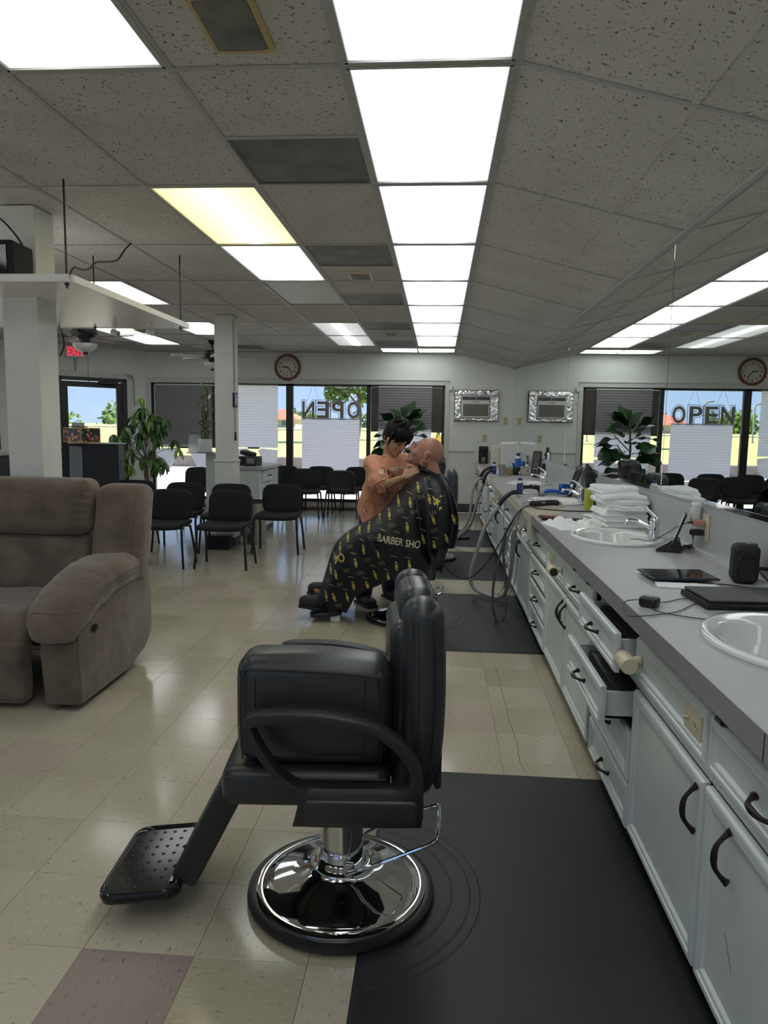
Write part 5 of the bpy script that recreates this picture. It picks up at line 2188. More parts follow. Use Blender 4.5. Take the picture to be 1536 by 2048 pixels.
# grey beard and brows, eyes
M_BEARD = mat('grey stubble', (.30, .215, .175), .9, var=.3, scale=200)
bm = B()
for c, r in (((-.082, 0, -.092), (.020, .028, .018)), ((-.097, 0, -.052), (.008, .024, .005)), ((-.070, .030, -.080), (.018, .016, .018)), ((-.070, -.030, -.080), (.018, .016, .018))):
    ball(bm, HM @ Vector(tuple(1.07 * q for q in c)), tuple(1.07 * q for q in r), 14, HM.to_3x3().to_4x4())
organic('beard', rel(bm, CB), M_BEARD, client, .004, 1)
for s in (-1, 1):
    bm = ball(B(), HM @ Vector((-.088, s * .032, .008)), (.008, .012, .005), 12, HM.to_3x3().to_4x4())
    obj('closed_eye', rel(bm, CB), M_SKIN1, client, 60)
    bm = B()
    limb(bm, [HM @ Vector((-.101, s * .018, .034)), HM @ Vector((-.099, s * .035, .038)), HM @ Vector((-.088, s * .05, .03))], [.003, .004, .002], 3, 8)
    obj('eyebrow', rel(bm, CB), M_BEARD, client)
# trousers legs and shoes peeking out
M_TROU = mat('dark trousers', (.012, .014, .022), .8)
bm = B()
for s in (-1, 1):
    limb(bm, [(-.12, YC + s * .09, .545), (-.36, YC + s * .11, .585), (-.56, YC + s * .11, .565)], [.092, .080, .066])
    limb(bm, [(-.56, YC + s * .10, .55), (-.675, YC + s * .09, .35), (-.83, YC + s * .09, .13 if s < 0 else .17)], [.064, .060, .050])
sections(bm, [(Vector((-.09, YC, .72)), yv * .18, xv * .14), (Vector((-.10, YC, .50)), yv * .18, xv * .12)])
organic('trousers', rel(bm, CB), M_TROU, client, .012, 2)
M_SHOE = mat('black shoe', (.015, .015, .016), .6, var=.2, bump=.2)
for s, dz, dx, rz in ((-1, 0, 0, 6), (1, .055, .03, -4)):
    Ms = Matrix.Translation((-.86 + dx, YC + s * .09 + .02, .088 + dz)) @ Matrix.Rotation(R(rz), 4, 'Z') @ Matrix.Rotation(R(9), 4, 'Y')
    bm = sbox(B(), (0, 0, .035), (.29, .105, .105), .042, (10, 4, 2), f=lambda p: Ms @ Vector((p[0], p[1] * (1 - .25 * max(0, -p[0] / .14)), p[2] * (1 - .28 * max(0, (-p[0] - .01) / .12)) * 1 + .05 * max(0, p[0] / .14) * (1 if p[2] > .03 else 0))))
    so = obj('shoe', rel(bm, CB), M_SHOE, client, 60)
    bm = sbox(B(), (0, 0, -.012), (.285, .104, .024), .010, (8, 3, 1), f=lambda p: Ms @ Vector((p[0], p[1] * (1 - .22 * max(0, -p[0] / .14)), p[2])))
    obj('sole', rel(bm, CB), M_BLACKM, so, 60)
bm = sbox(B(), (-.72, YC - .12, .035), (.07, .10, .07), .012, (2, 2, 2))
obj('sock', rel(bm, CB), M_WHITE, client, 60)

# cape
SEC = [((.13, .54), (.150, .80), (.035, 1.085), .30), ((.075, .532), (.10, .82), (-.015, 1.10), .30), ((-.03, .52), (.0, .82), (-.075, 1.112), .31), ((-.062, .44), (-.12, .80), (-.135, 1.100), .34), ((-.054, .37), (-.20, .66), (-.275, .955), .385),
       ((-.20, .325), (-.28, .60), (-.36, .855), .39), ((-.315, .295), (-.38, .54), (-.475, .748), .38), ((-.44, .235), (-.51, .47), (-.62, .668), .27), ((-.59, .157), (-.64, .38), (-.728, .575), .24), ((-.635, .080), (-.70, .28), (-.778, .47), .22), ((-.72, .045), (-.765, .2), (-.822, .318), .20), ((-.795, .016), (-.815, .10), (-.864, .174), .19)]
def cape_point(s, t, side):
    """s 0..11 along the body, t 0 at the hem .. 1 on the ridge; side -1 near, +1 far"""
    i = min(int(s), 10)
    f = s - i

    def cr(k, c):
        p = [SEC[max(0, min(11, i + q))][k][c] if k < 3 else SEC[max(0, min(11, i + q))][3] for q in (-1, 0, 1, 2)]
        return .5 * (2 * p[1] + (p[2] - p[0]) * f + (2 * p[0] - 5 * p[1] + 4 * p[2] - p[3]) * f * f + (3 * p[1] - p[0] - 3 * p[2] + p[3]) * f ** 3)
    n_, m_, t_ = [(cr(k, 0), cr(k, 1)) for k in range(3)]
    w = cr(3, 0)
    a = (1 - t) ** 2
    b = 2 * t * (1 - t)
    c = t * t
    mm = (2 * m_[0] - .5 * (n_[0] + t_[0]), 2 * m_[1] - .5 * (n_[1] + t_[1]))
    ax = a * n_[0] + b * mm[0] + c * t_[0]
    az = a * n_[1] + b * mm[1] + c * t_[1]
    dy = w * (1 - t ** 5.5)
    y = YC + side * dy
    # soft folds falling from shoulder and knee
    fold = .012 * math.sin(s * 3.1 + 2.5 * t) * (1 - t) ** .6 + .018 * noise.noise(Vector((s * 1.3, t * 1.2, side * 3 + 1))) * (1 - t ** 4)
    if s < 3.4:
        fold += .020 * math.sin(s * 5.2 + .5) * (1 - t ** 3) ** 1.0
        fold += .030 * (1 / (1 + math.exp((s - 2.75) * 9))) * (1 - t ** 2)
    y += side * fold
    if side > 0:
        y = min(y, YC + .22)
    k = y / 5.2 if side < 0 else 1.0
    k = 1 + (k - 1)
    return Vector((ax * k, y, 1.401 + (az - 1.401) * k))


bm = B()
NS, NT = 110, 26
rows = []
for i in range(NS + 1):
    s = 11 * i / NS
    r_ = [bm.verts.new(cape_point(s, j / NT, -1)) for j in range(NT + 1)] + [bm.verts.new(cape_point(s, j / NT, 1)) for j in range(NT - 1, -1, -1)]
    rows.append(r_)
for a, b in zip(rows, rows[1:]):
    for j in range(len(a) - 1):
        face(bm, [a[j], a[j + 1], b[j + 1], b[j]])
bvh = BVHTree.FromBMesh(bm)
bmesh.ops.recalc_face_normals(bm, faces=bm.faces)
bmesh.ops.solidify(bm, geom=bm.faces[:], thickness=.0025)
M_CAPE = mat('black nylon cape', (.0065, .007, .0105), .45, var=.2, scale=8, bump=.35, bscale=40, spec=.32)
cape = obj('cape', rel(bm, CB), M_CAPE, client, 80)
# neck band
bm = B()
tube(bm, [(-.062 + .072 * math.cos(a), YC + .078 * math.sin(a), 1.095 - .030 * math.cos(a)) for a in [2 * PI * i / 28 for i in range(28)]], .014, 10, True)
obj('neck_band', rel(bm, CB), M_CAPE, cape, 70)


def onto(tree_, x, z, y0=4.2, lift=.0035, dflt=None):
    h = tree_.ray_cast(Vector((x, y0, z)), Vector((0, 1, 0)), 3)
    if h[0] is None:
        return None
    return h[0] - Vector((0, lift, 0))


def decal(tree_, polys, M2=None, y0=4.2, lift=.0035):
    """flat print: list of (x,z) polygons laid on the cloth"""
    bm = B()
    for pl in polys:
        vs = []
        ok = True
        for x, z in pl:
            p = onto(tree_, x, z, y0, lift)
            if p is None:
                ok = False
                break
            vs.append(p)
        if ok and max(v.y for v in vs) - min(v.y for v in vs) < .12:
            face(bm, [bm.verts.new(v) for v in vs])
    return bm


def rotpts(pts, c, a, s=1):
    ca, sa = math.cos(a), math.sin(a)
    return [(c[0] + s * (x * ca - z * sa), c[1] + s * (x * sa + z * ca)) for x, z in pts]


M_GOLD = mat('gold print', (.60, .47, .10), .5, var=.25, scale=60)
M_GOLDL = mat('pale gold print', (.60, .56, .30), .5, var=.15)
polys, thin = [], []
for i, c in enumerate(POLES):
    a = .28 + .12 * math.sin(i * 2.3)
    for k in range(4):      # striped pole with cap and foot
        z = -.016 + .0088 * k
        w_ = .0075 + .003 * math.sin(PI * (k + .5) / 4)
        polys.append(rotpts([(-w_, z), (w_, z + .005), (w_, z + .0115), (-w_, z + .0065)], c, a))
    polys.append(rotpts([(-.009, .026), (.009, .026), (.006, .031), (-.006, .031)], c, a))
    polys.append(rotpts([(-.005, .032), (.005, .032), (.003, .040), (-.003, .040)], c, a))
    polys.append(rotpts([(-.009, -.026), (.009, -.026), (.007, -.020), (-.007, -.020)], c, a))
for c in CLUSTERS:
    for u in range(5):
        for v in range(3):
            if (u + v) % 2 == 0 or v == 1:
                x, z = (u - 2) * .009, (v - 1) * .011
                thin.append(rotpts([(x - .003, z - .0018), (x + .003, z - .0005), (x + .002, z + .0025), (x - .003, z + .001)], c, .25))
for c in DASHES:
    for k in range(5):
        u0, u1 = -.020 + .008 * k, -.012 + .008 * k
        f = lambda u: -.25 * u - u * u * 5
        thin.append([(c[0] + u0, c[1] + f(u0)), (c[0] + u1, c[1] + f(u1)), (c[0] + u1, c[1] + f(u1) + .0025), (c[0] + u0, c[1] + f(u0) + .0025)])
obj('pole_print', rel(decal(bvh, polys), CB), M_GOLD, cape, None, stuff=True)
obj('line_print', rel(decal(bvh, thin), CB), M_GOLDL, cape, None, stuff=True)


def text_decal(tree_, s, c, w, h, ang, bold=.0, y0=4.2, lift=.004, flipbase=False):
    t = text_bm(s, 1, 0, bold=bold)
    bmesh.ops.triangulate(t, faces=t.faces[:])
    xs_ = [v.co.x for v in t.verts]
    zs_ = [v.co.z for v in t.verts]
    x0, x1, z0, z1 = min(xs_), max(xs_), min(zs_), max(zs_)
    pl = []
    for f in t.faces:
        if f.normal.length > 0:
            pl.append(rotpts([((v.co.x - x0) / (x1 - x0) * w, (v.co.z - z0) / (z1 - z0) * h) for v in f.verts], c, ang))
    t.free()
    return decal(tree_, pl, None, y0, lift)


c0, c1 = (-0.406, 0.632), (-0.111, 0.594)
ang = math.atan2(c1[1] - c0[1], c1[0] - c0[0])
obj('lettering', rel(text_decal(bvh, 'BARBER SHO', c0, math.hypot(c1[0] - c0[0], c1[1] - c0[1]), .050, ang, .012), CB), M_GOLDL, cape, None)
cc = (-0.675, 0.480)
ring = []
for k in range(20):
    a, b = 2 * PI * k / 20, 2 * PI * (k + 1) / 20
    ring.append([(cc[0] + r * math.cos(q), cc[1] + r * math.sin(q)) for r, q in ((.019, a), (.029, a), (.029, b), (.019, b))])
obj('lettering', rel(decal(bvh, ring), CB), M_GOLD, cape, None)


def emblem(c, s, ang):
    pl = []
    for a, r in ((2.45, .12), (1.75, .085), (3.75, .115), (-.2, .06), (4.6, .05)):      # blades of a star
        u = (math.cos(a), math.sin(a))
        v = (-u[1], u[0])
        pl.append([(v[0] * .010, v[1] * .010), (u[0] * r, u[1] * r), (-v[0] * .004, -v[1] * .004)])
    for k in range(3):
        z = .018 - .016 * k
        pl.append([(-.035, z), (-.018, z - .014), (0, z), (0, z + .006), (-.018, z - .007), (-.035, z + .006)])
    pl.append([(.012, .042), (.036, .036), (.030, -.062), (.022, -.052), (.010, -.064)])
    return [rotpts(q, c, ang, s) for q in pl]


obj('emblem_print', rel(decal(bvh, emblem((0.004, 0.913), .95, .0)), CB), M_GOLD, cape, None, stuff=True)
obj('emblem_print', rel(decal(bvh, emblem((-0.725, 0.466), .62, -.3)), CB), M_GOLD, cape, None, stuff=True)
obj('ribbon_lettering', rel(text_decal(bvh, 'BARBER', (0.027, 0.944), .085, .018, -PI / 2, .01, lift=.006), CB), M_CAPE, cape, None)
obj('lettering', rel(text_decal(bvh, 'BARBER', (-0.753, 0.486), .05, .014, -.55, .01, lift=.006), CB), M_GOLDL, cape, None)
st = [[(-0.264, 0.965), (-0.257, 0.956), (-0.288, 0.944), (-0.293, 0.953)], [(-0.288, 0.947), (-0.284, 0.939), (-0.308, 0.916), (-0.313, 0.925)], [(-0.308, 0.921), (-0.302, 0.913), (-0.328, 0.895), (-0.338, 0.898)]]
obj('stripe_print', rel(decal(bvh, st), CB), M_GOLD, cape, None, stuff=True)

# ---------------------------------------------------------------- barber leaning over him
WB = (-.47, 5.66, 0)
wom = thing('person', 'dark-haired barber in an orange shirt leaning over the caped client', 'person', WB)
hc = Vector((-.322, 5.48, 1.322))
F = Vector((.52, -.66, -.50)).normalized()
up_ = Vector((.25, -.12, 1))
up_ = (up_ - F * up_.dot(F)).normalized()
X_ = -F
Y_ = up_.cross(X_)
HW = Matrix(((X_.x, Y_.x, up_.x, hc.x), (X_.y, Y_.y, up_.y, hc.y), (X_.z, Y_.z, up_.z, hc.z), (0, 0, 0, 1)))
nb = Vector((-.375, 5.555, 1.195))
side = Vector((.80, .55, 0)).normalized()      # from her right shoulder to her left one
fwd = Vector((.55, -.80, 0)).normalized()
bm = B()
head_shape(bm, HW, .97, True)
limb(bm, [HW @ Vector((.03, 0, -.03)), HW @ Vector((.035, 0, -.08)), nb], [.050, .047, .055], 4)
lean = Vector((.10, -.08, .53)).normalized()
ch = nb - Vector((.01, -.03, .13))
pel = Vector((-.46, 5.68, .78))
sections(bm, [(nb, side * .07, fwd * .05), (nb - Vector((0, 0, .045)), side * .155, fwd * .075), (ch, side * .155, fwd * .10), ((ch + pel) / 2, side * .13, fwd * .09), (pel, side * .16, fwd * .11), (pel - Vector((0, 0, .06)), side * .15, fwd * .10)])
hipR, hipL = pel - side * .085, pel + side * .085
ftR, ftL = Vector((-.575, 5.60, .06)), Vector((-.375, 5.84, .06))
for hp, ft in ((hipR, ftR), (hipL, ftL)):
    kn = (hp + ft) / 2 + fwd * .03
    limb(bm, [hp, (hp + kn) / 2, kn], [.085, .074, .055])
    limb(bm, [kn, kn * .6 + ft * .4, ft], [.053, .050, .036])
    limb(bm, [ft, ft + fwd * .08 - Vector((0, 0, .025)), ft + fwd * .14 - Vector((0, 0, .03))], [.036, .03, .024])
shR = nb - side * .160 - Vector((0, 0, .055))
shL = nb + side * .150 - Vector((0, 0, .045))
elR = Vector((-.395, 5.33, .985))
wrR = Vector((-.245, 5.155, 1.055))
limb(bm, [shR, (shR + elR) / 2 + Vector((-.01, 0, 0)), elR], [.050, .043, .036])
limb(bm, [elR, elR.lerp(wrR, .4) + Vector((0, 0, -.006)), wrR], [.037, .034, .023])
hand_shape(bm, wrR, (.62, .06, .42), (.10, .75, -.45), side=1, sc=.93, curl=.42)
elL = Vector((-.10, 5.52, 1.02))
wrL = Vector((-.115, 5.345, 1.13))
limb(bm, [shL, (shL + elL) / 2, elL], [.050, .043, .036])
limb(bm, [elL, elL.lerp(wrL, .5), wrL], [.036, .032, .023])
hand_shape(bm, wrL, (-.35, -.25, .75), (-.3, -.8, 0), side=-1, sc=.93, curl=.35)
organic('body', rel(bm, WB), M_SKIN2, wom, .0062, 2)
# face details
M_EYE = mat('eye white', (.55, .52, .5), .2)
M_IRIS = mat('dark iris', (.02, .012, .01), .15)
M_LIP = mat('lip', (.38, .12, .10), .4)
M_HAIR = mat('black hair', (.008, .006, .007), .62, var=.4, scale=30, stretch=(1, 1, .15), bump=.5, bscale=90, spec=.2)
for s in (-1, 1):
    e_ = obj('eye', rel(ball(B(), HW @ Vector((-.0865, s * .031, .004)), (.008, .013, .006), 12, HW.to_3x3().to_4x4()), WB), M_EYE, wom, 60)
    obj('iris', rel(ball(B(), HW @ Vector((-.0925, s * .031, .001)), (.003, .0055, .0055), 10, HW.to_3x3().to_4x4()), WB), M_IRIS, e_, 60)
    bm = B()
    limb(bm, [HW @ Vector((-.0925, s * .018, .007)), HW @ Vector((-.096, s * .031, .0105)), HW @ Vector((-.087, s * .046, .007))], [.0018, .0026, .0018], 3, 8)
    obj('upper_lid', rel(bm, WB), M_IRIS, e_)
    bm = B()
    limb(bm, [HW @ Vector((-.099, s * .015, .028)), HW @ Vector((-.099, s * .032, .032)), HW @ Vector((-.088, s * .048, .026))], [.0025, .0032, .002], 3, 8)
    obj('eyebrow', rel(bm, WB), M_HAIR, wom)
bm = B()
limb(bm, [HW @ Vector((-.094, -.021, -.060)), HW @ Vector((-.1015, 0, -.059)), HW @ Vector((-.094, .021, -.060))], [.0025, .0048, .0025], 3, 8)
obj('lips', rel(bm, WB), M_LIP, wom)
# hair: cap, bangs and a bun
bm = B()
for c, r in (((.032, 0, .052), (.104, .094, .095)), ((.052, 0, .005), (.078, .088, .092)), ((.02, 0, .125), (.062, .056, .045)), ((.065, 0, -.05), (.035, .055, .05))):
    ball(bm, HW @ Vector(c), r, 18, HW.to_3x3().to_4x4())
rd = random.Random(8)
for k in range(26):
    y = -.07 + .14 * k / 25
    top_ = HW @ Vector((-.045, y * .75, .118 - y * y * 3))
    lo = HW @ Vector((-.099 + y * y * 5.2, y * 1.05, .050 - abs(y) * .6 + rd.uniform(-.008, .008)))
    midp = HW @ Vector((-.090 + y * y * 3.5, y, .085))
    limb(bm, [top_, midp, lo], [.013, .010, .004], 3, 8)
for s in (-1, 1):
    limb(bm, [HW @ Vector((-.03, s * .080, .05)), HW @ Vector((-.035, s * .084, -.01)), HW @ Vector((-.030, s * .074, -.055))], [.014, .009, .003], 3, 8)
for k in range(7):
    a = k * .9
    limb(bm, [HW @ Vector((.02 + .05 * math.cos(a), .05 * math.sin(a), .11)), HW @ Vector((.02 + .062 * math.cos(a + .6), .058 * math.sin(a + .6), .14)), HW @ Vector((.02 + .04 * math.cos(a + 1.2), .04 * math.sin(a + 1.2), .165))], [.012, .012, .008], 3, 8)
organic('hair', rel(bm, WB), M_HAIR, wom, .0055, 1)
# shirt
M_ORANGE = mat('faded orange cotton', (.66, .31, .19), .85, var=.07, scale=9, bump=.25, bscale=300, sheen=.1)
bm = B()
hem = Vector((-.395, 5.61, .66))
def wrk(v, k):
    return v
sections(bm, [(nb - Vector((0, 0, .012)), side * .085, fwd * .062), (nb - Vector((0, 0, .045)), side * .172, fwd * .092), (ch, side * .182, fwd * .130), ((ch + pel) / 2 + fwd * .01, side * .170, fwd * .125), (pel + Vector((.012, 0, 0)), side * .182, fwd * .135), (hem - Vector((.012, 0, .05)), side * .185, fwd * .14)], 40)
slR = shR.lerp(elR, .80)
limb(bm, [nb - side * .10 - Vector((0, 0, .055)), shR, shR.lerp(slR, .5), slR + Vector((-.015, 0, -.012))], [.06, .070, .080, .090], 5, 20)
slL = shL.lerp(elL, .75)
limb(bm, [nb + side * .09 - Vector((0, 0, .05)), shL, slL], [.06, .068, .078], 5, 20)
ob = organic('shirt', rel(bm, WB), M_ORANGE, wom, .009, 3)
for v in ob.data.vertices:      # drape folds
    p = v.co
    k = 1 if p.z < 1.12 else .4
    nz = noise.noise(Vector((p.x * 9, p.y * 9, p.z * 3.0))) * .032 + noise.noise(Vector((p.x * 22 + p.z * 10, p.y * 22, p.z * 7))) * .022
    v.co = p + v.normal * nz * k
ob.data.update()
bw = bmesh.new()
bw.from_mesh(ob.data)
bmesh.ops.translate(bw, verts=bw.verts, vec=Vector(WB))
bvs = BVHTree.FromBMesh(bw)
bw.free()
M_PRINT = mat('white shirt print', (.80, .77, .70), .7, var=.1)
w0, w1 = (-0.431, 5.420, 1.062), (-0.250, 5.420, 1.099)
obj('lettering', rel(text_decal(bvs, 'BILLABONG', (w0[0], w0[2]), w1[0] - w0[0], .030, math.atan2(w1[2] - w0[2], w1[0] - w0[0]), .01, y0=5.0, lift=.010), WB), M_PRINT, ob, None)
pr = []
for (px_, pz_), pts in ((((-0.393, 5.420, 1.021)[0], (-0.393, 5.420, 1.021)[2]), [(-.012, .012), (-.002, .018), (.006, .004), (.014, -.010), (.004, -.014), (-.010, -.006)]), (((-0.349, 5.420, 0.919)[0], (-0.349, 5.420, 0.919)[2]), [(-.020, .006), (.014, .010), (.018, .002), (-.018, -.004)]), (((-0.375, 5.420, 0.892)[0], (-0.375, 5.420, 0.892)[2]), [(-.014, .003), (.02, .006), (.018, -.002), (-.012, -.006)])):
    pr.append([(px_ + a, pz_ + b) for a, b in pts])
obj('graphic_print', rel(decal(bvs, pr, None, 5.0, .003), WB), M_PRINT, ob, None)
# hems of the near sleeve and the neckline
e0 = slR + Vector((-.015, 0, -.012))
dx_, dy_, dd2 = frame_mat(e0 - shR)
for nm, c_, u_, v_, r_ in (('sleeve_hem', e0 + dd2 * .045, dx_ * .079, dy_ * .079, .0055),):
    bm = B()
    tube(bm, [c_ + u_ * math.cos(a) + v_ * math.sin(a) for a in [2 * PI * i / 32 for i in range(32)]], r_, 8, True)
    obj(nm, rel(bm, WB), mat('orange rib knit', (.56, .25, .15), .9, bump=.4, bscale=400), ob, 70)
# jeans and shoes
M_JEAN = mat('dark blue denim', (.018, .028, .055), .85, var=.25, scale=40, bump=.3, bscale=300)
bm = B()
for hp, ft in ((hipR, ftR), (hipL, ftL)):
    kn = (hp + ft) / 2 + fwd * .03
    limb(bm, [hp, (hp + kn) / 2, kn], [.086, .084, .072])
    limb(bm, [kn, kn * .5 + ft * .5, ft + Vector((0, 0, .035))], [.072, .070, .074])
sections(bm, [(pel + Vector((0, 0, .02)), side * .145, fwd * .10), (pel - Vector((0, 0, .07)), side * .145, fwd * .10)])
organic('jeans', rel(bm, WB), M_JEAN, wom, .009, 2)
for ft in (ftR, ftL):
    Ms = Matrix.Translation((ft.x, ft.y, 0)) @ Matrix.Rotation(math.atan2(fwd.y, fwd.x), 4, 'Z')
    bm = sbox(B(), (.045, 0, .047), (.24, .088, .066), .03, (8, 4, 2), f=lambda p: Ms @ Vector((p[0], p[1], p[2] * (1 - .3 * max(0, (p[0] - .05) / .12)) + .008)))
    so = obj('shoe', rel(bm, WB), mat('maroon sneaker', (.07, .028, .026), .6, var=.4, scale=30), wom, 60)
    bm = sbox(B(), (.045, 0, .012), (.25, .092, .023), .009, (6, 3, 1), f=lambda p: Ms @ Vector(p))
    obj('sole', rel(bm, WB), M_BLACKM, so, 60)

# ================================================================ ON THE COUNTER
M_TOWEL = mat('white terry', (.88, .885, .87), .95, var=.03, scale=60, bump=.25, bscale=380, sheen=.2)
M_SCREEN = mat('dark glass screen', (.008, .009, .012), .06, var=.1)
TOP = CZ + .0008


def rot2(p, a):
    return (p[0] * math.cos(a) - p[1] * math.sin(a), p[0] * math.sin(a) + p[1] * math.cos(a))


# pile of folded towels: each towel is a thing
zt = TOP
rd = random.Random(11)
for i, (h, w, d, lab) in enumerate(((.030, .24, .34, 'bottom folded white towel of the stack on the counter'), (.030, .245, .345, 'second folded white towel from the bottom of the stack'), (.032, .25, .34, 'third folded white towel from the bottom of the stack'),
                                    (.032, .25, .35, 'fourth folded white towel from the bottom of the stack'), (.052, .26, .36, 'thick folded white towel, second from the top of the stack'), (.040, .22, .30, 'loosely folded white towel on top of the stack'))):
    t = thing('folded_towel', lab, 'towel', (1.075 + rd.uniform(-.012, .012) - (.02 if i == 5 else 0), 4.30 + rd.uniform(-.015, .015) + (.05 if i == 5 else 0), zt), rd.uniform(-5, 5), 'folded towels in the counter stack')
    for q in range(2):
        hh = h / 2
        sd = i * 3.1 + q

        def ff(p, sd=sd, q=q, i=i):
            n = noise.noise(Vector((p[0] * 9 + sd, p[1] * 7, sd))) * .020 * (1 if i > 2 else .7)
            sag = -.012 * max(0, abs(p[1]) - .1) / .08 if i == 5 else 0
            return (p[0] + n * .8, p[1] + n, p[2] + (n * .45 if q else 0) + sag)
        obj('towel_fold', sbox(B(), (0, 0, hh * (q + .5)), (w - .012 * q, d - .01 * q, hh * 1.25), hh * .6, (9, 12, 1), f=ff), M_TOWEL, t, 80)
    zt += h + .002
# crumpled face cloths
def cloth_heap(lab, loc, size, h, seed, rz=0, fold=1.0):
    def f(p):
        u, v = p[0] * 2 / size[0], p[1] * 2 / size[1]
        r = min(1, max(abs(u), abs(v)))
        top = .004 + h * max(0, 1 - r ** 2.4) * (.45 + 1.0 * abs(noise.noise(Vector((u * 1.9 + seed, v * 1.9, seed)))) * fold)
        x = p[0] * (1 + .16 * noise.noise(Vector((u, v, seed + 4))))
        y = p[1] * (1 + .16 * noise.noise(Vector((u, v, seed + 9))))
        return (x, y, p[2] * top)
    bm = sbox(B(), (0, 0, .5), (size[0], size[1], 1), .004, (22, 22, 1), f=f)
    return solo('face_cloth', bm, M_TOWEL, lab, 'cloth', loc, rz, smooth=80)


cloth_heap('crumpled white face cloth by the front edge of the counter, left one', (.735, 4.14, TOP), (.17, .34), .055, 2.0, 12)
cloth_heap('crumpled white face cloth next to the sink, right one of the two', (.865, 4.18, TOP), (.16, .28), .048, 7.0, -20)
cloth_heap('white cloth lying behind the far side of the towel stack', (1.06, 4.68, TOP), (.18, .2), .02, 5.0, 15)
cloth_heap('thin white cloth under the far edge of the tablet', (.90, 2.81, TOP), (.22, .08), .008, 3.0, 8, .4)
cloth_heap('thin white cloth lying in front of the tablet', (.90, 2.585, TOP), (.22, .085), .009, 4.0, -8, .5)
# brushes behind the cloth
M_RBR = mat('red brown comb', (.14, .045, .03), .4, var=.2)
t = thing('wooden_brush', 'red brown clothes brush beside the crumpled cloth', 'brush', (.70, 4.42, TOP), -28)
obj('brush_back', sbox(B(), (0, 0, .02), (.16, .045, .018), .008, (5, 1, 1)), M_RBR, t)
obj('bristles', sbox(B(), (.0, 0, .006), (.12, .034, .012), .003, (8, 3, 1)), M_BLACKM, t)
t = thing('comb', 'black barber comb lying behind the red brown brush', 'comb', (.80, 4.53, TOP), -20)
bm = box(B(), (-.11, 0, .001), (.11, .014, .006), .002)
obj('comb_spine', bm, M_BLACK, t)
bm = B()
for k in range(52):
    box(bm, (-.108 + .0042 * k, -.022, .002), (-.1065 + .0042 * k, .001, .005))
obj('comb_teeth', bm, M_BLACK, t, None, stuff=True)
t = thing('straight_razor', 'dark razor resting on the brown brush', 'razor', (.77, 4.40, TOP), 6)
obj('razor_handle', sbox(B(), (0, 0, .008), (.15, .022, .012), .005, (6, 1, 1)), M_BLACK, t)
obj('razor_blade', box(B(), (.075, -.009, .004), (.12, .009, .009), .001), M_STEEL, t)


def clipper(lab, loc, rz, ln=.18, body=M_BLACK):
    t = thing('hair_clipper', lab, 'hair clipper', loc, rz)
    bm = sbox(B(), (0, 0, .026), (ln, .046, .040), .016, (10, 2, 2), f=lambda p: (p[0], p[1] * (1 - .18 * math.sin((p[0] / ln + .5) * PI)), p[2] + .004 * math.sin(p[0] * 25)))
    obj('clipper_body', bm, body, t, 60)
    bm = sbox(B(), (ln / 2 + .008, 0, .024), (.022, .044, .020), .004, (1, 2, 1))
    obj('blade', bm, M_STEEL, t)
    obj('switch', sbox(B(), (-.01, -.0225, .032), (.03, .006, .010), .002, (1, 1, 1)), M_STEEL, t)
    bm = B()
    lathe(bm, [(.011, 0), (.016, .01), (.014, .035), (.009, .05), (0, .05)], 16, (-ln / 2 + .006, 0, .026), 'x', M=Matrix.Scale(-1, 4, (1, 0, 0)))
    obj('hose_cuff', bm, mat('grey hose', (.33, .33, .33), .5), t)
    return t


clipper('black and white hair clipper lying at the cut corner of the counter', (.765, 5.20, TOP + .002), 10, .22)
# yellow aerosol can, black sprayer, frame mirror
M_YEL = mat('yellow green can', (.50, .56, .06), .35, var=.05)
def bottle(name, lab, cat, loc, prof, parts, rz=0, n=28, sx=1, sy=1):
    """parts: (part name, profile slice, material)"""
    t = thing(name, lab, cat, loc, rz)
    for pn, pr, m in parts:
        obj(pn, lathe(B(), pr, n, sx=sx, sy=sy), m, t, 40)
    return t


t = bottle('aerosol_can', 'tall yellow green spray can with a black cap', 'spray can', (1.065, 5.12, TOP), None, [
    ('can', [(0, 0), (.030, 0), (.032, .003), (.032, .155), (.029, .163), (0, .163)], M_YEL),
    ('cap', [(.0325, .152), (.0325, .24), (.030, .262), (.022, .268), (0, .268)], M_BLACKM)])
bm = text_bm('CLIPPER\nSPRAY', .014, .0006)
bm.free()
bm = B()
for k in range(7):
    w_ = .018 - .002 * (k % 3)
    for a0 in [i * .25 for i in range(5)]:
        a = -PI / 2 - .5 + a0
        cyl(bm, (.0322 * math.cos(a), .0322 * math.sin(a), .035 + .012 * k), (.0322 * math.cos(a + .2 - .02 * (k % 3)), .0322 * math.sin(a + .2 - .02 * (k % 3)), .035 + .012 * k), .0011, n=5)
obj('fine_print', bm, M_BLACK, t, None, stuff=True)


def sprayer(lab, loc, h, r, m, rz=0, fill=None):
    t = thing('spray_bottle', lab, 'spray bottle', loc, rz)
    obj('bottle', lathe(B(), [(0, 0), (r * .95, 0), (r, .006), (r, h * .55), (r * .8, h * .68), (r * .38, h * .74), (r * .38, h * .8), (0, h * .8)], 24), m, t)
    bm = B()
    lathe(bm, [(r * .45, h * .76), (r * .5, h * .78), (r * .5, h * .84), (r * .35, h * .86), (0, h * .86)], 20)
    sbox(bm, (-.010, 0, h * .93), (.075, .024, .034), .01, (3, 1, 1))
    obj('spray_head', bm, M_BLACK, t)
    bm = B()
    tube(bm, spline([(-.03, 0, h * .9), (-.036, 0, h * .84), (-.050, 0, h * .78)], 3), .005, 6, flat=(1, .6))
    obj('trigger', bm, M_BLACK, t)
    return t


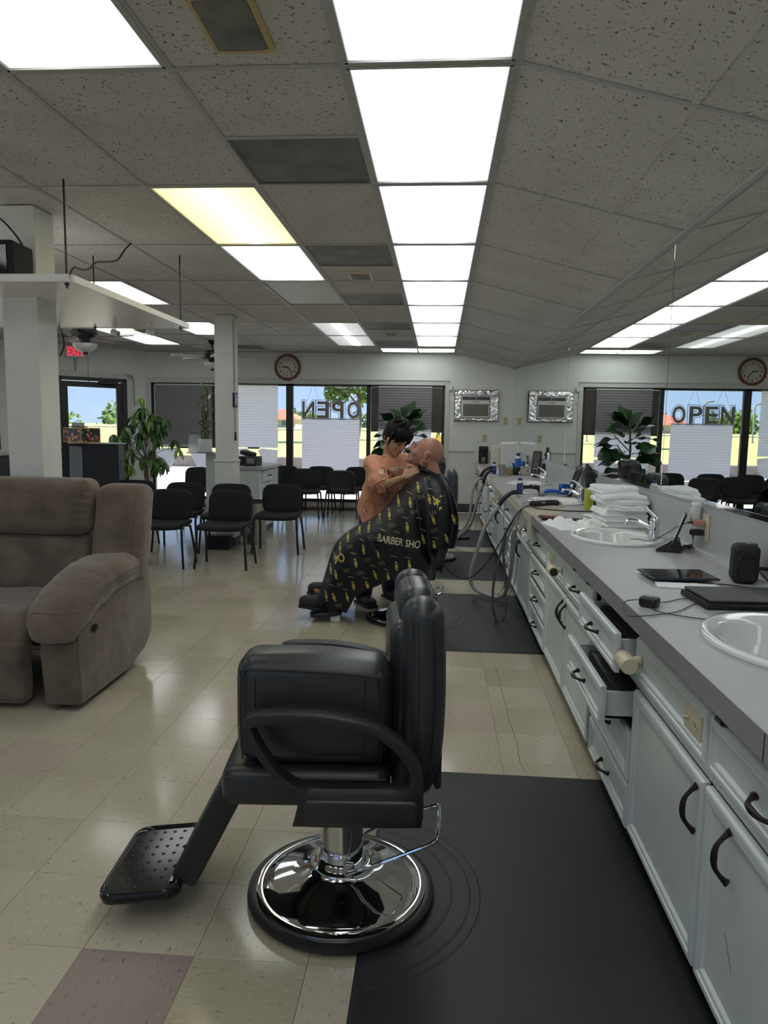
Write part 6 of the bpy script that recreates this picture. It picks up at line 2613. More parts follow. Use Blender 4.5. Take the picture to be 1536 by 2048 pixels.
M_DKBOT = mat('dark brown bottle', (.025, .018, .018), .3, var=.2)
sprayer('black trigger spray bottle behind the yellow can', (1.155, 5.42, TOP), .235, .030, M_DKBOT, 20)
sprayer('black trigger spray bottle nearest the mirror behind the yellow can', (1.17, 5.60, TOP), .215, .026, M_BLACK, -30)
t = thing('stand_mirror', 'black framed hand mirror leaning against the backsplash behind the yellow can', 'mirror', (1.10, 6.12, TOP), 0)
Tm = Matrix.Translation((0, 0, .004)) @ Matrix.Rotation(R(-90), 4, 'Z') @ Matrix.Rotation(R(-20), 4, 'X')
bm = B()
out = [(x, z + .135) for x, z in rrect(.20, .27, .05)]
inn = [(x, z + .135) for x, z in rrect(.165, .235, .038)]
loft(bm, [[Tm @ Vector((x, y, z)) for x, z in pl] for pl, y in ((out, .008), (out, -.008), (inn, -.010), (inn, -.004))])
obj('mirror_frame', bm, M_BLACK, t)
bm = B()
loft(bm, [[Tm @ Vector((x, y, z)) for x, z in inn] for y in (-.0052, -.0045)])
obj('mirror_glass', bm, M_MIRROR, t, None)
M_BLUE = mat('blue plastic', (.02, .12, .50), .4, var=.1)
t = thing('comb_box', 'bright blue open box standing behind the chrome faucet', 'box', (1.10, 6.32, TOP), 12)
bm = B()
box(bm, (-.035, -.05, 0), (.035, .05, .004))
for a_, b_ in (((-.035, -.05), (-.031, .05)), ((.031, -.05), (.035, .05)), ((-.035, -.05), (.035, -.046)), ((-.035, .046), (.035, .05))):
    box(bm, (*a_, .0), (*b_, .085))
obj('box_wall', bm, M_BLUE, t, None)
obj('box_label', box(B(), (-.0362, -.03, .02), (-.0350, .03, .06)), mat('navy label', (.01, .03, .18), .4), t, None)
t = thing('neck_brush', 'blue rounded neck brush lying left of the blue box', 'brush', (.985, 6.30, TOP), 8)
obj('brush_back', sbox(B(), (0, 0, .028), (.13, .055, .034), .016, (6, 2, 1), f=lambda p: (p[0], p[1], p[2] - p[0] ** 2 * 2.4)), M_BLUE, t, 70)
obj('bristles', sbox(B(), (0, 0, .006), (.11, .045, .014), .003, (6, 2, 1)), M_WHITE, t)
M_NAVY = mat('navy label', (.01, .03, .18), .4)
M_TEAL = mat('teal band', (.05, .35, .30), .4)


def powder(lab, loc, h=.155, r=.026, m=M_NAVY):
    t = thing('powder_bottle', lab, 'bottle', loc, random.uniform(0, 90))
    obj('bottle', lathe(B(), [(0, 0), (r, 0), (r * 1.04, .004), (r * 1.04, h * .12)], 24, sy=.8), M_WHITE, t)
    obj('label', lathe(B(), [(r * 1.045, h * .12), (r * 1.045, h * .72)], 24, sy=.8), m, t)
    obj('shoulder', lathe(B(), [(r * 1.04, h * .72), (r * 1.0, h * .80), (r * .75, h * .86), (r * .72, h * .86)], 24, sy=.8), M_WHITE, t)
    obj('cap', lathe(B(), [(r * .72, h * .86), (r * .72, h * .98), (r * .6, h), (0, h)], 20, sy=.8), M_NAVY, t)
    bm = B()
    for k, (z0, w) in enumerate(((.58, .9), (.48, .7), (.40, .8), (.26, .35), (.22, .35))):
        for a in (-2.2, -1.57, -.95):
            x = r * 1.055 * math.cos(a)
            y = r * 1.055 * .8 * math.sin(a)
            box(bm, (x - r * .22 * w, y - .0005, h * z0), (x + r * .22 * w, y + .0005, h * z0 + .003))
    obj('print_bar', bm, M_WHITE, t, None, stuff=True)
    return t


powder('navy and white talc bottle on the counter edge beside the black hose end', (.68, 6.0, TOP))
powder('navy talc bottle at the counter edge left of the grey cup', (.672, 8.70, TOP), .165, .027)
t = thing('clip_box', 'low black box full of clips behind the talc bottle', 'box', (.82, 6.44, TOP), 4)
bm = B()
box(bm, (-.075, -.05, 0), (.075, .05, .004))
for a_, b_ in (((-.075, -.05), (-.072, .05)), ((.072, -.05), (.075, .05)), ((-.075, -.05), (.075, -.047)), ((-.075, .047), (.075, .05))):
    box(bm, (*a_, 0), (*b_, .06))
obj('box_wall', bm, M_BLACK, t, None)
bm = B()
rd = random.Random(4)
for k in range(16):
    sbox(bm, (rd.uniform(-.06, .06), rd.uniform(-.035, .035), .05 + rd.uniform(0, .016)), (.012, .03, .014), .004, (1, 1, 1))
obj('hair_clips', bm, mat('violet clips', (.06, .05, .14), .4, var=.6, scale=60), t, 40, stuff=True)
t = thing('cable_coil', 'white coiled cable lying in front of the black clip box', 'cable', (.79, 6.24, TOP), 0)
bm = B()
for k in range(3):
    tube(bm, [(.075 * math.cos(a) * (1 - .06 * k), .05 * math.sin(a) * (1 - .04 * k), .008 + .009 * k + .012 * max(0, math.sin(a))) for a in [2 * PI * i / 28 for i in range(28)]], .0045, 7, True)
obj('coil', bm, M_WHITE, t)
bm = B()
tube(bm, spline([(.075, 0, .01), (.13, -.03, .006), (.18, .02, .006), (.24, -.02, .006)], 5), .004, 7)
obj('cable_tail', bm, mat('green cord', (.02, .12, .08), .5), t)
bm = B()
for k, (x, y, a, m_) in enumerate(((.93, 6.08, 20, 'red'), (.98, 6.16, -12, 'green'), (1.03, 6.02, 35, 'brown'))):
    tt_ = thing('scissors' if k != 2 else 'comb', ['red handled scissors lying among the cords by the blue brush', 'green handled scissors lying in front of the blue brush', 'brown comb lying between the cords and the third sink'][k], ['scissors', 'scissors', 'comb'][k], (x, y, TOP), a)
    mm = mat('handle ' + m_, {'red': (.35, .03, .03), 'green': (.02, .22, .16), 'brown': (.18, .09, .05)}[m_], .4)
    if k != 2:
        b2 = B()
        for s in (-1, 1):
            tube(b2, [(-.07 + .018 * math.cos(q), s * .014 + .012 * math.sin(q), .006) for q in [2 * PI * i / 12 for i in range(12)]], .004, 6, True)
        obj('handle_ring', b2, mm, tt_, stuff=True)
        obj('blade', box(B(), (-.05, -.005, .004), (.06, .005, .008), .001), M_STEEL, tt_)
    else:
        obj('comb_spine', box(B(), (-.09, 0, .002), (.09, .012, .006), .001), mm, tt_)
        obj('comb_teeth', box(B(), (-.088, -.018, .003), (.088, .0, .005)), mm, tt_)
bm.free()
# things near the far end of the counter
def simple(name, lab, cat, loc, prof, m, extra=None, rz=0, sx=1, sy=1):
    t = thing(name, lab, cat, loc, rz)
    obj('vessel', lathe(B(), prof, 28, sx=sx, sy=sy), m, t)
    return t


M_GREY = mat('grey plastic', (.28, .29, .30), .45)
M_TAN = mat('tan plastic', (.42, .33, .20), .5)
simple('plastic_cup', 'plain grey plastic cup beside the second navy talc bottle', 'cup', (.765, 8.72, TOP), [(0, 0), (.036, 0), (.044, .13), (.046, .132), (.043, .131), (.035, .006), (0, .006)], M_GREY)
simple('bowl', 'tan bowl standing right of the grey cup', 'bowl', (.862, 8.86, TOP), [(0, 0), (.035, 0), (.045, .02), (.052, .085), (.055, .09), (.05, .087), (.04, .02), (0, .014)], M_TAN)
t = thing('tool_pouch', 'crumpled black pouch right of the tan bowl', 'pouch', (.962, 8.98, TOP), 0)
obj('pouch_body', sbox(B(), (0, 0, .045), (.09, .10, .088), .03, (6, 6, 5), f=lambda p: (p[0] + wr(p, .03, 20), p[1] + wr(p, .03, 16), p[2])), M_BLACKM, t, 60)
obj('pouch_flap', sbox(B(), (.0, -.05, .07), (.08, .014, .05), .006, (3, 1, 2)), M_BLACK, t)
t = thing('tool_box', 'long beige box with a small latch below the tall mirror', 'box', (1.10, 9.0, TOP), 0)
obj('box_body', sbox(B(), (0, 0, .048), (.15, .16, .095), .008, (2, 2, 2)), mat('beige plastic', (.50, .46, .37), .5), t)
bm = B()
sbox(bm, (-.0, -.083, .055), (.03, .008, .02), .003, (1, 1, 1))
obj('latch', bm, M_CHROME, t)
obj('box_lid', box(B(), (-.077, -.082, .092), (.077, .082, .1), .002), M_TAN, t)
t = thing('stand_mirror', 'tall narrow dark framed mirror standing by the far bottles', 'mirror', (1.135, 8.55, TOP), 0)
Tm = Matrix.Rotation(R(-66), 4, 'Z') @ Matrix.Rotation(R(-6), 4, 'X')
bm = B()
out = [(x, z + .155) for x, z in rrect(.17, .31, .02)]
inn = [(x, z + .155) for x, z in rrect(.14, .28, .015)]
loft(bm, [[Tm @ Vector((x, y, z)) for x, z in pl] for pl, y in ((out, .008), (out, -.008), (inn, -.010), (inn, -.004))])
obj('mirror_frame', bm, M_BLACK, t)
bm = B()
loft(bm, [[Tm @ Vector((x, y, z)) for x, z in inn] for y in (-.0052, -.0045)])
obj('mirror_glass', bm, M_MIRROR, t, None)
powder('large white pump bottle with a blue label among the far bottles', (1.04, 9.50, TOP), .25, .045, M_BLUE)
M_CLEARB = mat('clear blue bottle', (.06, .20, .42), .2, var=.2)
for k, (x, y, h, r, m_, lab) in enumerate(((1.12, 9.62, .19, .028, M_CLEARB, 'blue lotion bottle right of the large pump bottle'), (1.16, 9.46, .22, .026, M_GREY, 'grey pump bottle next to the blue lotion bottle'), (.985, 9.62, .15, .026, M_NAVY, 'short navy jar left of the large pump bottle'),
                                           (1.19, 9.72, .20, .025, M_BLACK, 'black bottle against the far mirror'), (.95, 9.40, .12, .03, M_TEAL, 'small teal tub in front of the far bottles'), (1.13, 9.26, .16, .024, M_WHITE, 'small white bottle in front of the grey pump bottle'))):
    t = thing('lotion_bottle', lab, 'bottle', (x, y, TOP), 15 * k)
    obj('bottle', lathe(B(), [(0, 0), (r, 0), (r, h * .66), (r * .5, h * .78), (0, h * .78)], 20), m_, t)
    bm = B()
    lathe(bm, [(r * .45, h * .77), (r * .45, h * .86), (.004, h * .88), (.004, h * .96), (.008, h * .97), (.008, h), (0, h)], 14)
    if k in (1, 3, 5):
        cyl(bm, (0, 0, h * .98), (-.03, 0, h * .97), .004, n=8)
    obj('cap', bm, M_BLACK if k % 2 else M_WHITE, t)
t = thing('phone_stand', 'small cream holder with a black handset standing beside the fourth sink', 'holder', (1.10, 7.62, TOP + .02), 0)
obj('holder_cup', sbox(B(), (0, 0, .04), (.055, .055, .10), .012, (2, 2, 2)), mat('cream plastic', (.60, .58, .47), .4), t)
obj('handset', sbox(B(), (.006, .02, .12), (.04, .022, .13), .009, (2, 1, 4)), M_BLACK, t)
t = thing('white_box', 'tall plain white carton on the far end of the counter', 'box', (1.09, 11.2, TOP), 3)
obj('carton', box(B(), (-.15, -.12, 0), (.13, .14, .34), .004), M_WHITE, t)
obj('paper_top', sbox(B(), (0, 0, .352), (.24, .2, .022), .008, (6, 5, 1), f=lambda p: (p[0], p[1], p[2] + wr(p, .02, 12))), M_TOWEL, t)
t = thing('small_cabinet', 'small ivory cabinet with a knob left of the white carton', 'cabinet', (.905, 11.18, TOP), 0)
obj('cabinet_body', box(B(), (-.10, -.04, 0), (.036, .10, .315), .004), mat('ivory enamel', (.66, .63, .52), .3), t)
obj('cabinet_door', box(B(), (-.098, -.058, .01), (.034, -.042, .305), .005), mat('ivory enamel', (.66, .63, .52), .3), t)
obj('knob', lathe(B(), [(.006, 0), (.006, .01), (.013, .016), (.012, .024), (0, .027)], 16, (-.075, -.058, .27), 'y', M=Matrix.Scale(-1, 4, (0, 0, 1))), M_CHROME, t)
t = thing('coffee_maker', 'black coffee maker at the far left end of the counter', 'coffee maker', (.735, 11.9, TOP), 0)
bm = sbox(B(), (0, .04, .14), (.15, .11, .28), .015, (2, 2, 3))
obj('tank', bm, M_BLACK, t)
obj('brew_head', sbox(B(), (0, -.03, .24), (.15, .16, .085), .02, (2, 2, 2)), M_BLACK, t)
obj('drip_tray', sbox(B(), (0, -.05, .014), (.145, .13, .026), .008, (2, 2, 1)), M_BLACK, t)
obj('mug', lathe(B(), [(0, .03), (.028, .03), (.033, .10), (.034, .101), (.030, .10), (.026, .036), (0, .036)], 20, (0, -.055, 0)), M_GREY, t)
bm = B()
for s in (-1, 0, 1):
    ball(bm, (s * .03, -.115, .015), .006, 8)
obj('buttons', bm, M_STEEL, t, stuff=True)

# dock with tilted display, tablet, laptop sleeve, adapter, loudspeaker
t = thing('display_dock', 'tilted tablet display standing on a black and silver dock', 'tablet', (1.075, 3.385, TOP), -18)
prof = [(-.05, 0), (.055, 0), (.060, .012), (.048, .058), (.035, .062), (-.048, .012)]
bm = prism(B(), prof, .11, M=Matrix.Identity(4), bev=.006)
obj('dock_body', bm, M_BLACK, t)
obj('dock_face', box(B(), (-.055, -.052, 0), (.052, .052, .003), .001, 1, Matrix.Translation((-.008, 0, .038)) @ Matrix.Rotation(R(-33.0), 4, 'Y')), M_STEEL, t)
bm = sbox(B(), (0, 0, .075), (.010, .125, .165), .004, (1, 4, 4), M=Matrix.Translation((.018, 0, .030)) @ Matrix.Rotation(R(19), 4, 'Y'))
d_ = obj('display', bm, M_BLACK, t)
bm = box(B(), (-.0062, -.055, .003), (-.0052, .055, .150), 0, 1, Matrix.Translation((.018, 0, .030)) @ Matrix.Rotation(R(19), 4, 'Y'))
obj('screen', bm, M_WHITE, d_)
t = thing('tablet', 'black glass tablet lying flat on the counter over white cloths', 'tablet', (.905, 2.722, TOP + .012), 4)
bm = sbox(B(), (0, 0, .004), (.245, .178, .008), .004, (8, 6, 1))
obj('tablet_body', bm, mat('navy metal', (.015, .018, .05), .35), t)
bm = B()
loft(bm, [[(x, y, z) for x, y in rrect(.238, .171, .010)] for z in (.0078, .0086)])
obj('glass', bm, M_SCREEN, t, None)
t = thing('laptop', 'closed matt black laptop lying between the tablet and the nearest sink', 'laptop', (1.02, 2.36, TOP), 3)
bm = B()
prism(bm, [(-.185, .002), (.19, .002), (.19, .020), (-.16, .022), (-.183, .017)], .215, bev=.004)
obj('laptop_base', bm, M_BLACKM, t)
obj('laptop_lid', sbox(B(), (.005, 0, .0262), (.358, .21, .0072), .003, (6, 4, 1)), mat('dark grey lid', (.03, .03, .033), .5), t)
obj('hinge', cyl(B(), (-.12, -.1085, .014), (.16, -.1085, .014), .005, n=10), M_BLACK, t)
t = thing('power_adapter', 'small black power adapter near the counter edge', 'adapter', (.672, 2.262, TOP), -38)
obj('adapter_body', sbox(B(), (0, 0, .0165), (.056, .045, .032), .009, (2, 2, 2)), M_BLACK, t)
obj('adapter_label', box(B(), (-.012, -.010, .0328), (.008, .008, .0332)), M_GREY, t, None)
t = thing('bluetooth_speaker', 'black rounded loudspeaker standing near the backsplash at the right edge', 'speaker', (1.135, 2.70, TOP), -12)
bm = sbox(B(), (0, 0, .072), (.090, .10, .143), .024, (3, 3, 5), f=lambda p: (p[0] + .018 * (p[2] - .07), p[1], p[2]))
b_ = obj('speaker_body', bm, M_BLACKM, t, 60)
bm = B()
loft(bm, [[(x, -.0505 + y_, z + .058) for x, z in rrect(w, h, .02)] for w, h, y_ in ((.066, .088, .001), (.062, .084, -.003), (.055, .075, .004), (.03, .05, .006))])
obj('speaker_cone', bm, M_BLACK, b_)
obj('control_pad', sbox(B(), (.018, 0, .144), (.04, .05, .004), .0015, (1, 1, 1)), M_BLACK, b_)
obj('cable_plug', sbox(B(), (.062, -.01, .055), (.05, .012, .014), .004, (2, 1, 1)), M_BLACK, t)
# wall outlet with chargers and air freshener
t = thing('wall_outlet', 'ivory outlet plate on the backsplash with two chargers plugged in', 'outlet', (XW - .020, 3.30, .98))
obj('plate', sbox(B(), (-.003, 0, 0), (.006, .078, .122), .002, (1, 2, 2)), M_IVORY, t)
bm = B()
for dz in (-.022, .022):
    lathe(bm, [(0, 0), (.017, 0), (.016, .002), (0, .002)], 20, (-.0062, 0, dz), 'x', M=Matrix.Scale(-1, 4, (1, 0, 0)))
obj('socket', bm, M_IVORY, t, stuff=True)
t = thing('charger_plug', 'pinkish phone charger in the upper socket of the backsplash outlet', 'charger', (XW - .030, 3.30, 1.002))
obj('plug_body', sbox(B(), (-.026, 0, 0), (.050, .036, .026), .006, (2, 2, 1)), mat('rose plastic', (.50, .24, .20), .4), t)
obj('usb_plug', sbox(B(), (-.062, 0, 0), (.022, .012, .008), .002, (1, 1, 1)), M_BLACK, t)
t = thing('charger_plug', 'black charger plug in the lower socket of the backsplash outlet', 'charger', (XW - .030, 3.30, .958))
obj('plug_body', sbox(B(), (-.030, 0, 0), (.058, .030, .028), .008, (2, 1, 1)), M_BLACK, t)
obj('cord_boot', cyl(B(), (-.045, 0, -.014), (-.045, 0, -.030), .004, .003, 8), M_BLACK, t)
t = thing('air_freshener', 'white plug-in air freshener above the pink charger', 'air freshener', (XW - .045, 3.372, .99))
obj('freshener_body', sbox(B(), (0, 0, .048), (.042, .046, .100), .015, (2, 2, 4), f=lambda p: (p[0] * (1 + 1.5 * (p[2] - .05)), p[1] * (1 + 1.5 * (p[2] - .05)), p[2])), M_WHITE, t, 60)
obj('vent_slot', box(B(), (-.026, -.012, .080), (-.024, .012, .084)), M_GREY, t)


def cable(lab, pts, r, m=M_BLACK, k=6, n=8, name='cable', cat='cable', rad=None, grp=None):
    base = Vector(pts[0])
    bm = B()
    tube(bm, [Vector(p) - base for p in spline(pts, k)], r, n)
    return solo(name, bm, m, lab, cat, tuple(base), group=grp, smooth=60)


zc = TOP + .003
cable('black charging cable running from the pink charger to the rim of the second sink', [(1.133, 3.30, 1.002), (1.11, 3.37, .975), (1.075, 3.43, .93), (1.03, 3.50, .885), (.985, 3.56, .882), (.955, 3.58, .878)], .0018)
cable('black lead hanging from the lower charger into a coil', [(1.155, 3.30, .926), (1.157, 3.31, .90), (1.165, 3.36, .875), (1.175, 3.40, .868)], .0015)
t = thing('cable_coil', 'tangled coil of thin black cable behind the display dock', 'cable', (1.185, 3.43, TOP))
bm = B()
for k in range(6):
    a0 = k * .9
    tube(bm, [(.030 * math.cos(a + a0) * (1 + .2 * math.sin(3 * a)), .017 * math.sin(a) * (1 + .1 * k), .004 + .0035 * k + .003 * math.sin(2 * a + k)) for a in [2 * PI * i / 22 for i in range(22)]], .0016, 6, True)
obj('coil', bm, M_BLACK, t, stuff=True)
cable('short black lead from the dock to the cable coil', [(1.13, 3.37, zc), (1.15, 3.39, zc), (1.165, 3.415, zc + .002)], .0015)
cable('thin black lead looping from the power adapter over the counter edge to the laptop', [(.645, 2.285, .874), (.600, 2.28, .866), (.586, 2.20, .845), (.60, 2.12, .862), (.66, 2.15, zc), (.74, 2.20, zc), (.82, 2.30, zc), (.875, 2.345, zc)], .0016)
cable('thin black lead from the adapter curving past the nearest sink rim', [(.665, 2.235, .865), (.68, 2.19, zc), (.74, 2.14, zc), (.80, 2.12, zc), (.86, 2.19, zc), (.93, 2.215, zc), (1.0, 2.20, zc), (1.04, 2.165, .877), (1.055, 2.19, .876)], .0016)
cable('thin black lead from the adapter straight to the laptop corner', [(.695, 2.28, .870), (.74, 2.32, zc), (.80, 2.37, zc), (.845, 2.39, zc)], .0016)
cable('black cable trailing from the loudspeaker in front of the laptop', [(1.19, 2.70, .90), (1.20, 2.62, zc), (1.14, 2.58, zc), (1.03, 2.63, zc), (1.00, 2.57, zc), (1.06, 2.52, zc), (1.16, 2.53, zc), (1.19, 2.45, zc)], .0022)

# ================================================================ HOSES AND CORDS IN FRONT OF THE CABINETS
M_HOSE = mat('grey vacuum hose', (.40, .40, .385), .5, var=.08)
M_HOSED = mat('dark ribbed hose', (.10, .10, .10), .5, var=.2)


def hose(lab, pts, r, m, ribs=0, cuff=None, name='vacuum_hose'):
    base = Vector(pts[0])
    t = thing(name, lab, 'hose', tuple(base))
    sp = [Vector(p) - base for p in spline(pts, 14 if ribs else 8)]
    bm = B()
    if ribs:
        tot = []
        for a, b in zip(sp, sp[1:]):
            k = max(1, int((b - a).length / .004))
            for i in range(k):
                tot.append(a.lerp(b, i / k))
        tot.append(sp[-1])
        tube(bm, tot, r, 10, rad=[r * (1 + (.10 if (i // 2) % 2 else -.06)) for i in range(len(tot))])
    else:
        tube(bm, sp, r, 12)
    obj('hose_tube', bm, m, t, 70)
    if cuff:
        b2 = B()
        tube(b2, [Vector(p) - base for p in spline(cuff[0], 6)], cuff[1], 12)
        obj('hose_cuff', b2, cuff[2], t, 60)
    return t


hose('pale grey vacuum hose hanging from a bent black end in a wide loop', [(0.517, 5.950, 0.796), (0.408, 5.950, 0.618), (0.336, 5.950, 0.385), (0.292, 5.950, 0.192), (0.325, 5.950, 0.082), (0.434, 5.880, 0.042), (0.530, 5.800, 0.047), (0.574, 5.700, 0.138), (0.584, 5.550, 0.323), (0.586, 5.450, 0.536), (0.583, 5.400, 0.666)], .0155, M_HOSE,
     cuff=([(0.662, 5.970, 0.897), (0.605, 5.960, 0.889), (0.548, 5.950, 0.843), (0.509, 5.950, 0.788)], .0195, M_BLACK))
hose('dark ribbed hose hanging in a narrow loop, its bottom resting on the second mat', [(0.630, 5.200, 0.877), (0.562, 5.200, 0.777), (0.502, 5.200, 0.666), (0.474, 5.200, 0.537), (0.439, 5.200, 0.388), (0.422, 5.200, 0.238), (0.427, 5.200, 0.107), (0.455, 5.200, 0.021), (0.495, 5.200, 0.015), (0.523, 5.220, 0.105), (0.517, 5.250, 0.268), (0.497, 5.280, 0.486), (0.512, 5.300, 0.633)], .0095, M_HOSED, ribs=1)
hose('grey ribbed hose running beside the dark one up to the clipper', [(0.651, 5.140, 0.884), (0.604, 5.150, 0.860), (0.561, 5.180, 0.754), (0.525, 5.240, 0.635), (0.506, 5.260, 0.490)], .0085, M_HOSE, ribs=1)
cable('black power cord sagging from the client chair across to the clipper on the counter', [(0.014, 5.400, 0.490), (0.061, 5.300, 0.394), (0.153, 5.300, 0.313), (0.255, 5.250, 0.316), (0.341, 5.200, 0.403), (0.423, 5.150, 0.536), (0.504, 5.120, 0.696), (0.571, 5.100, 0.822), (.64, 5.08, .875), (.70, 5.04, zc + .002), (.80, 4.98, zc + .002), (.92, 4.93, zc + .002), (1.05, 4.95, zc + .002), (1.15, 5.02, zc + .002)], .0042)
cable('thin black cord hanging from the hose cuff in front of the drawers', [(0.560, 5.900, 0.836), (0.535, 5.800, 0.723), (0.540, 5.700, 0.555), (0.525, 5.600, 0.391), (0.535, 5.500, 0.272)], .002)
cable('thin black cord hanging beside the white pipe end, ending in a loop on the floor', [(0.580, 5.000, 0.848), (0.554, 5.000, 0.714), (0.567, 5.000, 0.555), (0.574, 5.100, 0.375), (0.557, 5.300, 0.189), (0.526, 5.500, 0.110), (0.495, 5.600, 0.118)], .0022)
cable('second thin black cord swinging past the dark ribbed loop', [(0.551, 5.250, 0.649), (0.542, 5.250, 0.493), (0.516, 5.250, 0.380), (0.531, 5.300, 0.295), (0.519, 5.700, 0.108), (0.504, 6.092, 0.004)], .002)
cable('thin black cord looped low on the mat behind the ribbed hose', [(0.479, 5.750, 0.012), (0.510, 5.638, 0.012), (0.564, 5.711, 0.012), (0.588, 5.799, 0.012), (0.635, 5.559, 0.012)], .002)
t = thing('pipe_stub', 'short white pipe end with wound wire on a cabinet front near the hoses', 'pipe', (.640, 5.02, .66))
obj('pipe', lathe(B(), [(.0, -.05), (.022, -.05), (.024, -.045), (.024, .045), (.022, .05), (0, .05)], 20, (-.024, 0, 0), 'y'), M_WHITE, t)
bm = B()
for k in range(4):
    tube(bm, [(-.024 + .03 * math.cos(a), -.02 + .012 * k, .03 + .03 * math.sin(a)) for a in [2 * PI * i / 16 for i in range(16)]], .002, 6, True)
obj('wound_wire', bm, M_CHROME, t, stuff=True)
# farther bundles
hose('grey hose falling from a black cuff at the far talc bottle, left one of two', [(0.512, 8.700, 0.839), (0.437, 8.700, 0.728), (0.412, 8.700, 0.558), (0.390, 8.750, 0.337), (0.320, 8.850, 0.155), (0.202, 9.000, 0.060), (0.095, 9.000, 0.032)], .016, M_HOSE,
     cuff=([(0.647, 8.720, 0.955), (0.563, 8.700, 0.924), (0.512, 8.700, 0.839)], .02, M_BLACK))
hose('grey hose falling from a black cuff at the far talc bottle, right one of two', [(0.531, 8.500, 0.781), (0.488, 8.500, 0.668), (0.452, 8.500, 0.489), (0.426, 8.600, 0.326), (0.345, 8.700, 0.176), (0.240, 8.800, 0.085), (0.144, 8.900, 0.035)], .016, M_HOSE,
     cuff=([(0.635, 8.550, 0.928), (0.569, 8.500, 0.888), (0.531, 8.500, 0.781)], .02, M_BLACK))
cable('black cord hanging with the far grey hoses down to the floor', [(0.553, 8.400, 0.813), (0.485, 8.400, 0.589), (0.436, 8.450, 0.375), (0.388, 8.600, 0.204), (0.300, 8.750, 0.094), (0.200, 8.900, 0.037)], .004)
cable('thin black cord between the far hoses and the drawers', [(0.509, 8.300, 0.744), (0.502, 8.300, 0.599), (0.473, 8.300, 0.435), (0.530, 9.895, 0.012)], .003)
t = thing('power_strip', 'black power strip lying on the floor at the end of the far hoses', 'power strip', (0.313, 9.115, 0.020), 20)
obj('strip_body', sbox(B(), (0, 0, 0), (.22, .05, .035), .01, (4, 1, 1)), M_BLACK, t)
obj('strip_socket', box(B(), (-.08, -.015, .0172), (.08, .015, .0182)), M_GREY, t)
t = thing('hair_dryer', 'white hair dryer hanging on a drawer front by the far hoses', 'hair dryer', (0.542, 7.900, 0.667), 0)
bm = B()
tube(bm, spline([(0, 0, .12), (-.01, 0, .06), (-.012, 0, -.05), (-.005, 0, -.14)], 5), .03, 14, rad=[.028 + .001 * i for i in range(16)])
obj('dryer_body', bm, M_WHITE, t)
obj('dryer_nozzle', lathe(B(), [(.04, 0), (.034, .05), (0, .05)], 20, (-.005, 0, -.19)), M_WHITE, t)
obj('dryer_hook', cyl(B(), (.0, 0, .1), (.044, 0, .12), .006, n=8), M_CHROME, t)
cable('short black cord hanging below the white hair dryer', [(0.523, 7.900, 0.605), (0.501, 7.880, 0.552), (0.523, 7.860, 0.510), (0.564, 7.840, 0.547), (0.643, 8.498, 0.583)], .003)

# ================================================================ WALL THINGS
# air conditioner set in foil
t = thing('window_air_conditioner', 'white air conditioner taped into the far wall with crinkled foil', 'air conditioner', (.610, YW - .001, 1.80))
bm = B()
for x0, x1, z0, z1 in ((-.36, .36, .17, .255), (-.36, -.255, -.245, .17), (.225, .36, -.245, .17), (-.255, .225, -.245, -.205)):
    n_ = 14
    sbox(bm, ((x0 + x1) / 2, -.035, (z0 + z1) / 2), (x1 - x0, .05, z1 - z0), .008, (int((x1 - x0) / .02) + 1, 1, int((z1 - z0) / .02) + 1), f=lambda p: (p[0], p[1] + (noise.noise(Vector(p) * 38) * .010 if p[1] < -.05 else 0), p[2]))
obj('foil_surround', bm, mat('crinkled foil', (.78, .78, .77), .16, metal=1, var=.05, bump=.9, bscale=60), t, 25)
obj('wood_frame', box(B(), (-.368, -.02, -.253), (.368, 0, .262), .003), M_BLACKM, t)
bm = B()
box(bm, (-.25, -.075, -.20), (.22, -.0, .165), .008)
obj('casing', bm, M_WHITE, t)
bm = box(B(), (-.235, -.078, .095), (.21, -.074, .150))
obj('outlet_recess', bm, M_BLACK, t, None)
bm = B()
for k in range(5):
    box(bm, (-.23 + .001, -.081, .098 + .0105 * k), (.205, -.077, .101 + .0105 * k))
obj('louver', bm, M_GREY, t, None, stuff=True)
obj('louver_tab', box(B(), (-.005, -.084, .098), (.002, -.078, .148)), M_WHITE, t)
obj('intake_grille', box(B(), (-.22, -.080, -.17), (.20, -.075, .03), .004), mat('warm grey grille', (.17, .16, .14), .6), t)
bm = B()
for k in range(13):
    box(bm, (-.215, -.083, -.165 + .015 * k), (.195, -.079, -.160 + .015 * k))
obj('grille_slat', bm, mat('warm grey slat', (.26, .245, .22), .6), t, None, stuff=True)
obj('badge', box(B(), (-.06, -.078, .053), (.05, -.0745, .068), .001), M_GREY, t)
cable('white power cord looping from the air conditioner to the window trim', [(.24, 12.18, 1.82), (.20, 12.19, 1.88), (.16, 12.19, 1.83), (.155, 12.19, 1.5), (.15, 12.19, 1.1), (.145, 12.19, .7)], .006, M_WHITE)
cable('white cord curl hanging below the left corner of the air conditioner', [(.26, 12.17, 1.62), (.23, 12.18, 1.53), (.28, 12.18, 1.49), (.33, 12.17, 1.54)], .005, M_WHITE)
t = thing('junction_box', 'small white box at the top right corner of the window trim', 'box', (.175, YW - .001, 2.09))
obj('box_body', box(B(), (-.03, -.05, -.04), (.03, 0, .04), .005), M_WHITE, t)
obj('cover_screw', cyl(B(), (0, -.05, 0), (0, -.053, 0), .006, n=8), M_STEEL, t)
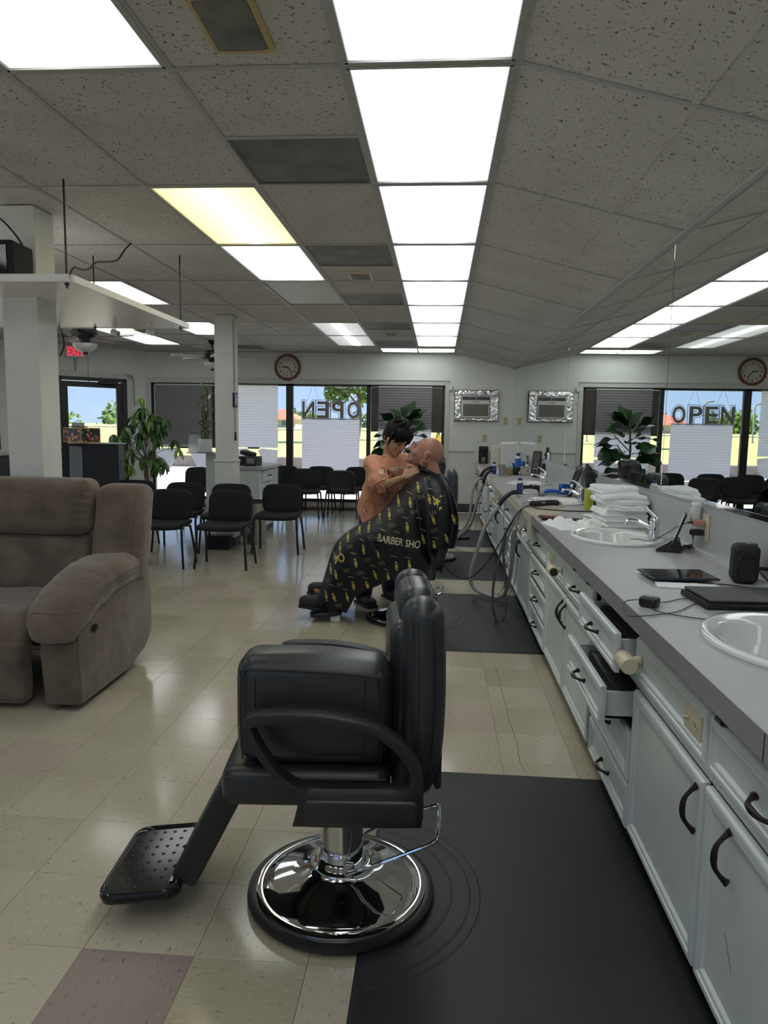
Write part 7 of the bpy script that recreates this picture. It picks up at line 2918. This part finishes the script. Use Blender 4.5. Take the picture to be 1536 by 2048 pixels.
for x, z, lab in ((1.105, 1.56, 'upper ivory outlet plate on the far wall near the mirror'), (.762, 1.27, 'lower ivory outlet plate on the far wall above the coffee maker')):
    t = thing('wall_outlet', lab, 'outlet', (x, YW - .001, z))
    obj('plate', sbox(B(), (0, -.004, 0), (.076, .008, .122), .003, (2, 1, 2)), M_IVORY, t)
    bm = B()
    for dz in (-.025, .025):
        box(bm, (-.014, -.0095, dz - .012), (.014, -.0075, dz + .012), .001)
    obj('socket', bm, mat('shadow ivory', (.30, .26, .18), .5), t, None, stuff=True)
# wall clock
t = thing('wall_clock', 'round wooden wall clock above the far windows', 'clock', (-2.585, YW - .001, 2.405))
bm = lathe(B(), [(0, .0), (.215, 0), (.226, .008), (.224, .028), (.205, .042), (.188, .036), (.180, .022), (0, .022)], 64, (0, 0, 0), 'y', M=Matrix.Scale(-1, 4, (0, 1, 0)) @ Matrix.Identity(4))
obj('case', bm, mat('clock wood', (.20, .085, .035), .4, var=.25, scale=20, stretch=(1, 1, 6)), t)
bm = cyl(B(), (0, -.0225, 0), (0, -.026, 0), .178, n=48)
obj('dial', bm, mat('cream dial', (.55, .55, .49), .4), t)
for h in range(1, 13):
    a = PI / 2 - h * PI / 6
    bm = text_bm(str(h), .058, .001, bold=.0008)
    tfm(bm, Matrix.Translation((.138 * math.cos(a), -.0275, .138 * math.sin(a) - .019)))
    obj('numeral', bm, M_BLACK, t, None)
bm = text_bm('QUARTZ', .018, .001)
tfm(bm, Matrix.Translation((0, -.0275, .062)))
bm.free()
for ang, ln, w in ((90 + 85, .085, .008), (90 - 140, .125, .006)):
    bm = B()
    tube(bm, [(-.02 * math.cos(R(ang)), -.031, -.02 * math.sin(R(ang))), (ln * math.cos(R(ang)), -.031, ln * math.sin(R(ang)))], w, 6, flat=(1, .25), hint=(0, 1, 0))
    obj('hand', bm, M_BLACK, t)
obj('hand_hub', cyl(B(), (0, -.027, 0), (0, -.036, 0), .011, n=14), M_BLACK, t)
# exit sign
k_ = math.sqrt(.5)
p_ = CX(1.19, .03, 2.555)
t = thing('exit_sign', 'lit red EXIT sign on the slanted wall behind the ceiling fan', 'sign', p_, 45)
obj('housing', box(B(), (-.155, -.03, -.095), (.155, .03, .095), .006), M_WHITE, t)
bm = B()
bm = text_bm('EXIT', .185, .004, bold=.002, spacing=1.0)
co = [v.co.x for v in bm.verts]
mx_ = (min(co) + max(co)) / 2
sc_ = .26 / (max(co) - min(co))
for v in bm.verts:
    v.co.x = (v.co.x - mx_) * sc_
tfm(bm, Matrix.Translation((0, -.0335, -.068)))
obj('letters', bm, glow('exit red', (1, .02, .05), 1.1), t, None)
bm = B()
for dx in (-.02, .02):
    tube(bm, spline([(dx, 0, -.095), (dx * .6, -.005, -.25), (0, 0, -.30)], 4), .004, 6)
obj('loose_wire', bm, M_BLACK, t, stuff=True)
# conduit curling at the door corner
cable('grey conduit bending down the slanted wall beside the door', [CX(.38, .02, 2.235), CX(.29, .02, 2.23), CX(.24, .02, 2.16), CX(.235, .02, 1.9), CX(.23, .02, 1.7)], .012, M_GRID, name='conduit', cat='conduit')
t = thing('wall_socket', 'small black socket on the slanted wall left of the exit sign', 'socket', CX(1.52, .0, 2.50), 45)
obj('socket_box', box(B(), (-.035, -.05, -.06), (.035, -.001, .06), .006), M_BLACK, t)
obj('socket_face', cyl(B(), (0, -.05, 0), (0, -.054, 0), .022, n=16), M_GREY, t)
cable('thick black cable draped down beside the near column to the black socket', [(-2.902, 5.367, 2.136), (-2.660, 4.970, 2.027), (-2.652, 4.970, 1.951), (-2.668, 4.970, 1.902), (-2.684, 4.970, 1.874)], .006)

# ================================================================ HANGING SHELF
SZ = 2.134
t = thing('hanging_shelf', 'white board shelf hung on thin black rods round the near column', 'shelf', (-2.9, 4.4, SZ))
M_SHELF = mat('white melamine', (.80, .78, .76), .3, var=.03)
# board with a clipped corner; the column passes through a notch
x0, x1, y0, y1 = -3.95, -1.93, 3.70, 5.43
bm = B()
xa, xb, ya, yb = -2.592, -2.368, 4.153, 4.377
for a_, b_ in (((x0, y0), (xa, y1)), ((xb, y0 + .0), (x1, y1)), ((xa, y0), (xb, ya)), ((xa, yb), (xb, y1))):
    box(bm, (a_[0] + 2.9, a_[1] - 4.4, .0), (b_[0] + 2.9, b_[1] - 4.4, .018))
obj('board', bm, M_SHELF, t, None)
bm = B()
for a_, b_ in (((x0, y0 - .018), (x1 + .0, y0)), ((x1, y0), (x1 + .018, y1)), ((x0, y1), (x1 + .018, y1 + .018))):
    box(bm, (a_[0] + 2.9, a_[1] - 4.4, -.004), (b_[0] + 2.9, b_[1] - 4.4, .036), .003)
obj('edge_band', bm, M_SHELF, t, None)
for x, y in ((-1.965, 3.735), (-1.955, 5.38), (-2.62, 5.38), (-3.6, 3.735)):
    bm = cyl(B(), (x + 2.9, y - 4.4, -.028), (x + 2.9, y - 4.4, ZC - SZ), .0055, n=8)
    cyl(bm, (x + 2.9, y - 4.4, -.012), (x + 2.9, y - 4.4, -.003), .012, n=6)
    obj('hanger_rod', bm, M_BLACK, t)
for x, y, lab, a in ((-2.12, 5.20, 'small white spotlight under the far edge of the hanging shelf, right one', 30), (-2.42, 5.28, 'small white spotlight under the far edge of the hanging shelf, left one', -10)):
    s = thing('spot_light', lab, 'spotlight', (x, y, SZ - .001), a)
    obj('spot_base', cyl(B(), (0, 0, 0), (0, 0, -.018), .018, n=14), M_WHITE, s)
    obj('spot_stem', cyl(B(), (0, 0, -.018), (0, 0, -.04), .005, n=8), M_WHITE, s)
    bm = B()
    lathe(bm, [(0, -.03), (.020, -.028), (.024, .03), (.021, .031), (.018, .0), (0, 0)], 18, (0, 0, -.055), 'z', M=Matrix.Rotation(R(115), 4, 'Y'))
    obj('spot_head', bm, M_WHITE, s)
t = thing('television', 'black boxy television on the hanging shelf at the left edge', 'television', (-2.515, 3.93, SZ + .019), 2)
obj('cabinet', sbox(B(), (0, 0, .115), (.40, .22, .225), .015, (3, 2, 3)), M_BLACKM, t)
obj('screen', box(B(), (-.17, -.116, .03), (.17, -.110, .20), .003), M_SCREEN, t)
cable('black cable arching from the ceiling down the near column to the television', [(-2.66, 4.10, 2.63), (-2.52, 4.08, 2.55), (-2.40, 4.06, 2.42), (-2.37, 4.05, 2.32), (-2.42, 4.03, 2.22), (-2.48, 4.0, 2.17)], .006)
cable('thin grey wire hanging in front of the near column top', [(-2.66, 4.11, 2.60), (-2.60, 4.09, 2.50), (-2.57, 4.07, 2.38), (-2.56, 4.02, 2.28)], .004, M_GREY)
cable('wavy black cable from the ceiling grid to the front corner of the hanging shelf', [(-2.165, 5.011, 2.650), (-2.160, 4.900, 2.583), (-2.147, 4.750, 2.480), (-2.145, 4.600, 2.434), (-2.149, 4.450, 2.397), (-2.115, 4.300, 2.329), (-2.087, 4.150, 2.288), (-2.063, 4.000, 2.267), (-1.99, 3.80, 2.165)], .006)

# ================================================================ CEILING FANS
def ceiling_fan(loc, rot, lab, body, blade, bl=.47, drop=.30, light=True, n=5):
    """loc = point where the rod meets the ceiling"""
    t = thing('ceiling_fan', lab, 'ceiling fan', loc, rot)
    obj('downrod', cyl(B(), (0, 0, 0), (0, 0, -drop + .05), .012, n=12), body, t)
    obj('canopy', lathe(B(), [(0, 0), (.06, 0), (.062, -.02), (.03, -.06), (0, -.062)], 24), body, t)
    obj('motor', lathe(B(), [(.02, -drop + .06), (.10, -drop + .05), (.128, -drop + .025), (.130, -drop - .02), (.11, -drop - .05), (.06, -drop - .075), (.05, -drop - .12), (0, -drop - .12)], 36), body, t)
    for k in range(n):
        a = 2 * PI * k / n
        Mb = Matrix.Rotation(a, 4, 'Z') @ Matrix.Translation((0, 0, -drop - .055)) @ Matrix.Rotation(R(11), 4, 'X')
        bm = B()
        tube(bm, [Mb @ Vector(p) for p in ((.08, 0, .01), (.14, 0, -.004), (.21, 0, 0))], .012, 6, flat=(1.5, .4))
        ob = obj('blade_iron', bm, body, t)
        pl = [(.17, -.045), (.30, -.060), (.17 + bl * .85, -.072), (.17 + bl, -.045), (.17 + bl + .015, 0), (.17 + bl, .045), (.17 + bl * .85, .072), (.30, .060), (.17, .045)]
        bm = B()
        loft(bm, [[Mb @ Vector((x, y, z)) for x, y in pl] for z in (-.004, .004)])
        obj('blade', bm, blade, t, None)
    if light:
        obj('light_bowl', lathe(B(), [(.0, -drop - .215), (.04, -drop - .21), (.09, -drop - .185), (.122, -drop - .145), (.125, -drop - .125), (.05, -drop - .12)], 32), mat('frosted bowl', (.62, .66, .66), .3, var=.05), t, 60)
        obj('finial', lathe(B(), [(0, -drop - .24), (.02, -drop - .235), (.028, -drop - .215), (.0, -drop - .205)], 14), body, t)
        bm = B()
        cyl(bm, (.03, 0, -drop - .2), (.03, 0, -drop - .50), .0025, n=5)
        cyl(bm, (.03, 0, -drop - .50), (.03, 0, -drop - .53), .005, n=6)
        obj('pull_chain', bm, body, t)
    return t


M_WAL = mat('dark walnut blade', (.075, .055, .05), .5, var=.25, scale=6, stretch=(1, 8, 1))
ceiling_fan((-3.77, 7.5, ZC), -14, 'dark brown ceiling fan with a frosted light bowl near the left column', M_BLACK, M_WAL, bl=.42, drop=.285)
ceiling_fan((-3.38, 10.6, ZC), 5, 'ceiling fan with pale blades half hidden behind the far column', M_BLACK, mat('pale blade', (.62, .60, .56), .5), bl=.45, drop=.20, light=True)

# ================================================================ LEFT SIDE FURNITURE
t = thing('filing_cabinet', 'black cabinet with a grey panel standing behind the sofa by the door', 'cabinet', (-4.07, 8.35, 0), 0)
obj('carcass', box(B(), (-.235, -.25, 0), (.36, -.10, 1.17), .005), mat('black laminate', (.022, .022, .028), .4), t)
obj('grey_door', box(B(), (-.225, -.262, .06), (-.075, -.251, 1.14), .003), mat('brushed grey panel', (.26, .29, .31), .3, metal=.4), t)
obj('black_door', box(B(), (-.065, -.262, .06), (.345, -.251, 1.14), .003), mat('black laminate', (.022, .022, .028), .4), t)
obj('worktop', box(B(), (-.24, -.27, 1.17), (.365, -.05, 1.185), .003), mat('pale top edge', (.40, .42, .42), .4), t)
# floral box
def floral():
    m, nt, p = nodes('floral print')
    co = objco(nt)
    bgc = (.012, .03, .028)
    v = N(nt, 'TexVoronoi', Scale=22)
    L(nt, co, v.inputs['Vector'])
    r = ramp(nt, v.outputs['Distance'], [(.0, (1, 1, 1)), (.36, (1, 1, 1)), (.42, (0, 0, 0))])
    hue = ramp(nt, v.outputs['Color'], [(0, (.70, .10, .06)), (.3, (.75, .35, .10)), (.5, (.65, .20, .18)), (.7, (.06, .25, .10)), (.85, (.80, .62, .20))])
    hue.color_ramp.interpolation = 'CONSTANT'
    mx = N(nt, 'Mix', data_type='RGBA')
    L(nt, r.outputs[0], mx.inputs[0])
    mx.inputs[6].default_value = (*bgc, 1)
    L(nt, hue.outputs[0], mx.inputs[7])
    L(nt, mx.outputs[2], p.inputs['Base Color'])
    p.inputs['Roughness'].default_value = .5
    return m


t = thing('storage_box', 'floral patterned storage box with yellow edges on the black cabinet', 'box', (-4.19, 8.19, 1.186), -30)
obj('box_side', box(B(), (-.17, -.12, 0), (.17, .12, .165), .002), floral(), t)
bm = B()
for sx in (-1, 1):
    for sy in (-1, 1):
        box(bm, (sx * .172 - .004, sy * .122 - .004, 0), (sx * .172 + .004, sy * .122 + .004, .168))
for z in (.003, .165):
    for s in (-1, 1):
        box(bm, (-.17, s * .122 - .004, z - .004), (.17, s * .122 + .004, z + .004))
        box(bm, (s * .172 - .004, -.12, z - .004), (s * .172 + .004, .12, z + .004))
obj('edge_ribbon', bm, mat('yellow ribbon', (.62, .42, .06), .5), t, None)
t = thing('printer_lid', 'flat black tray lying on the floral box', 'tray', (-4.23, 8.19, 1.36), -30)
obj('tray', box(B(), (-.10, -.06, 0), (.10, .06, .010), .003), M_BLACK, t)
obj('tray_rim', box(B(), (-.10, -.062, .010), (.10, -.056, .014)), M_BLACK, t)
t = thing('side_desk', 'dark desk with a grey top behind the near column at the left edge', 'desk', (-3.55, 5.15, 0), 0)
obj('desk_body', box(B(), (-.5, -.2, 0), (.36, .35, 1.16), .005), mat('black laminate', (.022, .022, .028), .4), t)
obj('desk_top', box(B(), (-.52, -.22, 1.16), (.38, .37, 1.185), .004), M_LAM, t)

# counter desk behind the far column
t = thing('reception_desk', 'white desk cabinet with a grey top and drawer beside the far column', 'desk', (-2.75, 9.35, 0), 0)
obj('desk_body', box(B(), (.10, -.44, .10), (.50, .62, .855), .004), M_CAB, t)
obj('desk_top', box(B(), (.08, -.47, .857), (.555, .64, .90), .004), M_LAM, t)
bm = rail_front(.60, .15)
M_ = Matrix.Translation((.501, .0, .69)) @ Matrix.Rotation(PI, 4, 'Z')
dd = obj('drawer', tfm(bm, M_), M_CAB, t, None)
piece('handle', mesh_of(tfm(pull_bm(False), Matrix.Rotation(PI, 4, 'Z')), M_PULL), dd, (.522, 0, .765))
bm = rail_front(.60, .50)
d2 = obj('door', tfm(bm, Matrix.Translation((.501, .0, .13)) @ Matrix.Rotation(PI, 4, 'Z')), M_CAB, t, None)
obj('toe_board', box(B(), (.14, -.40, 0), (.44, .58, .10)), M_BASE, t, None)
t = thing('display_stand', 'narrow pale upright stand with a shelf left of the far column', 'stand', (-2.90, 8.72, 0), 0)
obj('upright', box(B(), (.03, -.03, 0), (.22, .05, 1.06), .004), M_CAB, t)
obj('shelf_top', box(B(), (-.19, -.10, 1.062), (.27, .12, 1.078), .004), M_WHITE, t)
obj('cross_block', box(B(), (.16, -.05, .80), (.235, -.031, 1.06), .003), M_LAM, t)
t = thing('brochure_holder', 'clear acrylic brochure holder beside the bamboo pot', 'holder', (-3.02, 8.70, 1.079), 10)
M_ACR = mat('clear acrylic', (.62, .66, .68), .08, alpha=.35)
obj('back_panel', box(B(), (-.07, .02, 0), (.07, .024, .22), 0, 1, Matrix.Rotation(R(-12), 4, 'X')), M_ACR, t, None)
obj('front_pocket', box(B(), (-.07, -.04, 0), (.07, -.036, .10), 0, 1, Matrix.Rotation(R(-6), 4, 'X')), M_ACR, t, None)
# printer / phone
t = thing('card_printer', 'small black desk printer on the reception desk beside the column', 'printer', (-2.42, 9.10, .901), -10)
obj('printer_base', sbox(B(), (0, 0, .06), (.24, .22, .12), .012, (2, 2, 1)), M_BLACK, t)
obj('printer_lid', sbox(B(), (-.06, 0, .145), (.16, .18, .055), .015, (2, 2, 1), M=Matrix.Rotation(R(14), 4, 'Y')), M_BLACK, t)
obj('paper_tray', box(B(), (-.02, -.19, .01), (.10, -.11, .02), .003), M_BLACK, t)
obj('side_panel', box(B(), (.0, -.113, .03), (.11, -.110, .10)), M_GREY, t)
t = thing('waste_bin', 'ribbed steel waste bin under the chairs by the desk', 'bin', (-2.17, 8.42, 0))
obj('bin_body', lathe(B(), [(0, 0), (.13, 0), (.13, .012), (.118, .014), (.125, .50), (.13, .515), (.122, .515), (.112, .02), (0, .02)], 32), M_STEEL, t)
obj('bin_rim', lathe(B(), [(.132, .495), (.137, .505), (.132, .52), (.12, .52), (.12, .5)], 32), M_BLACK, t)
t = thing('floor_box', 'low black box on the floor at the foot of the far column', 'box', (-2.45, 7.98, 0))
obj('box_body', box(B(), (-.16, -.07, 0), (.10, .07, .15), .004), mat('black laminate', (.022, .022, .028), .4), t)
obj('box_lid', box(B(), (-.163, -.073, .15), (.103, .073, .156), .002), M_BLACK, t)
t = thing('picture_frame', 'small black picture frame on the right face of the far column', 'picture frame', (-2.3710, 8.235, 1.62), 90)
obj('frame', box(B(), (-.075, -.022, 0), (.075, -.0, .165), .004), M_BLACK, t)
obj('print', box(B(), (-.055, -.025, .02), (.055, -.022, .145)), mat('faded print', (.42, .44, .44), .2, var=.3, scale=40), t, None)
cable('thin black cord hanging down the right face of the far column', [(-2.366, 8.20, 2.60), (-2.366, 8.22, 2.1), (-2.362, 8.21, 1.80)], .003)
cable('thin cord with a black switch hanging below the picture frame', [(-2.365, 8.235, 1.61), (-2.364, 8.24, 1.45), (-2.364, 8.24, 1.34)], .003)
t = thing('cord_switch', 'small black switch on the cord low on the far column', 'switch', (-2.362, 8.24, 1.235))
obj('switch_body', sbox(B(), (0, 0, .05), (.02, .022, .10), .006, (1, 1, 3)), M_BLACK, t)
obj('rocker', sbox(B(), (.011, 0, .05), (.004, .010, .02), .001, (1, 1, 1)), M_GREY, t)

# ================================================================ PLANTS
M_GLEAF = mat('glossy green leaf', (.036, .105, .02), .35, var=.35, scale=6)
M_YLEAF = mat('light green leaf', (.16, .30, .05), .4, var=.25, scale=6)
M_DLEAF = mat('dark fig leaf', (.020, .060, .018), .3, var=.3, scale=5)
M_STEM = mat('plant stem', (.14, .11, .07), .8, var=.2)


def leaf_mesh(ln, w, m, bend=.3, wavy=0, seg=6, tip=1.0):
    bm = B()
    prev = None
    for i in range(seg + 1):
        u = i / seg
        ww = w / 2 * (math.sin(PI * min(1, u ** tip * .94 + .05)) ** .8)
        z = -bend * ln * u * u
        row = [bm.verts.new((ln * u, -ww, z + .12 * ww + wavy * math.sin(u * 9) * ww)), bm.verts.new((ln * u, 0, z - .02 * w)), bm.verts.new((ln * u, ww, z + .12 * ww - wavy * math.sin(u * 9) * ww))]
        if prev:
            face(bm, [prev[0], prev[1], row[1], row[0]])
            face(bm, [prev[1], prev[2], row[2], row[1]])
        prev = row
    me = bpy.data.meshes.new('leaf')
    bm.to_mesh(me)
    bm.free()
    for p in me.polygons:
        p.use_smooth = True
    me.materials.append(m)
    return me


def put_leaf(me, parent, p, az, el, roll=0, s=1.0):
    o = piece('leaf', me, parent, p)
    o.rotation_euler = (Matrix.Rotation(az, 3, 'Z') @ Matrix.Rotation(-el, 3, 'Y') @ Matrix.Rotation(roll, 3, 'X')).to_euler()
    o.scale = (s, s, s)
    return o


rd = random.Random(21)
# money tree with palmate leaf clusters
mt = thing('money_tree', 'tall money tree with drooping leaf clusters beside the door', 'plant', (-4.55, 10.9, 0))
obj('pot', lathe(B(), [(0, 0), (.15, 0), (.19, .30), (.20, .31), (.18, .30), (.16, .27), (0, .27)], 32), mat('white ceramic pot', (.62, .62, .58), .3), mt)
obj('soil', cyl(B(), (0, 0, .24), (0, 0, .272), .16, n=20), M_BARK, mt)
bm = B()
for k in range(3):
    a0 = k * 2 * PI / 3
    tube(bm, [(.022 * math.cos(a0 + z * 9), .022 * math.sin(a0 + z * 9), .26 + z) for z in [i * .05 for i in range(14)]], .018, 8)
obj('trunk', bm, M_STEM, mt)
l1 = leaf_mesh(.19, .062, M_GLEAF, .45)
l2 = leaf_mesh(.18, .058, M_YLEAF, .5)
bm = B()
cl = []
for k in range(50):
    a = rd.uniform(0, 2 * PI)
    u = rd.random()
    zz = .72 + .95 * u
    rr = (.50 * math.sin(PI * min(1, (u * .85 + .12))) + .05) * rd.uniform(.45, 1.0)
    p = Vector((rr * math.cos(a), rr * math.sin(a) * .8, zz))
    cl.append(p)
    st = Vector((0, 0, max(.85, zz - .25 - .2 * rd.random())))
    tube(bm, spline([st, (st + p) / 2 + Vector((0, 0, .06)), p], 4), .0045, 5)
cl.append(Vector((-.05, .0, 1.82)))
tube(bm, [(0, 0, .9), (-.02, 0, 1.4), (-.05, 0, 1.82)], .006, 5)
obj('branches', bm, M_STEM, mt, stuff=True)
for p in cl:
    a0 = rd.uniform(0, 1)
    for j in range(6):
        me = l2 if (p.z < 1.05 and rd.random() < .6) or p.z > 1.75 or rd.random() < .15 else l1
        put_leaf(me, mt, p, a0 + j * PI / 3 + rd.uniform(-.2, .2), rd.uniform(-1.15, -.35), rd.uniform(-.3, .3), rd.uniform(.8, 1.12))
# lucky bamboo
lb = thing('lucky_bamboo', 'lucky bamboo with curled stems in a round white pot by the far column', 'plant', (-2.855, 8.64, 1.079))
obj('pot', lathe(B(), [(0, 0), (.072, 0), (.080, .01), (.082, .155), (.078, .158), (.075, .15), (.072, .015), (0, .015)], 32), M_WHITE, lb)
obj('saucer', lathe(B(), [(0, -.001), (.09, -.001), (.10, .008), (.085, .006)], 28), M_WHITE, lb)
bm = B()
for k in range(8):
    ball(bm, (.05 * math.cos(k * .8), .05 * math.sin(k * .8), .15), (.02, .02, .014), 8)
obj('pebbles', bm, mat('pebble', (.35, .22, .15), .6, var=.4, scale=30), lb, stuff=True)
for k in range(4):
    a0 = k * 1.6
    bm = B()
    cx_, cy_ = .035 * math.cos(a0), .03 * math.sin(a0)
    ht = [.62, .36, .38, .45][k]
    pts = []
    for i in range(40):
        z = .15 + ht * i / 39
        c_ = max(0, 1 - max(0, (z - .40)) / .06) * min(1, max(0, (z - .22) / .04))
        pts.append((cx_ + .035 * c_ * math.cos(z * 55 + a0), cy_ + .035 * c_ * math.sin(z * 55 + a0), z))
    tube(bm, pts, .0075, 8)
    obj('stem', bm, mat('dark green stem', (.05, .09, .02), .4), lb)
lb1 = leaf_mesh(.13, .022, M_GLEAF, .25)
lb2 = leaf_mesh(.15, .026, M_YLEAF, .2)
for k in range(58):
    z = rd.uniform(.2, .76)
    put_leaf(lb2 if z > .62 or rd.random() < .3 else lb1, lb, (rd.uniform(-.035, .035), rd.uniform(-.03, .03), z), rd.uniform(0, 2 * PI), rd.uniform(-.2, 1.0) if z < .7 else rd.uniform(.5, 1.3), 0, rd.uniform(.7, 1.1))
# fiddle leaf fig
fg = thing('fiddle_leaf_fig', 'fiddle leaf fig with big dark leaves in front of the right window bay', 'plant', (-.60, 11.78, 0))
obj('pot', lathe(B(), [(0, 0), (.14, 0), (.17, .30), (.178, .31), (.16, .3), (.14, .27), (0, .27)], 32), mat('grey pot', (.2, .2, .2), .6), fg)
bm = B()
tube(bm, spline([(0, 0, .25), (.02, 0, .7), (-.02, .01, 1.1), (.02, 0, 1.55)], 5), .016, 8)
for p in (((0, 0, .8), (-.2, 0, 1.1)), ((0, 0, .9), (.2, -.02, 1.2)), ((0, 0, 1.1), (.25, 0, 1.35))):
    tube(bm, p, .009, 6)
obj('trunk', bm, M_STEM, fg)
lf = leaf_mesh(.34, .25, M_DLEAF, .22, wavy=.25, seg=8, tip=1.25)
spots = [(-.05, 1.05, 2.9, .3), (.02, 1.55, .9, 1.1), (-.02, 1.5, 2.2, .9), (.05, 1.5, 5.8, .9), (.05, 1.42, .3, .6), (-.06, 1.40, 3.0, .55), (.12, 1.36, 5.9, .35), (-.12, 1.30, 3.5, .1), (.18, 1.30, .2, -.1), (-.15, 1.18, 2.8, -.1), (.2, 1.18, 6.1, .15), (0, 1.22, 4.7, .2),
         (.05, 1.05, 5.3, 0), (-.12, .98, 3.6, .0), (.12, .96, .2, -.1), (0, .86, 4.2, -.1), (-.05, .80, 2.6, 0), (.08, .75, 5.6, -.2), (-.1, .66, 3.4, -.2), (.08, .6, .4, -.3), (0, .55, 4.6, -.3), (-.06, .48, 2.4, -.3), (.0, 1.45, 1.6, .3), (-.05, 1.3, 1.9, .2), (.1, 1.1, 1.4, 0), (.1, 1.5, .1, .8), (-.1, 1.48, 3.3, .7), (.15, 1.38, 5.2, .2), (-.1, 1.2, 4.2, -.1), (.16, 1.1, 5.7, -.2), (-.16, 1.08, 3.2, -.2), (.0, .95, 5.0, -.1), (.1, .85, 5.9, -.2), (-.12, .78, 3.9, -.2)]
for x, z, az, el in spots:
    put_leaf(lf, fg, (x, rd.uniform(-.05, .05), z), az, el, rd.uniform(-.7, .7), rd.uniform(.95, 1.2))
bm = B()
tube(bm, spline([(0, 0, 1.5), (-.08, 0, 1.62), (-.16, 0, 1.70)], 4), .007, 6)
obj('shoot', bm, M_DLEAF, fg)
# dark potted plant at the left edge
dp = thing('potted_plant', 'dark green potted plant on the side desk at the left edge', 'plant', (-3.56, 5.2, 1.186))
obj('pot', lathe(B(), [(0, 0), (.045, 0), (.055, .07), (.05, .07), (0, .06)], 20), M_WHITE, dp)
DPL = leaf_mesh(.16, .075, M_DLEAF, .3)
for k in range(22):
    put_leaf(DPL, dp, (0, 0, .07), k * .7, rd.uniform(.3, 1.3), 0, rd.uniform(.7, 1.1))

# small things by the glass
t = thing('shoe_tray', 'low black tray with blue things on the floor by the window mullion', 'tray', (-1.02, 11.45, 0))
bm = box(B(), (-.14, -.2, 0), (.14, .2, .012), .004)
for a_, b_ in (((-.14, -.2), (-.13, .2)), ((.13, -.2), (.14, .2)), ((-.14, -.2), (.14, -.19)), ((-.14, .19), (.14, .2))):
    box(bm, (*a_, 0), (*b_, .05))
obj('tray_body', bm, M_BLACK, t, None)
bm = B()
for k in range(5):
    tube(bm, spline([(-.1 + .05 * k, -.14, .03), (-.06 + .04 * k, -.05, .07), (-.1 + .05 * k, .06, .06), (-.05 + .03 * k, .14, .03)], 4), .012, 6)
obj('blue_strap', bm, mat('blue strap', (.10, .16, .30), .5), t, stuff=True)
t = thing('garden_ornament', 'yellow sun shaped ornament on a stake outside the right window bay', 'ornament', (.02, 17.0, .13))
bm = B()
lathe(bm, [(0, -.015), (.10, -.01), (.10, .01), (0, .015)], 20, (0, 0, 1.0), 'y')
M_SUNY = mat('yellow paint', (.80, .50, .05), .5)
obj('sun_disc', bm, M_SUNY, t)
for k in range(10):
    a = 2 * PI * k / 10
    bm = prism(B(), [(.10, -.028), (.19, 0), (.10, .028)], .012, M=Matrix.Translation((0, 0, 1.0)) @ Matrix.Rotation(a, 4, 'Y'))
    obj('ray', bm, M_SUNY, t, None)
obj('stake', cyl(B(), (0, .02, 0), (0, .02, .95), .012, n=8), M_POLE, t)
